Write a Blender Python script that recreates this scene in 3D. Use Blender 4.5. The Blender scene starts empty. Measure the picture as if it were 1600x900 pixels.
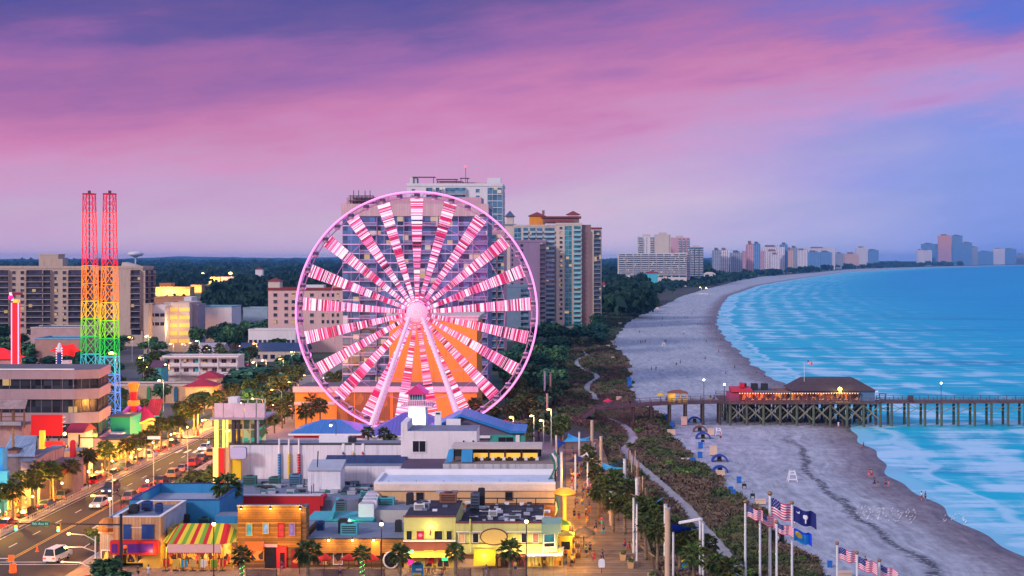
import bpy,math,random
from mathutils import Vector,Matrix
R = random.Random(11)
F,CX,CY,H = 2133.33,880.0,405.0,42.0      # lens in photo pixels, vanishing point, eye height
def GY(py,z=0.0): return (H - z) * F / (py - CY)
def PX(px,Y): return (px - CX) * Y / F
def PZ(py,Y): return H - (py - CY) * Y / F
sc = bpy.context.scene
COL = sc.collection
def srgb(r,g,b):
    def l(c):
        c /= 255.0
        return c / 12.92 if c <= .04045 else ((c + .055) / 1.055) ** 2.4
    return (l(r),l(g),l(b))

# ------------------------------------------------------------------ materials
def nn(nt,typ,**kw):
    n = nt.nodes.new(typ)
    for k,v in kw.items():
        if k in n.inputs.keys(): n.inputs[k].default_value = v
        else: setattr(n,k,v)
    return n
def lk(nt,a,b): nt.links.new(a,b)
def newmat(name):
    m = bpy.data.materials.new(name); m.use_nodes = True
    nt = m.node_tree; return m,nt,nt.nodes['Principled BSDF']
def math_n(nt,op,a,b=None,c=None,clamp=False):
    n = nt.nodes.new('ShaderNodeMath'); n.operation = op; n.use_clamp = clamp
    for i,v in enumerate((a,b,c)):
        if v is None: continue
        if isinstance(v,(int,float)): n.inputs[i].default_value = v
        else: nt.links.new(v,n.inputs[i])
    return n.outputs[0]
def mixc(nt,fac,a,b,mode='MIX'):
    n = nt.nodes.new('ShaderNodeMix'); n.data_type = 'RGBA'; n.blend_type = mode; n.clamp_factor = True
    for s,v in ((n.inputs['Factor'],fac),(n.inputs['A'],a),(n.inputs['B'],b)) if False else ((n.inputs[0],fac),(n.inputs[6],a),(n.inputs[7],b)):
        if isinstance(v,(int,float)): s.default_value = v
        elif isinstance(v,tuple): s.default_value = v if len(v) == 4 else (*v,1)
        else: nt.links.new(v,s)
    return n.outputs[2]
def noise(nt,vec,scale,detail=3,rough=.55):
    n = nn(nt,'ShaderNodeTexNoise',Scale=scale,Detail=detail,Roughness=rough)
    if vec is not None: lk(nt,vec,n.inputs['Vector'])
    return n.outputs['Fac']
def mapv(nt,vec,sx,sy,sz):
    n = nt.nodes.new('ShaderNodeVectorMath'); n.operation = 'MULTIPLY'
    lk(nt,vec,n.inputs[0]); n.inputs[1].default_value = (sx,sy,sz); return n.outputs[0]
def smooth(nt,v,a,b):
    n = nt.nodes.new('ShaderNodeMapRange'); n.interpolation_type = 'SMOOTHSTEP'; n.clamp = True
    lk(nt,v,n.inputs[0]); n.inputs[1].default_value = a; n.inputs[2].default_value = b; return n.outputs[0]
MATS = {}
def mat(name,col,rough=.75,var=.25,scale=.35,metal=0.,spec=.3,streak=.0,bump=0.,planks=None):
    """plain painted / masonry surface with mottling, fine grain and optional run-off streaks or boards"""
    if name in MATS: return MATS[name]
    m,nt,p = newmat(name)
    pos = nt.nodes.new('ShaderNodeNewGeometry').outputs['Position']
    big = noise(nt,pos,scale,4,.6); fine = noise(nt,pos,scale * 9,2,.6)
    k = math_n(nt,'ADD',math_n(nt,'MULTIPLY',math_n(nt,'SUBTRACT',big,.5),var * 2.4),math_n(nt,'MULTIPLY',math_n(nt,'SUBTRACT',fine,.5),var * 1.2))
    k = math_n(nt,'ADD',k,1.0)
    if streak:
        st = noise(nt,mapv(nt,pos,1.6,1.6,.09),1.0,4,.65)
        k = math_n(nt,'MULTIPLY',k,math_n(nt,'SUBTRACT',1.0,math_n(nt,'MULTIPLY',smooth(nt,st,.52,.72),streak)))
    if planks:
        ax,pitch,dark = planks
        s = nt.nodes.new('ShaderNodeSeparateXYZ'); lk(nt,pos,s.inputs[0])
        q = math_n(nt,'DIVIDE',s.outputs[ax],pitch)
        fr = math_n(nt,'FRACT',q)
        gap = math_n(nt,'LESS_THAN',fr,.14); gs = min(.5,dark * 1.4)
        w = nt.nodes.new('ShaderNodeTexWhiteNoise'); w.noise_dimensions = '1D'; lk(nt,math_n(nt,'FLOOR',q),w.inputs['W'])
        k = math_n(nt,'MULTIPLY',k,math_n(nt,'ADD',math_n(nt,'MULTIPLY',w.outputs['Value'],dark),1 - dark * .5))
        k = math_n(nt,'MULTIPLY',k,math_n(nt,'SUBTRACT',1.0,math_n(nt,'MULTIPLY',gap,gs)))
    v = nt.nodes.new('ShaderNodeVectorMath'); v.operation = 'SCALE'
    v.inputs[0].default_value = col[:3]; lk(nt,k,v.inputs[3])
    lk(nt,v.outputs[0],p.inputs['Base Color'])
    p.inputs['Roughness'].default_value = rough; p.inputs['Metallic'].default_value = metal
    p.inputs['Specular IOR Level'].default_value = spec
    if bump:
        b = nn(nt,'ShaderNodeBump',Strength=bump,Distance=.1); lk(nt,fine,b.inputs['Height']); lk(nt,b.outputs[0],p.inputs['Normal'])
    MATS[name] = m; return m
def glow(name,col,s):
    if name in MATS: return MATS[name]
    m,nt,p = newmat(name)
    p.inputs['Base Color'].default_value = (*[min(1,c) for c in col],1)
    p.inputs['Emission Color'].default_value = (*col,1); p.inputs['Emission Strength'].default_value = s
    MATS[name] = m; return m
def litshop(name,cols,s,scale=.9):
    """the lit interior of a shop seen through its front: goods of many colours, lamplight put into them as glow"""
    if name in MATS: return MATS[name]
    m,nt,p = newmat(name)
    pos = nt.nodes.new('ShaderNodeNewGeometry').outputs['Position']
    vo = nn(nt,'ShaderNodeTexVoronoi',Scale=scale); lk(nt,mapv(nt,pos,1.6,1.6,1.0),vo.inputs['Vector'])
    s_ = nt.nodes.new('ShaderNodeSeparateColor'); lk(nt,vo.outputs['Color'],s_.inputs[0])
    r = nt.nodes.new('ShaderNodeValToRGB'); r.color_ramp.interpolation = 'CONSTANT'; lk(nt,s_.outputs[0],r.inputs[0])
    e = r.color_ramp.elements
    for i,c in enumerate(cols):
        q = e[i] if i < 2 else e.new(i / len(cols))
        q.position = i / len(cols); q.color = (*c,1)
    lk(nt,r.outputs[0],p.inputs['Base Color']); lk(nt,r.outputs[0],p.inputs['Emission Color'])
    p.inputs['Emission Strength'].default_value = s; MATS[name] = m; return m
def glassm(name,col,rough=.12,spec=.6,var=.5,lit=0.):
    """window glass: dark panes that differ from room to room"""
    if name in MATS: return MATS[name]
    m,nt,p = newmat(name)
    pos = nt.nodes.new('ShaderNodeNewGeometry').outputs['Position']
    sn = nt.nodes.new('ShaderNodeVectorMath'); sn.operation = 'SNAP'; lk(nt,pos,sn.inputs[0]); sn.inputs[1].default_value = (1.7,9.0,1.45)
    vo = nt.nodes.new('ShaderNodeTexWhiteNoise'); lk(nt,sn.outputs[0],vo.inputs['Vector'])
    s_ = nt.nodes.new('ShaderNodeSeparateColor'); lk(nt,vo.outputs['Color'],s_.inputs[0])
    k = math_n(nt,'ADD',math_n(nt,'MULTIPLY',s_.outputs[0],var * 2),1 - var)
    v = nt.nodes.new('ShaderNodeVectorMath'); v.operation = 'SCALE'; v.inputs[0].default_value = col; lk(nt,k,v.inputs[3])
    lk(nt,v.outputs[0],p.inputs['Base Color']); p.inputs['Roughness'].default_value = rough; p.inputs['Specular IOR Level'].default_value = spec
    if lit:
        p.inputs['Emission Color'].default_value = (1,.62,.25,1)
        lk(nt,math_n(nt,'MULTIPLY',math_n(nt,'GREATER_THAN',s_.outputs[1],1 - lit),.55),p.inputs['Emission Strength'])
    MATS[name] = m; return m
def leafm(name,a,b,c=None,rough=.65):
    """foliage: each leaf clump its own shade between two greens, with a few of a third tone"""
    if name in MATS: return MATS[name]
    m,nt,p = newmat(name)
    g = nt.nodes.new('ShaderNodeNewGeometry')
    r = g.outputs['Random Per Island']
    oi = nt.nodes.new('ShaderNodeObjectInfo')
    n = noise(nt,g.outputs['Position'],.22,3)
    k = math_n(nt,'ADD',math_n(nt,'MULTIPLY',r,.6),math_n(nt,'MULTIPLY',smooth(nt,n,.3,.7),.4))
    col = mixc(nt,k,a,b)
    if c: col = mixc(nt,math_n(nt,'MULTIPLY',math_n(nt,'GREATER_THAN',math_n(nt,'FRACT',math_n(nt,'MULTIPLY',r,7.3)),.86),.8),col,c)
    h = nt.nodes.new('ShaderNodeHueSaturation'); lk(nt,col,h.inputs['Color'])
    lk(nt,math_n(nt,'ADD',math_n(nt,'MULTIPLY',oi.outputs['Random'],.06),.47),h.inputs['Hue'])
    lk(nt,math_n(nt,'ADD',math_n(nt,'MULTIPLY',oi.outputs['Random'],.7),.65),h.inputs['Value'])
    lk(nt,h.outputs[0],p.inputs['Base Color']); p.inputs['Roughness'].default_value = rough; p.inputs['Specular IOR Level'].default_value = .2
    MATS[name] = m; return m

# ------------------------------------------------------------------ mesh building
class B:
    def __init__(s): s.v = []; s.f = []; s.mi = []; s.m = []
    def _m(s,m):
        if m not in s.m: s.m.append(m)
        return s.m.index(m)
    def poly(s,pts,m):
        i = len(s.v); s.v += [tuple(p) for p in pts]; s.f.append(tuple(range(i,i + len(pts)))); s.mi.append(s._m(m))
    def faces(s,pts,fs,m):
        i = len(s.v); s.v += [tuple(p) for p in pts]; k = s._m(m)
        for f in fs: s.f.append(tuple(i + a for a in f)); s.mi.append(k)
    def box(s,x0,x1,y0,y1,z0,z1,m,top=None):
        P = [(x0,y0,z0),(x1,y0,z0),(x1,y1,z0),(x0,y1,z0),(x0,y0,z1),(x1,y0,z1),(x1,y1,z1),(x0,y1,z1)]
        s.faces(P,[(0,3,2,1),(0,1,5,4),(1,2,6,5),(2,3,7,6),(3,0,4,7)],m)
        s.faces(P[4:],[(0,1,2,3)],top or m)
    def tube(s,p,q,r0,m,r1=None,n=6,cap=True):
        p,q = Vector(p),Vector(q); d = q - p
        if d.length < 1e-6: return
        d.normalize(); a = d.orthogonal().normalized(); b = d.cross(a); r1 = r0 if r1 is None else r1
        P = []
        for c,r in ((p,r0),(q,r1)):
            for k in range(n):
                t = 2 * math.pi * k / n; P.append(c + a * (r * math.cos(t)) + b * (r * math.sin(t)))
        fs = [(k,(k + 1) % n,n + (k + 1) % n,n + k) for k in range(n)]
        if cap: fs += [tuple(range(n - 1,-1,-1)),tuple(range(n,2 * n))]
        s.faces(P,fs,m)
    def path(s,pts,r,m,n=6,closed=False,radii=None):
        pts = [Vector(p) for p in pts]; N = len(pts); P = []; up = None
        for i,p in enumerate(pts):
            if closed: d = pts[(i + 1) % N] - pts[i - 1]
            else: d = pts[min(i + 1,N - 1)] - pts[max(i - 1,0)]
            d.normalize()
            a = d.orthogonal() if up is None else up - d * up.dot(d)
            a.normalize(); up = a; b = d.cross(a); rr = radii[i] if radii else r
            for k in range(n):
                t = 2 * math.pi * k / n; P.append(p + a * (rr * math.cos(t)) + b * (rr * math.sin(t)))
        fs = []
        for i in range(N if closed else N - 1):
            j = (i + 1) % N
            for k in range(n): fs.append((i * n + k,i * n + (k + 1) % n,j * n + (k + 1) % n,j * n + k))
        if not closed: fs += [tuple(range(n - 1,-1,-1)),tuple(range((N - 1) * n,N * n))]
        s.faces(P,fs,m)
    def lathe(s,c,prof,m,n=12):
        cx,cy,cz = c; P = []
        for r,z in prof:
            for k in range(n):
                t = 2 * math.pi * k / n; P.append((cx + r * math.cos(t),cy + r * math.sin(t),cz + z))
        fs = []
        for i in range(len(prof) - 1):
            for k in range(n): fs.append((i * n + k,i * n + (k + 1) % n,(i + 1) * n + (k + 1) % n,(i + 1) * n + k))
        fs += [tuple(range(n - 1,-1,-1)),tuple(range((len(prof) - 1) * n,len(prof) * n))]
        s.faces(P,fs,m)
    def ball(s,c,r,m,n=8,sz=1.0):
        s.lathe(c,[(r * math.sin(math.pi * k / n) + .001,-r * sz * math.cos(math.pi * k / n)) for k in range(n + 1)],m,n)
    def prism(s,poly,y0,y1,m,m2=None):
        """polygon in (x, z), counter-clockwise seen from -Y, extruded along Y"""
        n = len(poly); P = [(x,y0,z) for x,z in poly] + [(x,y1,z) for x,z in poly]
        s.faces(P,[tuple(range(n)),tuple(range(2 * n - 1,n - 1,-1))],m)
        s.faces(P,[((k + 1) % n,k,n + k,n + (k + 1) % n) for k in range(n)],m2 or m)
    def prismx(s,poly,x0,x1,m,m2=None):
        n = len(poly); P = [(x0,y,z) for y,z in poly] + [(x1,y,z) for y,z in poly]
        s.faces(P,[tuple(range(n - 1,-1,-1)),tuple(range(n,2 * n))],m)
        s.faces(P,[(k,(k + 1) % n,n + (k + 1) % n,n + k) for k in range(n)],m2 or m)
    def hip(s,x0,x1,y0,y1,z0,z1,m,ov=.5,rx=None,ry=None):
        x0 -= ov; x1 += ov; y0 -= ov; y1 += ov
        d = min(x1 - x0,y1 - y0) * .5
        if x1 - x0 >= y1 - y0: a,b = (x0 + d * .98,(y0 + y1) / 2,z1),(x1 - d * .98,(y0 + y1) / 2,z1)
        else: a,b = ((x0 + x1) / 2,y0 + d * .98,z1),((x0 + x1) / 2,y1 - d * .98,z1)
        e = .12
        P = [(x0,y0,z0),(x1,y0,z0),(x1,y1,z0),(x0,y1,z0),(x0,y0,z0 + e),(x1,y0,z0 + e),(x1,y1,z0 + e),(x0,y1,z0 + e),a,b]
        fs = [(0,3,2,1),(0,1,5,4),(1,2,6,5),(2,3,7,6),(3,0,4,7)]
        if x1 - x0 >= y1 - y0: fs += [(4,5,9,8),(6,7,8,9),(5,6,9),(7,4,8)]
        else: fs += [(4,5,8),(5,6,9,8),(6,7,9),(7,4,8,9)]
        s.faces(P,fs,m)
    def mesh(s,name,o=(0,0,0),smooth=False):
        me = bpy.data.meshes.new(name)
        ox,oy,oz = o
        me.from_pydata([(x - ox,y - oy,z - oz) for x,y,z in s.v],[],s.f)
        for m in s.m: me.materials.append(m)
        me.polygons.foreach_set('material_index',s.mi)
        if smooth: me.polygons.foreach_set('use_smooth',[True] * len(s.f))
        me.update(); return me
def link(name,data,parent=None):
    o = bpy.data.objects.new(name,data); COL.objects.link(o)
    if parent is not None: o.parent = parent
    return o
def tag(o,label=None,cat=None,group=None,kind=None):
    if label: o['label'] = label
    if cat: o['category'] = cat
    if group: o['group'] = group
    if kind: o['kind'] = kind
    return o
class T:
    """a thing: an Empty at its base; parts are given in world coordinates (or local ones when local=True)"""
    def __init__(s,name,label,cat,loc,group=None,rot=0.,local=False):
        s.e = link(name,None); s.e.location = loc; s.e.rotation_euler = (0,0,rot); s.e.empty_display_size = .5
        tag(s.e,label,cat,group); s.o = (0,0,0) if local else tuple(loc)
    def add(s,name,b,parent=None,label=None,smooth=False,kind=None):
        o = link(name,b.mesh(name,s.o,smooth),parent or s.e)
        if label: o['label'] = label
        if kind: o['kind'] = kind
        return o
    def box(s,name,x0,x1,y0,y1,z0,z1,m,parent=None,top=None,label=None):
        b = B(); b.box(x0,x1,y0,y1,z0,z1,m,top); return s.add(name,b,parent,label)
    def rep(s,name,me,locs,parent=None,most=100):
        """copies of one part mesh (centred on its own origin); those past the limit become one part"""
        for p in locs[:most]:
            o = link(name,me,parent or s.e); o.location = (p[0] - s.o[0],p[1] - s.o[1],p[2] - s.o[2])
            if len(p) > 3: o.rotation_euler = (0,0,p[3])
        if len(locs) > most:
            V,Fc,MI = [],[],[]
            for p in locs[most:]:
                i = len(V); c,sn = (math.cos(p[3]),math.sin(p[3])) if len(p) > 3 else (1,0)
                V += [(v.co.x * c - v.co.y * sn + p[0] - s.o[0],v.co.x * sn + v.co.y * c + p[1] - s.o[1],v.co.z + p[2] - s.o[2]) for v in me.vertices]
                for q in me.polygons: Fc.append([i + k for k in q.vertices]); MI.append(q.material_index)
            m2 = bpy.data.meshes.new(name); m2.from_pydata(V,[],Fc)
            for m in me.materials: m2.materials.append(m)
            m2.polygons.foreach_set('material_index',MI)
            link(name,m2,parent or s.e)['kind'] = 'stuff'
def solo(b,name,label=None,cat=None,group=None,kind=None,smooth=False,loc=None):
    if loc is None:
        xs = [p[0] for p in b.v]; ys = [p[1] for p in b.v]
        loc = ((min(xs) + max(xs)) / 2,(min(ys) + max(ys)) / 2,min(p[2] for p in b.v))
    o = link(name,b.mesh(name,loc,smooth)); o.location = loc
    return tag(o,label,cat,group,kind)
def kids(o): return [c for c in o.children]
def dup(o,loc,rz=0.,sca=1.,label=None,group=None,parent=None):
    c = o.copy(); COL.objects.link(c)
    if parent is not None: c.parent = parent
    else:
        c.location = loc; c.rotation_euler = (0,0,rz); c.scale = (sca,sca,sca) if isinstance(sca,(int,float)) else sca
        if label: c['label'] = label
        if group: c['group'] = group
    for k in kids(o): dup(k,None,parent=c)
    return c
def repaint(o,slot,m):
    o.material_slots[slot].link = 'OBJECT'; o.material_slots[slot].material = m
def lamp(loc,col,power,rad=.25,parent=None,name='lamp_light'):
    l = bpy.data.lights.new(name,'POINT'); l.color = col; l.energy = power * (.6 if power < 700 else 1); l.shadow_soft_size = rad
    o = bpy.data.objects.new(name,l); COL.objects.link(o); o.location = loc
    if parent is not None:
        o.parent = parent; o.location = Vector(loc) - Vector(parent.location)
    return o
SOD = (1.0,.40,.07); WARM = (1.0,.56,.18); COOL = (.85,.95,1.0)
HAZE = 5.5e-5
# ------------------------------------------------------------------ camera, world, sun, haze
cam = bpy.data.cameras.new('camera'); co = bpy.data.objects.new('camera',cam); COL.objects.link(co)
co.location = (0,0,H); co.rotation_euler = (math.pi / 2,0,0)
cam.sensor_width = 36; cam.lens = 48; cam.shift_x = -80 / 1600; cam.shift_y = -45 / 1600
cam.clip_start = 1; cam.clip_end = 60000
sc.camera = co
w = bpy.data.worlds.new('World'); sc.world = w; w.use_nodes = True
nt = w.node_tree; nt.nodes.clear()
SUN_EL,SUN_AZ = math.radians(27),math.radians(226)      # low in the west, behind and to the left of the camera
tc = nt.nodes.new('ShaderNodeTexCoord').outputs['Generated']
sp = nt.nodes.new('ShaderNodeSeparateXYZ'); lk(nt,tc,sp.inputs[0]); x,y,z = sp.outputs
rr = math_n(nt,'MAXIMUM',math_n(nt,'SQRT',math_n(nt,'ADD',math_n(nt,'MULTIPLY',x,x),math_n(nt,'MULTIPLY',y,y))),.05)
v = math_n(nt,'DIVIDE',z,rr)
u = math_n(nt,'MINIMUM',math_n(nt,'MAXIMUM',math_n(nt,'DIVIDE',x,math_n(nt,'MAXIMUM',y,.3)),-.7),.7)
cb = nt.nodes.new('ShaderNodeCombineXYZ'); lk(nt,x,cb.inputs[0]); lk(nt,y,cb.inputs[1]); lk(nt,math_n(nt,'SUBTRACT',z,math_n(nt,'MULTIPLY',x,.12)),cb.inputs[2]); tl = cb.outputs[0]
n1 = math_n(nt,'SUBTRACT',noise(nt,mapv(nt,tl,2.4,2.4,10),1.5,4,.5),.5)
n2 = math_n(nt,'SUBTRACT',noise(nt,mapv(nt,tl,4,4,24),1.5,8,.66),.5)
wv = math_n(nt,'SUBTRACT',v,math_n(nt,'MULTIPLY',u,.085))
wv = math_n(nt,'ADD',wv,math_n(nt,'MULTIPLY',n1,.115))
wv = math_n(nt,'ADD',wv,math_n(nt,'MULTIPLY',n2,.1))
rm = nt.nodes.new('ShaderNodeValToRGB'); e = rm.color_ramp.elements
lk(nt,math_n(nt,'DIVIDE',math_n(nt,'ADD',wv,.05),.35),rm.inputs[0])
stops = [(-.05,(150,165,222)),(-.01,(192,182,218)),(.03,(202,174,208)),(.065,(194,152,198)),(.095,(202,136,186)),(.122,(196,112,168)),(.145,(170,96,162)),(.168,(142,84,158)),(.19,(98,68,146)),(.215,(70,58,144)),(.25,(60,72,164)),(.29,(80,100,180))]
for i,(p,c) in enumerate(stops):
    q = e[i] if i < 2 else e.new((p + .05) / .35)
    q.position = (p + .05) / .35; q.color = (*srgb(*c),1)
blu = math_n(nt,'MULTIPLY',smooth(nt,math_n(nt,'ADD',u,math_n(nt,'MULTIPLY',n1,.35)),.0,.36),.82)
band = smooth(nt,math_n(nt,'ABSOLUTE',math_n(nt,'SUBTRACT',wv,.128)),.0,.07)    # the pink streak keeps its colour
skyc = mixc(nt,math_n(nt,'MULTIPLY',blu,band),rm.outputs[0],(*srgb(80,128,224),1))
tr_ = math_n(nt,'MULTIPLY',smooth(nt,math_n(nt,'ADD',u,math_n(nt,'MULTIPLY',n1,.5)),-.05,.42),smooth(nt,math_n(nt,'ADD',v,math_n(nt,'MULTIPLY',math_n(nt,'ADD',n1,n2),.2)),.11,.215))
skyc = mixc(nt,math_n(nt,'MULTIPLY',tr_,.9),skyc,(*srgb(66,92,196),1))
hi = smooth(nt,v,.2,.7)
k = math_n(nt,'ADD',1.0,math_n(nt,'MULTIPLY',n2,.35))
sv = nt.nodes.new('ShaderNodeVectorMath'); sv.operation = 'SCALE'; lk(nt,skyc,sv.inputs[0]); lk(nt,k,sv.inputs[3]); skyc = sv.outputs[0]
skyc = mixc(nt,hi,skyc,(.31,.43,.80,1))
bk = smooth(nt,math_n(nt,'MULTIPLY',y,-1.0),-.25,.6)
skyc = mixc(nt,math_n(nt,'MULTIPLY',bk,.9),skyc,(.62,.56,.78,1))
bg = nt.nodes.new('ShaderNodeBackground'); lk(nt,skyc,bg.inputs[0]); bg.inputs[1].default_value = 1.0
st = nt.nodes.new('ShaderNodeTexSky'); st.sky_type = 'NISHITA'; st.sun_disc = False; st.sun_elevation = SUN_EL; st.sun_rotation = SUN_AZ
bg2 = nt.nodes.new('ShaderNodeBackground'); lk(nt,st.outputs[0],bg2.inputs[0]); bg2.inputs[1].default_value = .012
ad = nt.nodes.new('ShaderNodeAddShader'); lk(nt,bg.outputs[0],ad.inputs[0]); lk(nt,bg2.outputs[0],ad.inputs[1])
wo = nt.nodes.new('ShaderNodeOutputWorld'); lk(nt,ad.outputs[0],wo.inputs[0])
sl = bpy.data.lights.new('sun','SUN'); sl.energy = 2.1; sl.angle = math.radians(10); sl.color = (1,.90,.90)
so = bpy.data.objects.new('sun',sl); COL.objects.link(so)
sd = Vector((math.sin(SUN_AZ) * math.cos(SUN_EL),math.cos(SUN_AZ) * math.cos(SUN_EL),math.sin(SUN_EL)))
so.rotation_euler = (-sd).to_track_quat('-Z','Y').to_euler()
sc.view_settings.view_transform = 'Standard'; sc.view_settings.look = 'None'; sc.view_settings.exposure = 0.0; sc.view_settings.gamma = 1
sc.cycles.use_denoising = True
try: sc.cycles.denoiser = 'OPENIMAGEDENOISE'
except Exception: pass
sc.cycles.max_bounces = 5; sc.cycles.diffuse_bounces = 2; sc.cycles.glossy_bounces = 2; sc.cycles.transmission_bounces = 3
sc.cycles.volume_bounces = 0; sc.cycles.transparent_max_bounces = 6; sc.cycles.sample_clamp_indirect = 4.0
hz = B(); hzm = bpy.data.materials.new('haze'); hzm.use_nodes = True; hn = hzm.node_tree; hn.nodes.clear()
pv = nn(hn,'ShaderNodeVolumePrincipled',Density=HAZE,Anisotropy=0.0); pv.inputs['Color'].default_value = (.15,.46,1.0,1)
ho = hn.nodes.new('ShaderNodeOutputMaterial'); lk(hn,pv.outputs[0],ho.inputs['Volume'])
hz.box(-14200,14200,-300,15300,-6,91,hzm)
solo(hz,'haze',kind='stuff')

# ------------------------------------------------------------------ ground sheets
def interp(tab,q):
    if q <= tab[0][0]: return tab[0][1]
    for (a,va),(b,vb) in zip(tab,tab[1:]):
        if q <= b: return va + (vb - va) * (q - a) / (b - a)
    return tab[-1][1]
def gtab(px): return sorted((GY(y),PX(x,GY(y))) for x,y in px)
WAT = gtab([(1600,860),(1560,835),(1520,815),(1490,800),(1450,776),(1422,758),(1402,738),(1380,715),(1356,692),(1343,672),(1300,645),(1262,618),(1212,590),(1182,570),(1158,548),(1136,528),(1121,505),(1126,480),(1140,462),(1185,446),(1250,435),(1320,425),(1450,418),(1600,414.2)])
WAT = [(-200,64),(150,65)] + WAT + [(15000,6500)]
VEG = gtab([(1290,900),(1232,850),(1192,805),(1150,770),(1112,742),(1086,715),(1062,700),(1052,680),(1046,665),(1040,650),(1000,636),(988,618),(986,600),(982,582),(984,566),(968,552),(956,540),(962,525),(978,506),(1004,490),(1042,475),(1066,463),(1098,453),(1145,441),(1190,432.5),(1262,427),(1330,420.5),(1455,416.6),(1600,413.6)])
VEG = [(-200,36),(150,37)] + VEG + [(15000,6400)]
def wat(Y): return interp(WAT,Y) + .9 * math.sin(Y / 9.0) + .6 * math.sin(Y / 3.7 + 1)
def veg(Y): return interp(VEG,Y) + .8 * math.sin(Y / 6.1 + 2) + .5 * math.sin(Y / 2.7)
ROWS = [-200,-100,0,60,120]
q = 140.0
while q < 15000: ROWS.append(q); q += max(1.0,q * q / 60000.0)
ROWS.append(15000)
def attr(o,name,vals):
    a = o.data.attributes.new(name,'FLOAT','POINT'); a.data.foreach_set('value',vals)
def sheet(name,rows,colf,zf,m,attrs):
    """a sheet with one row of points per distance Y; colf(Y) gives the X of each column"""
    V,Fc = [],[]; A = {k: [] for k in attrs}; n = None
    for Y in rows:
        xs = colf(Y); n = len(xs)
        for X in xs:
            V.append((X,Y,zf(X,Y)))
            for k,f in attrs.items(): A[k].append(f(X,Y))
    for i in range(len(rows) - 1):
        for j in range(n - 1): a = i * n + j; Fc.append((a,a + 1,a + n + 1,a + n))
    me = bpy.data.meshes.new(name); me.from_pydata(V,[],Fc); me.materials.append(m)
    me.polygons.foreach_set('use_smooth',[True] * len(Fc)); o = link(name,me); tag(o,kind='structure')
    for k in A: attr(o,k,A[k])
    return o
# land: scrub, lawns and paved lots
m,nt,p = newmat('land')
pos = nt.nodes.new('ShaderNodeNewGeometry').outputs['Position']
a = smooth(nt,noise(nt,pos,.012,4),.45,.6); b_ = noise(nt,pos,.3,4)
c = mixc(nt,a,(.025,.05,.026,1),(.07,.068,.075,1)); c = mixc(nt,smooth(nt,b_,.35,.75),c,(.05,.07,.04,1))
lk(nt,c,p.inputs['Base Color']); p.inputs['Roughness'].default_value = .95
g = B(); g.poly([(-14000,-250,-.02),(14000,-250,-.02),(14000,15000,-.02),(-14000,15000,-.02)],m)
LAND = m
sheet('ground',ROWS,lambda Y: [-14000,-3000,-600,-120,-66,-20,14,max(15,veg(Y) - 6),veg(Y) + 1.5],lambda X,Y: -.02,m,{})
# sand
m,nt,p = newmat('sand')
geo = nt.nodes.new('ShaderNodeNewGeometry'); pos = geo.outputs['Position']
t = nt.nodes.new('ShaderNodeAttribute'); t.attribute_name = 'shore'; t = t.outputs['Fac']
n_a = noise(nt,mapv(nt,pos,1,.35,1),.12,5,.6); n_b = noise(nt,pos,1.5,7,.78); n_c = noise(nt,mapv(nt,pos,.3,1,1),.5,6,.7)
c = mixc(nt,smooth(nt,n_a,.3,.7),(.33,.34,.395,1),(.43,.435,.48,1))
c = mixc(nt,math_n(nt,'MULTIPLY',smooth(nt,n_b,.48,.66),.7),c,(.24,.245,.29,1))
tw = math_n(nt,'ADD',t,math_n(nt,'MULTIPLY',math_n(nt,'SUBTRACT',n_c,.5),11))
c = mixc(nt,math_n(nt,'SUBTRACT',1,smooth(nt,tw,4,15)),c,(.215,.18,.21,1))          # damp sand
c = mixc(nt,math_n(nt,'MULTIPLY',.85,math_n(nt,'SUBTRACT',1,smooth(nt,tw,-2,5))),c,(.06,.047,.058,1))     # wet edge
tr = math_n(nt,'ADD',t,math_n(nt,'MULTIPLY',math_n(nt,'SUBTRACT',noise(nt,mapv(nt,pos,1,.5,1),.16,4,.6),.5),6))
sp = nt.nodes.new('ShaderNodeSeparateXYZ'); lk(nt,pos,sp.inputs[0])
wr = math_n(nt,'MULTIPLY',math_n(nt,'SUBTRACT',1,smooth(nt,math_n(nt,'ABSOLUTE',math_n(nt,'SUBTRACT',tr,17)),.3,1.5)),smooth(nt,noise(nt,pos,.9,5,.7),.36,.54))
wr = math_n(nt,'MULTIPLY',wr,math_n(nt,'SUBTRACT',1,smooth(nt,sp.outputs[1],300,345)))
c = mixc(nt,math_n(nt,'MULTIPLY',wr,.9),c,(.05,.048,.07,1))                                # the line of wrack
n_d = noise(nt,mapv(nt,pos,.55,.22,1),1,6,.68)
sv = nt.nodes.new('ShaderNodeVectorMath'); sv.operation = 'SCALE'; lk(nt,c,sv.inputs[0]); cb = nt.nodes.new('ShaderNodeCombineXYZ'); lk(nt,t,cb.inputs[0]); lk(nt,sp.outputs[1],cb.inputs[1])
n_e = noise(nt,mapv(nt,cb.outputs[0],.9,.018,1),1,5,.7)
lk(nt,math_n(nt,'ADD',math_n(nt,'ADD',.55,math_n(nt,'MULTIPLY',smooth(nt,n_e,.3,.7),.3)),math_n(nt,'ADD',math_n(nt,'MULTIPLY',smooth(nt,n_d,.34,.66),.38),math_n(nt,'MULTIPLY',smooth(nt,n_b,.4,.6),.22))),sv.inputs[3]); c = sv.outputs[0]
lk(nt,c,p.inputs['Base Color'])
lk(nt,math_n(nt,'ADD',math_n(nt,'MULTIPLY',smooth(nt,tw,0,5),.45),.4),p.inputs['Roughness']); p.inputs['Specular IOR Level'].default_value = .2
bp = nn(nt,'ShaderNodeBump',Strength=.6,Distance=.12); lk(nt,n_b,bp.inputs['Height']); lk(nt,bp.outputs[0],p.inputs['Normal'])
def sandz(X,Y):
    t = wat(Y) - X
    return max(-1.6,min(.012 + .004 * math.sin(X * .7),-.42 + .024 * t))
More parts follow.
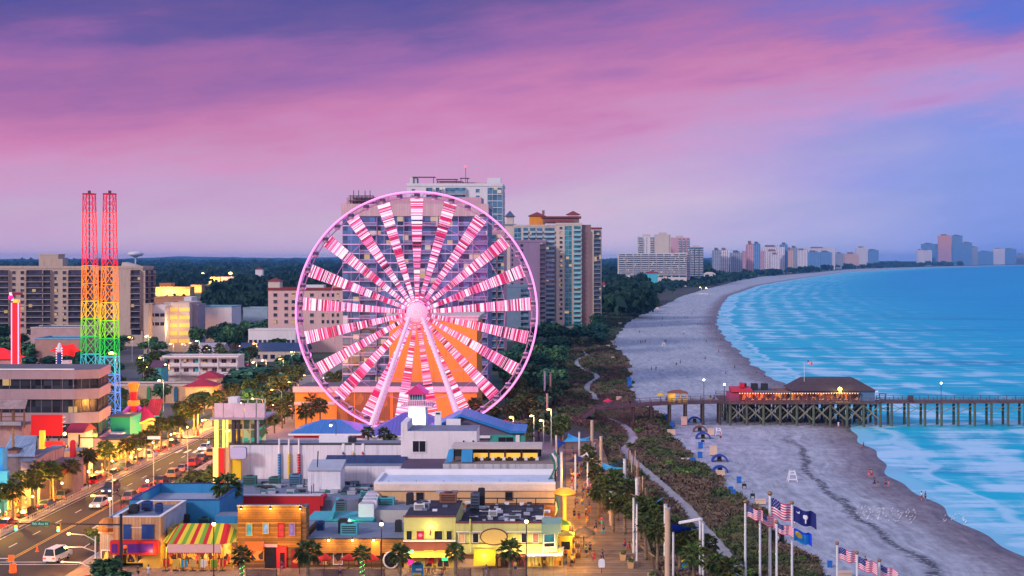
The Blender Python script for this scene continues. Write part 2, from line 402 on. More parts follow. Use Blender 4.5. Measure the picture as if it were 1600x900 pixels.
sheet('beach',ROWS,lambda Y: [veg(Y) - 4 + (wat(Y) + 14 - veg(Y) + 4) * k / 26 for k in range(27)],sandz,m,{'shore': lambda X,Y: wat(Y) - X})
# sea
m,nt,p = newmat('sea')
pos = nt.nodes.new('ShaderNodeNewGeometry').outputs['Position']
t = nt.nodes.new('ShaderNodeAttribute'); t.attribute_name = 'shore'; t = t.outputs['Fac']
al = nt.nodes.new('ShaderNodeAttribute'); al.attribute_name = 'along'; al = al.outputs['Fac']
cv = nt.nodes.new('ShaderNodeCombineXYZ'); lk(nt,t,cv.inputs[0]); lk(nt,al,cv.inputs[1]); st_ = cv.outputs[0]
s1 = noise(nt,mapv(nt,st_,.12,.016,1),1,6,.62); s2 = noise(nt,mapv(nt,pos,.008,.05,1),1,7,.62); s3 = noise(nt,mapv(nt,pos,.10,.35,1),1,4,.6)
deep = mixc(nt,smooth(nt,t,0,260),(.003,.44,.59,1),(.0,.31,.57,1))
deep = mixc(nt,math_n(nt,'MULTIPLY',smooth(nt,s2,.5,.68),.55),deep,(.0,.155,.37,1))
deep = mixc(nt,math_n(nt,'MULTIPLY',smooth(nt,s3,.5,.8),.35),deep,(.01,.50,.70,1))
near = math_n(nt,'SUBTRACT',1,smooth(nt,t,15,200))
tj = math_n(nt,'ADD',t,math_n(nt,'MULTIPLY',math_n(nt,'SUBTRACT',noise(nt,mapv(nt,st_,.05,.022,1),1,4),.5),26))
rip = math_n(nt,'SINE',math_n(nt,'MULTIPLY',tj,.34))
fo = math_n(nt,'ADD',math_n(nt,'MULTIPLY',rip,.05),math_n(nt,'ADD',math_n(nt,'MULTIPLY',s1,.30),math_n(nt,'MULTIPLY',noise(nt,mapv(nt,pos,.022,.095,1),1,8,.64),.95)))
fo = smooth(nt,math_n(nt,'ADD',fo,math_n(nt,'MULTIPLY',near,.075)),.665,.83)
fo = math_n(nt,'MULTIPLY',fo,math_n(nt,'ADD',math_n(nt,'MULTIPLY',near,.70),.03))
edge = math_n(nt,'SUBTRACT',1,smooth(nt,math_n(nt,'ADD',t,math_n(nt,'MULTIPLY',math_n(nt,'SUBTRACT',s1,.5),9)),1.5,6))
fo = math_n(nt,'MAXIMUM',fo,math_n(nt,'MULTIPLY',edge,.36))
ln_ = math_n(nt,'SUBTRACT',1,smooth(nt,math_n(nt,'ABSOLUTE',math_n(nt,'SUBTRACT',tj,9)),.3,2.6))
fo = math_n(nt,'MAXIMUM',fo,math_n(nt,'MULTIPLY',ln_,.6))
c = mixc(nt,fo,deep,(.58,.76,.90,1))
lk(nt,c,p.inputs['Base Color']); p.inputs['Roughness'].default_value = .45; p.inputs['Specular IOR Level'].default_value = .07
bp = nn(nt,'ShaderNodeBump',Strength=.35,Distance=.5); lk(nt,s3,bp.inputs['Height']); lk(nt,bp.outputs[0],p.inputs['Normal'])
TS = [-16,-6,0,4,8,14,22,32,45,60,80,110,150,200,300,500,900,2000,7000]
sheet('sea',ROWS,lambda Y: [min(13990,wat(Y) + k * (1 if Y < 9000 else 1)) for k in TS],lambda X,Y: -.4,m,{'shore': lambda X,Y: X - wat(Y),'along': lambda X,Y: Y})
# dune strip between the promenade and the sand, with a hummocky surface
m,nt,p = newmat('dune')
pos = nt.nodes.new('ShaderNodeNewGeometry').outputs['Position']
c = mixc(nt,smooth(nt,noise(nt,mapv(nt,pos,1,.5,1),.09,4),.42,.6),(.06,.042,.036,1),(.035,.05,.025,1))
c = mixc(nt,math_n(nt,'MULTIPLY',smooth(nt,noise(nt,pos,.8,4,.7),.56,.8),.35),c,(.20,.16,.15,1))
lk(nt,c,p.inputs['Base Color']); p.inputs['Roughness'].default_value = .95
PATH1 = [(1160,905),(1150,888),(1133,868),(1114,845),(1091,819),(1071,793),(1042,767),(1013,741),(990,722),(977,706),(984,694),(989,686),(981,672),(966,661),(944,654),(930,652)]
PATH2 = [(932,628),(927,618),(917,608),(921,600),(932,592),(929,585),(915,580),(903,572),(901,566),(908,560),(918,556),(911,550),(911,540),(910,532),(916,524),(930,514)]
def ground_pts(px): return [Vector((PX(a,GY(b)),GY(b),0)) for a,b in px]
def spline(P,n=6):
    out = []
    for i in range(len(P) - 1):
        p0,p1,p2,p3 = P[max(i - 1,0)],P[i],P[i + 1],P[min(i + 2,len(P) - 1)]
        for k in range(n):
            t = k / n
            out.append(.5 * ((2 * p1) + (p2 - p0) * t + (2 * p0 - 5 * p1 + 4 * p2 - p3) * t * t + (3 * p1 - p0 - 3 * p2 + p3) * t ** 3))
    return out + [P[-1]]
P1,P2 = spline(ground_pts(PATH1)),spline(ground_pts(PATH2))
def pathdist(X,Y):
    return min(math.hypot(X - p.x,(Y - p.y) * .6) for p in P1 + P2)
def prom(Y): return interp([(205,12.3),(232,9.8),(300,9.0),(322,8),(350,-1),(420,-10)],Y)
def dunez(X,Y):
    v = veg(Y)
    if Y > 1500: return .3
    h = .55 + .45 * math.sin(X * .55 + math.sin(Y * .13) * 2) * math.sin(Y * .21 + X * .2) + .25 * math.sin(X * 1.7 + Y * .6)
    k = max(0,min(1,(v - X) / 3.0)) * max(0,min(1,(X - prom(Y) - .2) / 2.0))
    k *= max(0,min(1,(pathdist(X,Y) - 1.1) / 2.5)) if Y < 900 else 1
    return .02 + max(0,h) * k
sheet('dune',[r for r in ROWS if 100 < r < 2600],lambda Y: [prom(Y) + (veg(Y) - .4 - prom(Y)) * k / 34 for k in range(35)],dunez,m,{})
conc = mat('pale_path',(.36,.33,.335),.85,.22,.5,bump=.3)
def ribbon(name,P,wid,m,z):
    V,Fc = [],[]
    for i,p in enumerate(P):
        d = (P[min(i + 1,len(P) - 1)] - P[max(i - 1,0)]).normalized(); nrm = Vector((d.y,-d.x,0)); ww = wid * (1 + .12 * math.sin(i * 1.9))
        V += [tuple(p - nrm * ww + Vector((0,0,z))),tuple(p + nrm * ww + Vector((0,0,z)))]
        if i: a = 2 * i; Fc.append((a - 2,a - 1,a + 1,a))
    me = bpy.data.meshes.new(name); me.from_pydata(V,[],Fc); me.materials.append(m); return tag(link(name,me),kind='structure')
ribbon('dune_path',P1,1.15,conc,.09); ribbon('dune_path',P2,1.1,conc,.09)
# low wooded ridge on the horizon
m = leafm('far_ridge',(.012,.045,.05),(.022,.07,.06))
rg = []
b = B(); N = 260
for k in range(N + 1):
    X = -9000 + 22500 * k / N
    hh = 50 + 14 * math.sin(k * .11) + 9 * math.sin(k * .31 + 1) + R.uniform(-4,4)
    if X > 1200: hh = max(22,hh - (X - 1200) / 60.0)
    rg.append((X,hh))
for (xa,ha),(xb,hb) in zip(rg,rg[1:]):
    Yo = 11500
    b.poly([(xa,Yo,-1),(xb,Yo,-1),(xb,Yo + 300,hb * .72),(xa,Yo + 300,ha * .72)],m)
    b.poly([(xa,Yo + 300,ha * .72),(xb,Yo + 300,hb * .72),(xb,Yo + 1400,hb),(xa,Yo + 1400,ha)],m)
    b.poly([(xa,Yo + 1400,ha),(xb,Yo + 1400,hb),(xb,Yo + 3300,-1),(xa,Yo + 3300,-1)],m)
solo(b,'hills',kind='structure',smooth=True)

# ------------------------------------------------------------------ street, pavements, promenade
asph = mat('asphalt',(.040,.029,.030),.82,.35,.25,spec=.35,bump=.3)
pave = mat('pavement',(.30,.25,.22),.85,.25,.4,bump=.2)
brick = mat('brick_paving',(.26,.15,.11),.85,.3,.7,planks=(1,.9,.18))
kerb = mat('kerb',(.42,.38,.36),.8,.2,.6)
white_p = mat('white_line',(.72,.70,.68),.7,.25,.8); yel_p = mat('yellow_line',(.72,.42,.05),.7,.25,.8)
XL,XR = -85.0,-66.5
XF = -73.4      # the right kerb steps in past the crossing
b = B(); b.poly([(XL,187.5,.0),(XR,187.5,.0),(XR,198,.0),(XF,211,.0),(XF,900,.0),(XL,900,.0)],asph); solo(b,'road',kind='structure')
b = B(); b.poly([(-260,171,0),(XR + .2,171,0),(XR + .2,187.5,0),(-260,187.5,0)],asph); solo(b,'side_road',kind='structure')
b = B(); b.box(XL - 7,XL - .3,190,900,-.3,.14,pave); b.box(XL - .3,XL,190,900,-.3,.146,kerb); solo(b,'sidewalk',kind='structure')
b = B(); E = [(XR,187.4),(XR,198),(XF,211),(XF,900)]; b.faces([(x + .3,y,.14) for x,y in E] + [(-60.5,900,.14),(-60.5,187.4,.14)],[(5,4,3,2,1,0)],pave)
for (xa,ya),(xb,yb) in zip(E,E[1:]): b.faces([(xa,ya,.146),(xa + .3,ya,.146),(xb + .3,yb,.146),(xb,yb,.146),(xa,ya,-.3),(xb,yb,-.3)],[(0,1,2,3),(0,3,5,4)],kerb)
solo(b,'sidewalk',kind='structure')
b = B(); b.box(XR + .6,0.5,150,187 - .01,-.3,.13,mat('plaza',(.30,.20,.14),.85,.3,.5,planks=(0,1.4,.12))); solo(b,'plaza',kind='structure')
b = B(); ln = .004
for xx in (XL + 4.2,XR - 3.4):
    y0 = 190
    while y0 < (520 if xx < -75 else 200): b.poly([(xx - .09,y0,ln),(xx + .09,y0,ln),(xx + .09,y0 + 3,ln),(xx - .09,y0 + 3,ln)],white_p); y0 += 9
for xx in (-77.5,-77.1): b.poly([(xx - .07,190,ln),(xx + .07,190,ln),(xx + .07,700,ln),(xx - .07,700,ln)],yel_p)
for xx in (XL + .6,): b.poly([(xx - .07,192,ln),(xx + .07,192,ln),(xx + .07,700,ln),(xx - .07,700,ln)],white_p)
for yy in (187.7,189.2): b.poly([(XL + .3,yy,ln),(XR - .3,yy,ln),(XR - .3,yy + .28,ln),(XL + .3,yy + .28,ln)],white_p)
b.poly([(XL + .3,191.4,ln),(-77.5,191.4,ln),(-77.5,191.9,ln),(XL + .3,191.9,ln)],white_p)
for k in range(6): b.poly([(XL + .6 + k * 1.9,296,ln),(XL + 1.3 + k * 1.9,296,ln),(XL + 1.3 + k * 1.9,301,ln),(XL + .6 + k * 1.9,301,ln)],white_p)
for yy in (186.6,172.4): b.poly([(-250,yy,ln),(XL - 1,yy,ln),(XL - 1,yy + .14,ln),(-250,yy + .14,ln)],yel_p)
solo(b,'road_markings',kind='structure')
deckm = mat('deck_boards',(.27,.16,.09),.8,.35,.5,planks=(1,.55,.5),bump=.2)
b = B(); E = [(.5,150),(12.3,150),(12.3,205),(9.8,232),(9,300),(8,318),(.5,318)]
b.faces([(x,y,.16) for x,y in E] + [(x,y,-.3) for x,y in E],[(0,1,2,3,4,5,6)] + [((k + 1) % 7,k,k + 7,(k + 1) % 7 + 7) for k in range(7)],deckm); solo(b,'boardwalk',kind='structure')
b = B(); b.poly([(-60,187,.0),(.4,187,.0),(.4,320,.0),(-60,320,.0)],mat('yard',(.16,.15,.16),.9,.3,.3)); solo(b,'yard_ground',kind='structure')
# parking lots inland
for x0,x1,Y0,Y1 in ((-205,-95,425,520),(-300,-150,560,800),(-190,-96,205,300),(-150,-96,300,420)):
    b = B(); b.poly([(x0,Y0,.0),(x1,Y0,.0),(x1,Y1,.0),(x0,Y1,.0)],mat('lot',(.11,.10,.115),.85,.3,.1)); solo(b,'parking_ground',kind='structure')
# ------------------------------------------------------------------ buildings: towers
GL_DARK = glassm('dark_glass',(.045,.055,.08),.15,.5,.6,.035)
GL_BLUE = glassm('blue_glass',(.06,.16,.25),.12,.6,.5,.03)
GL_TEAL = glassm('teal_glass',(.035,.22,.27),.12,.6,.45,.02)
GL_ROOM = glassm('hotel_room_glass',(.035,.04,.07),.2,.4,.7,.10)
W_CREAM = mat('cream_render',(.62,.50,.44),.8,.12,.1,streak=.25)
W_TAN = mat('tan_render',(.52,.38,.31),.8,.12,.1,streak=.3)
W_WHITE = mat('white_render',(.72,.66,.68),.8,.1,.12,streak=.2)
W_PINK = mat('pink_render',(.62,.34,.40),.8,.1,.1,streak=.2)
W_MAUVE = mat('mauve_render',(.30,.19,.30),.8,.1,.1,streak=.25)
W_BRICK = mat('brown_render',(.25,.15,.15),.8,.15,.1,streak=.2)
W_ORANGE = mat('orange_render',(.86,.30,.035),.8,.1,.08,streak=.22)
RAIL_W = mat('white_rail',(.68,.64,.68),.6,.1)
RAIL_D = mat('grey_rail',(.22,.22,.28),.6,.1)
ROOF_G = mat('grey_roof',(.14,.13,.15),.9,.3,.3)
ROOF_R = mat('red_roof',(.24,.035,.045),.7,.2,.5,planks=(0,.5,.12))
def fmap(face,w,dep):
    if face == 'front': return lambda a,d,z: (a,-d,z),0
    if face == 'right': return lambda a,d,z: (w / 2 + d,a + dep / 2,z),math.pi / 2
    return lambda a,d,z: (-w / 2 - d,-a + dep / 2,z),-math.pi / 2
def window_mesh(w,h,gl,fr,cols=1):
    """centred window facing -Y; frame proud of the wall, pane set back inside the frame"""
    b = B(); f = max(.06,min(.12,w * .07)); d = .12
    b.box(-w / 2 - f,w / 2 + f,-d,.02,h / 2,h / 2 + f,fr); b.box(-w / 2 - f,w / 2 + f,-d - .04,.02,-h / 2 - f,-h / 2,fr)
    b.box(-w / 2 - f,-w / 2,-d,.02,-h / 2,h / 2,fr); b.box(w / 2,w / 2 + f,-d,.02,-h / 2,h / 2,fr)
    for k in range(1,cols): b.box(-w / 2 + w * k / cols - .03,-w / 2 + w * k / cols + .03,-.09,.02,-h / 2,h / 2,fr)
    b.poly([(-w / 2,-.03,-h / 2),(w / 2,-.03,-h / 2),(w / 2,-.03,h / 2),(-w / 2,-.03,h / 2)],gl)
    return b.mesh('window')
def balcony_mesh(w,d,rail,slab,solid=False):
    """a slab with its parapet, back edge at y = 0, facing -Y"""
    b = B(); b.box(-w / 2,w / 2,-d,0,-.12,.12,slab)
    if solid: b.box(-w / 2,w / 2,-d - .01,-d + .1,.12,1.05,rail)
    else:
        b.box(-w / 2,w / 2,-d,-d + .06,.98,1.06,rail)
        n = max(2,int(w / .35))
        for k in range(n + 1):
            xx = -w / 2 + w * k / n; b.box(xx - .03,xx + .03,-d + .005,-d + .05,.12,.98,rail)
    for s in (-1,1): b.box(s * w / 2 - .06,s * w / 2 + .06,-d + .1,0,.12,2.6 if not solid else 1.05,slab)
    return b.mesh('balcony')
def facade(t,w,dep,h,z0,fh,bays,wall,glass,rail,slab,face='front',bd=1.3,ztop=1.2,solid=False):
    fm,rz = fmap(face,w,dep); L = w if face == 'front' else dep
    fl = []
    z = h - ztop - fh
    while z >= z0: fl.append(z); z -= fh
    for f0,f1,kind in bays:
        a0,a1 = -L / 2 + f0 * L,-L / 2 + f1 * L; c = (a0 + a1) / 2; bw = a1 - a0
        if kind == 'b':
            b = B(); P = [fm(a0 + .1,.02,max(z0 - 1,0)),fm(a1 - .1,.02,max(z0 - 1,0)),fm(a1 - .1,.02,h - ztop),fm(a0 + .1,.02,h - ztop)]
            b.poly(P,glass); t.add('recess_glazing',b)  # flat pane strip stands in for the balcony recess and its shade
            me = balcony_mesh(bw - .1,bd,rail,slab,solid)
            t.rep('balcony',me,[fm(c,.03,z) + (rz,) for z in fl])
        elif kind[0] == 'w':
            n = int(kind[1:] or 1); ww = min(1.7,bw / n * .5)
            me = window_mesh(ww,1.5,GL_ROOM if glass is not GL_BLUE else glass,slab)
            t.rep('window',me,[fm(a0 + bw * (k + .5) / n,0,z + 1.6) + (rz,) for z in fl for k in range(n)])
        elif kind == 'g':
            b = B(); P = [fm(a0 + .1,.02,max(z0 - 1,0)),fm(a1 - .1,.02,max(z0 - 1,0)),fm(a1 - .1,.02,h - ztop),fm(a0 + .1,.02,h - ztop)]
            b.poly(P,glass); cw = t.add('curtain_wall',b)
            b = B(); n = max(1,round(bw / 2.2))
            for k in range(n + 1):
                a = a0 + .12 + (bw - .24) * k / n; p0,p1 = fm(a - .05,.1,max(z0 - 1,0)),fm(a + .05,.03,h - ztop)
                b.box(min(p0[0],p1[0]),max(p0[0],p1[0]),min(p0[1],p1[1]),max(p0[1],p1[1]),p0[2],p1[2],slab)
            for z in fl:
                p0,p1 = fm(a0 + .1,.16,z - .14),fm(a1 - .1,.03,z + .14)
                b.box(min(p0[0],p1[0]),max(p0[0],p1[0]),min(p0[1],p1[1]),max(p0[1],p1[1]),p0[2],p1[2],rail)
            t.add('mullion',b,cw)
def tower(name,label,px0,px1,pyt,Y,dep,wall,bays,fh=2.9,rot=0.,pyb=600,glass=GL_DARK,rail=RAIL_W,slab=None,side=None,sidew='right',cat='tower block',bd=1.3,ztop=1.2,solid=False,group=None,cornice=None):
    w = (px1 - px0) * Y / F; h = PZ(pyt,Y); z0 = max(3.0,PZ(pyb,Y)); X = PX((px0 + px1) / 2,Y); slab = slab or wall
    t = T(name,label,cat,(X,Y,0),group,math.radians(rot),True)
    t.box('wall',-w / 2,w / 2,0,dep,0,h,wall,top=ROOF_G)
    t.w,t.h,t.dep = w,h,dep
    b = B(); e = .25; cm = cornice or slab
    b.box(-w / 2 - e,w / 2 + e,-e,.3,h - .5,h + .7,cm); b.box(-w / 2 - e,w / 2 + e,dep - .3,dep + e,h - .5,h + .7,cm)
    b.box(-w / 2 - e,-w / 2 + .3,.3,dep - .3,h - .5,h + .7,cm); b.box(w / 2 - .3,w / 2 + e,.3,dep - .3,h - .5,h + .7,cm)
    t.add('parapet',b)
    facade(t,w,dep,h,z0,fh,bays,wall,glass,rail,slab,'front',bd,ztop,solid)
    if side: facade(t,w,dep,h,z0,fh,side,wall,glass,rail,slab,sidew,bd,ztop,solid)
    return t
def lx(t,px,Y): return PX(px,Y) - t.e.location.x

# condo on the far left
t = tower('condo_block','long tan condo block of dark balconies behind the rainbow lattice towers',-40,223,418,660,17,W_TAN,
          [(0,.1,'w2'),(.1,.21,'b'),(.21,.31,'w2'),(.31,.41,'b'),(.41,.46,'b'),(.46,.56,'w2'),(.56,.7,'b'),(.7,.74,'w1'),(.74,.79,'b'),(.79,.83,'w1'),(.93,.99,'b')],
          2.85,pyb=520,glass=glassm('condo_glass',(.035,.03,.06),.2,.4,.7,.03),rail=mat('dark_rail',(.13,.10,.16),.7),side=[(0,.5,'b'),(.5,1,'b')])
b = B(); Y = 664; h = t.h
b.box(lx(t,62,Y),lx(t,92,Y),3,12,h + .01,h + 6.2,W_TAN); b.box(lx(t,62,Y) - .2,lx(t,92,Y) + .2,2.8,12.2,h + 6.2,h + 6.6,W_CREAM); t.add('penthouse',b)
b = B(); b.box(lx(t,92.1,Y),lx(t,99,Y),3,10,h + .01,h + 4.2,W_TAN); b.prism([(lx(t,190,Y),h + .01),(lx(t,214,Y),h + .01),(lx(t,212,Y),h + .9),(lx(t,192,Y),h + 2.6)],3,12,W_CREAM); t.add('roof_house',b)
# pink hotel with red roof
t = tower('pink_hotel','pink hotel of small square windows with a red roof edge and corner turret',419,560,452,615,18,mat('salmon_render',(.66,.42,.40),.8,.1,.1,streak=.2),
          [(.02,.14,'w1'),(.16,.4,'w3'),(.42,.55,'w1'),(.58,.8,'w4')],3.0,pyb=515,glass=GL_DARK,cornice=ROOF_R,cat='hotel')
b = B(); b.box(-20.3,-15,-.2,6,t.h + .71,t.h + 3.6,W_CREAM); tr = t.add('turret',b); b = B(); b.hip(-20.3,-15,-.2,6,t.h + 3.61,t.h + 5,ROOF_R); t.add('roof',b,tr)
b = B(); b.box(-6,4,4,10,t.h + .01,t.h + 1.9,W_WHITE); b.box(8,14,4,10,t.h + .01,t.h + 3.4,mat('ochre_render',(.6,.3,.08))); t.add('roof_plant',b)
# the glassy hotel behind the wheel
RP = mat('rose_parapet',(.56,.40,.42),.8,.15,.2,planks=(0,.8,.15))
t = tower('glass_front_hotel','blue glass fronted hotel of many balconies behind the big wheel',535,762,322,420,26,mat('blue_grey_wall',(.16,.19,.27),.7,.12,.1),
          [(0,.12,'g'),(.12,.24,'b'),(.24,.425,'g'),(.425,.53,'b'),(.53,.66,'b'),(.66,.8,'g'),(.8,.9,'b'),(.9,1,'b')],2.85,pyb=640,glass=glassm('hotel_glass',(.055,.12,.27),.2,.5,.8,.05),rail=mat('pink_lit_rail',(.85,.52,.80),.6,.3,1.5),slab=mat('lilac_slab',(.42,.30,.55),.7),side=[(0,1,'w3')],ztop=3.2,cornice=RP,cat='hotel')  # pink light falling on the balcony rails is put into their colour
b = B(); b.box(-t.w / 2 - .3,t.w / 2 + .3,-.5,-.01,t.h - 3.1,t.h - .51,RP); t.add('fascia',b)
b = B(); b.box(-22,20,6,20,t.h + .01,t.h + 3,W_PINK); t.add('roof_house',b)
b = B(); dk = mat('antenna_metal',(.10,.07,.10),.5)
for k in range(9):
    xx = -t.w / 2 + 2 + k * .85; b.tube((xx,3 + (k % 3),t.h),(xx,3 + (k % 3),t.h + 3.4 + (k % 2) * 1.6),.13,dk)
b.box(-t.w / 2 + 1.5,-t.w / 2 + 9,2.6,5.6,t.h + 1.6,t.h + 1.9,dk); b.box(-t.w / 2 + 1.5,-t.w / 2 + 9,2.6,5.6,t.h + 3.2,t.h + 3.4,dk)
t.add('antenna_frame',b)
# white tower above it
t = tower('white_tower','tall white tower with a swooping roof frame and red beacon, above the wheel',636,785,289,600,24,W_WHITE,
          [(.03,.1,'w1'),(.2,.27,'b'),(.3,.37,'b'),(.4,.62,'b'),(.7,.78,'w1'),(.84,1,'g')],2.9,pyb=507,glass=GL_BLUE,rail=RAIL_W,cat='tower block',side=[(0,.3,'w1'),(.35,1,'g')])
b = B(); h = t.h; S = 3.2
for x0,x1,z in ((-19,-9,3.6),(-8.5,1,2.6),(2,6,3.1)): b.box(x0,x1,2,8,h + z,h + z + .22,mat('roof_sail',(.32,.22,.26),.6)); b.box(x0 + .4,x0 + .7,2.4,2.7,h + .01,h + z,dk); b.box(x1 - .7,x1 - .4,2.4,2.7,h + .01,h + z,dk)
t.add('roof_canopy',b)
for x0,x1,y0,z,m_ in ((-8,3,4,2,W_PINK),(3.2,13,6,1.5,W_CREAM),(-20,-17,3,3.4,W_WHITE),(14,20,5,3.4,W_WHITE)): t.box('roof_house',x0,x1,y0,11,h + .01,h + z,m_)
b = B(); b.tube((4.6,3,h),(4.6,3,h + 8),.12,dk); ms = t.add('mast',b); b = B(); b.ball((4.6,3,h + 8.3),.5,glow('beacon_red',(1,.05,.08),4)); t.add('beacon',b,ms)
# slim turret tower between
t = T('turret_tower','slim pale tower with a blue pyramid cap beside the white tower','tower block',(PX(797,830),830,0))
x0,x1,zt = PX(789,830),PX(804,830),PZ(352,830)
t.box('wall',x0,x1,830,842,0,zt,W_CREAM); b = B(); b.box(x0 - .6,x1 + .6,829.4,842.6,zt + .01,zt + .8,RAIL_D); b.box(x0 + .9,x1 - .9,831,841,zt + .8,zt + 5.4,W_CREAM); t.add('belfry',b)
b = B(); b.hip(x0 + .4,x1 - .4,830.4,841.6,zt + 5.41,zt + 9,mat('slate_blue_roof',(.06,.10,.18),.6)); t.add('roof',b)
# the colourful hotel group
Y = 800
t = tower('mauve_hotel','blank mauve hotel slab with a strip of small windows, right of the wheel',797,853,377,790,22,W_MAUVE,[(.02,.1,'w1'),(.25,.4,'w1'),(.83,.99,'b')],2.8,pyb=507,glass=GL_DARK,rail=RAIL_D,cat='hotel')
t = tower('orange_crowned_hotel','cream hotel with an orange penthouse under red hipped roofs, right of the wheel',803,871,353,806,22,W_CREAM,
          [(.0,.17,'g'),(.21,.33,'b'),(.36,.5,'b'),(.52,.66,'b'),(.7,.94,'b')],2.8,pyb=507,glass=GL_BLUE,rail=mat('cyan_rail',(.35,.50,.58),.5),cat='hotel',solid=True)
b = B(); x0,x1 = lx(t,827,812),lx(t,851,812); b.box(x0,x1,6,16,t.h + .01,t.h + 6,W_ORANGE); ph = t.add('penthouse',b); b = B(); b.hip(x0,x1,6,16,t.h + 6.01,t.h + 8.6,ROOF_R,.8); b.box((x0 + x1) / 2 + 3,(x0 + x1) / 2 + 4.5,10,12,t.h + 7,t.h + 9.6,W_BRICK); t.add('roof',b,ph)
t = tower('teal_glass_hotel','tall cream hotel with stripes of teal glass under a dark red roof',869,909,350,804,20,mat('warm_cream',(.64,.50,.42),.8,.1,.1),[(.08,.3,'w1'),(.32,.62,'g'),(.68,.97,'b')],2.8,pyb=507,glass=GL_TEAL,rail=mat('teal_rail',(.25,.52,.58),.5),cat='hotel',solid=True)
b = B(); x0,x1 = lx(t,848,806),lx(t,905,806); b.box(x0,x1,2,16,t.h + .71,t.h + 3.6,W_BRICK); b.box(x0 - .9,x1 + 1.2,1,17,t.h + 3.6,t.h + 4.6,ROOF_R); t.add('roof',b); b = B(); b.box(lx(t,888,806) - .3,lx(t,903,806) + .3,3.5,12.5,t.h + 4.6,t.h + 5.6,W_CREAM); b.hip(lx(t,887,806),lx(t,904,806),4,12,t.h + 5.61,t.h + 8,ROOF_R,1); t.add('roof_turret',b); b = B(); b.hip(lx(t,851,806),lx(t,897,806),-.4,.9,t.h + 1.2,t.h + 2.4,ROOF_R,.2); t.add('front_roof',b)
t.box('end_wall',t.w / 2 + .01,t.w / 2 + 5.5,2,20,0,t.h - .4,W_BRICK,label='dark red brown end wall')
t = tower('slim_blue_hotel','slim dark blue hotel tower between the teal and the red capped towers',908,922,374,850,18,mat('navy_render',(.12,.17,.27),.7),[(.05,.5,'b'),(.55,.98,'g')],2.85,pyb=507,glass=GL_BLUE,rail=RAIL_D,cat='hotel')
t = tower('red_capped_tower','cream tower with dark glass corner and a dark red cap, last of the near towers',907,940,357,900,20,W_CREAM,[(.30,.48,'b'),(.62,.97,'b')],2.85,pyb=492,glass=glassm('navy_glass',(.03,.07,.14),.15,.5,.6,.04),rail=RAIL_D,cornice=ROOF_R,cat='tower block')
t = tower('low_wing','lower pale wing in front of the slim blue hotel',904,921,428,818,10,W_WHITE,[(.3,.95,'b')],2.85,pyb=507,glass=GL_DARK,cat='hotel')
t = tower('blue_link_block','low blue block seen through the right of the wheel',785,826,447,700,12,mat('slate_render',(.17,.24,.33),.7),[(.0,.12,'w1'),(.7,1,'b')],2.9,pyb=520,glass=GL_BLUE,cat='hotel')
t = tower('slim_pink_block','slim pink block with balconies seen through the right of the wheel',765,789,362,560,20,W_PINK,[(.05,.45,'b'),(.5,.95,'b')],2.9,pyb=560,glass=GL_BLUE,rail=mat('blue_rail',(.20,.34,.55),.5),cat='hotel')
# orange tower block and its podium
Y = 356
t = T('orange_block','tall plain orange end wall behind the lower half of the wheel','hotel',(PX(677,Y),Y,0))
x0,x1,zt = PX(608,Y),PX(745,Y),PZ(501,Y)
t.box('wall',x0,x1,Y,Y + 24,0,zt,W_ORANGE,top=ROOF_G)
b = B(); b.box(x0 - .4,x1 + .4,Y - .4,Y + 24.4,zt + .01,zt + .9,W_CREAM); b.box(x0 - .7,x1 + .7,Y - .7,Y + 24.7,zt + .9,zt + 1.3,W_CREAM); t.add('parapet',b)
b = B()
for k in range(1,8): b.box(x0,x1,Y - .05,Y - .002,zt * k / 8 - .05,zt * k / 8 + .05,mat('wall_joint',(.62,.34,.16)))
for px in (645,700): b.box(PX(px,Y) - .05,PX(px,Y) + .05,Y - .045,Y - .003,0,zt,MATS['wall_joint'])
t.add('joint',b)
Y = 338; Y2 = 355.4
t = T('parking_deck','long orange parking deck with cream bands and lattice screens below the wheel','building',(PX(600,Y),Y,0))
zt = PZ(607,Y); x0,x1 = PX(461,Y),PX(745,Y)
xs = [PX(p,Y) for p in (461,523,612,668,726,745)]
b = B(); b.box(x0,x1,Y,Y2,0,zt,W_ORANGE,ROOF_G); t.add('wall',b)
b = B(); b.box(x0 - .4,x1 + .4,Y - .5,Y - .01,zt - .9,zt + .5,W_CREAM); b.box(x0 - .2,xs[1],Y - .25,Y - .012,zt - 4,zt - 3.3,W_CREAM); t.add('cornice',b)
scr = mat('screen_bars',(.42,.17,.05)); pan = litshop('screen_dark',[(.20,.07,.02),(.34,.13,.02),(.24,.08,.02),(.45,.18,.03)],.25,.5)
for a,c in ((xs[1] + .4,xs[2] - .2),(xs[2] + .2,xs[3] - .4)):
    b = B(); b.poly([(a,Y - .02,.4),(c,Y - .02,.4),(c,Y - .02,zt - 1),(a,Y - .02,zt - 1)],pan); so_ = t.add('screen',b)
    b = B(); n = int((c - a) / .45)
    for k in range(n + 1): b.box(a + (c - a) * k / n - .05,a + (c - a) * k / n + .05,Y - .12,Y - .05,.4,zt - 1,scr)
    for k in range(17): b.box(a,c,Y - .16,Y - .125,.4 + k * .45,.47 + k * .45,scr)
    for k in range(4): xx = a + (c - a) * k / 3; b.box(xx - .12,xx + .12,Y - .2,Y - .03,.3,zt - .95,W_ORANGE)
    t.add('lattice',b,so_)
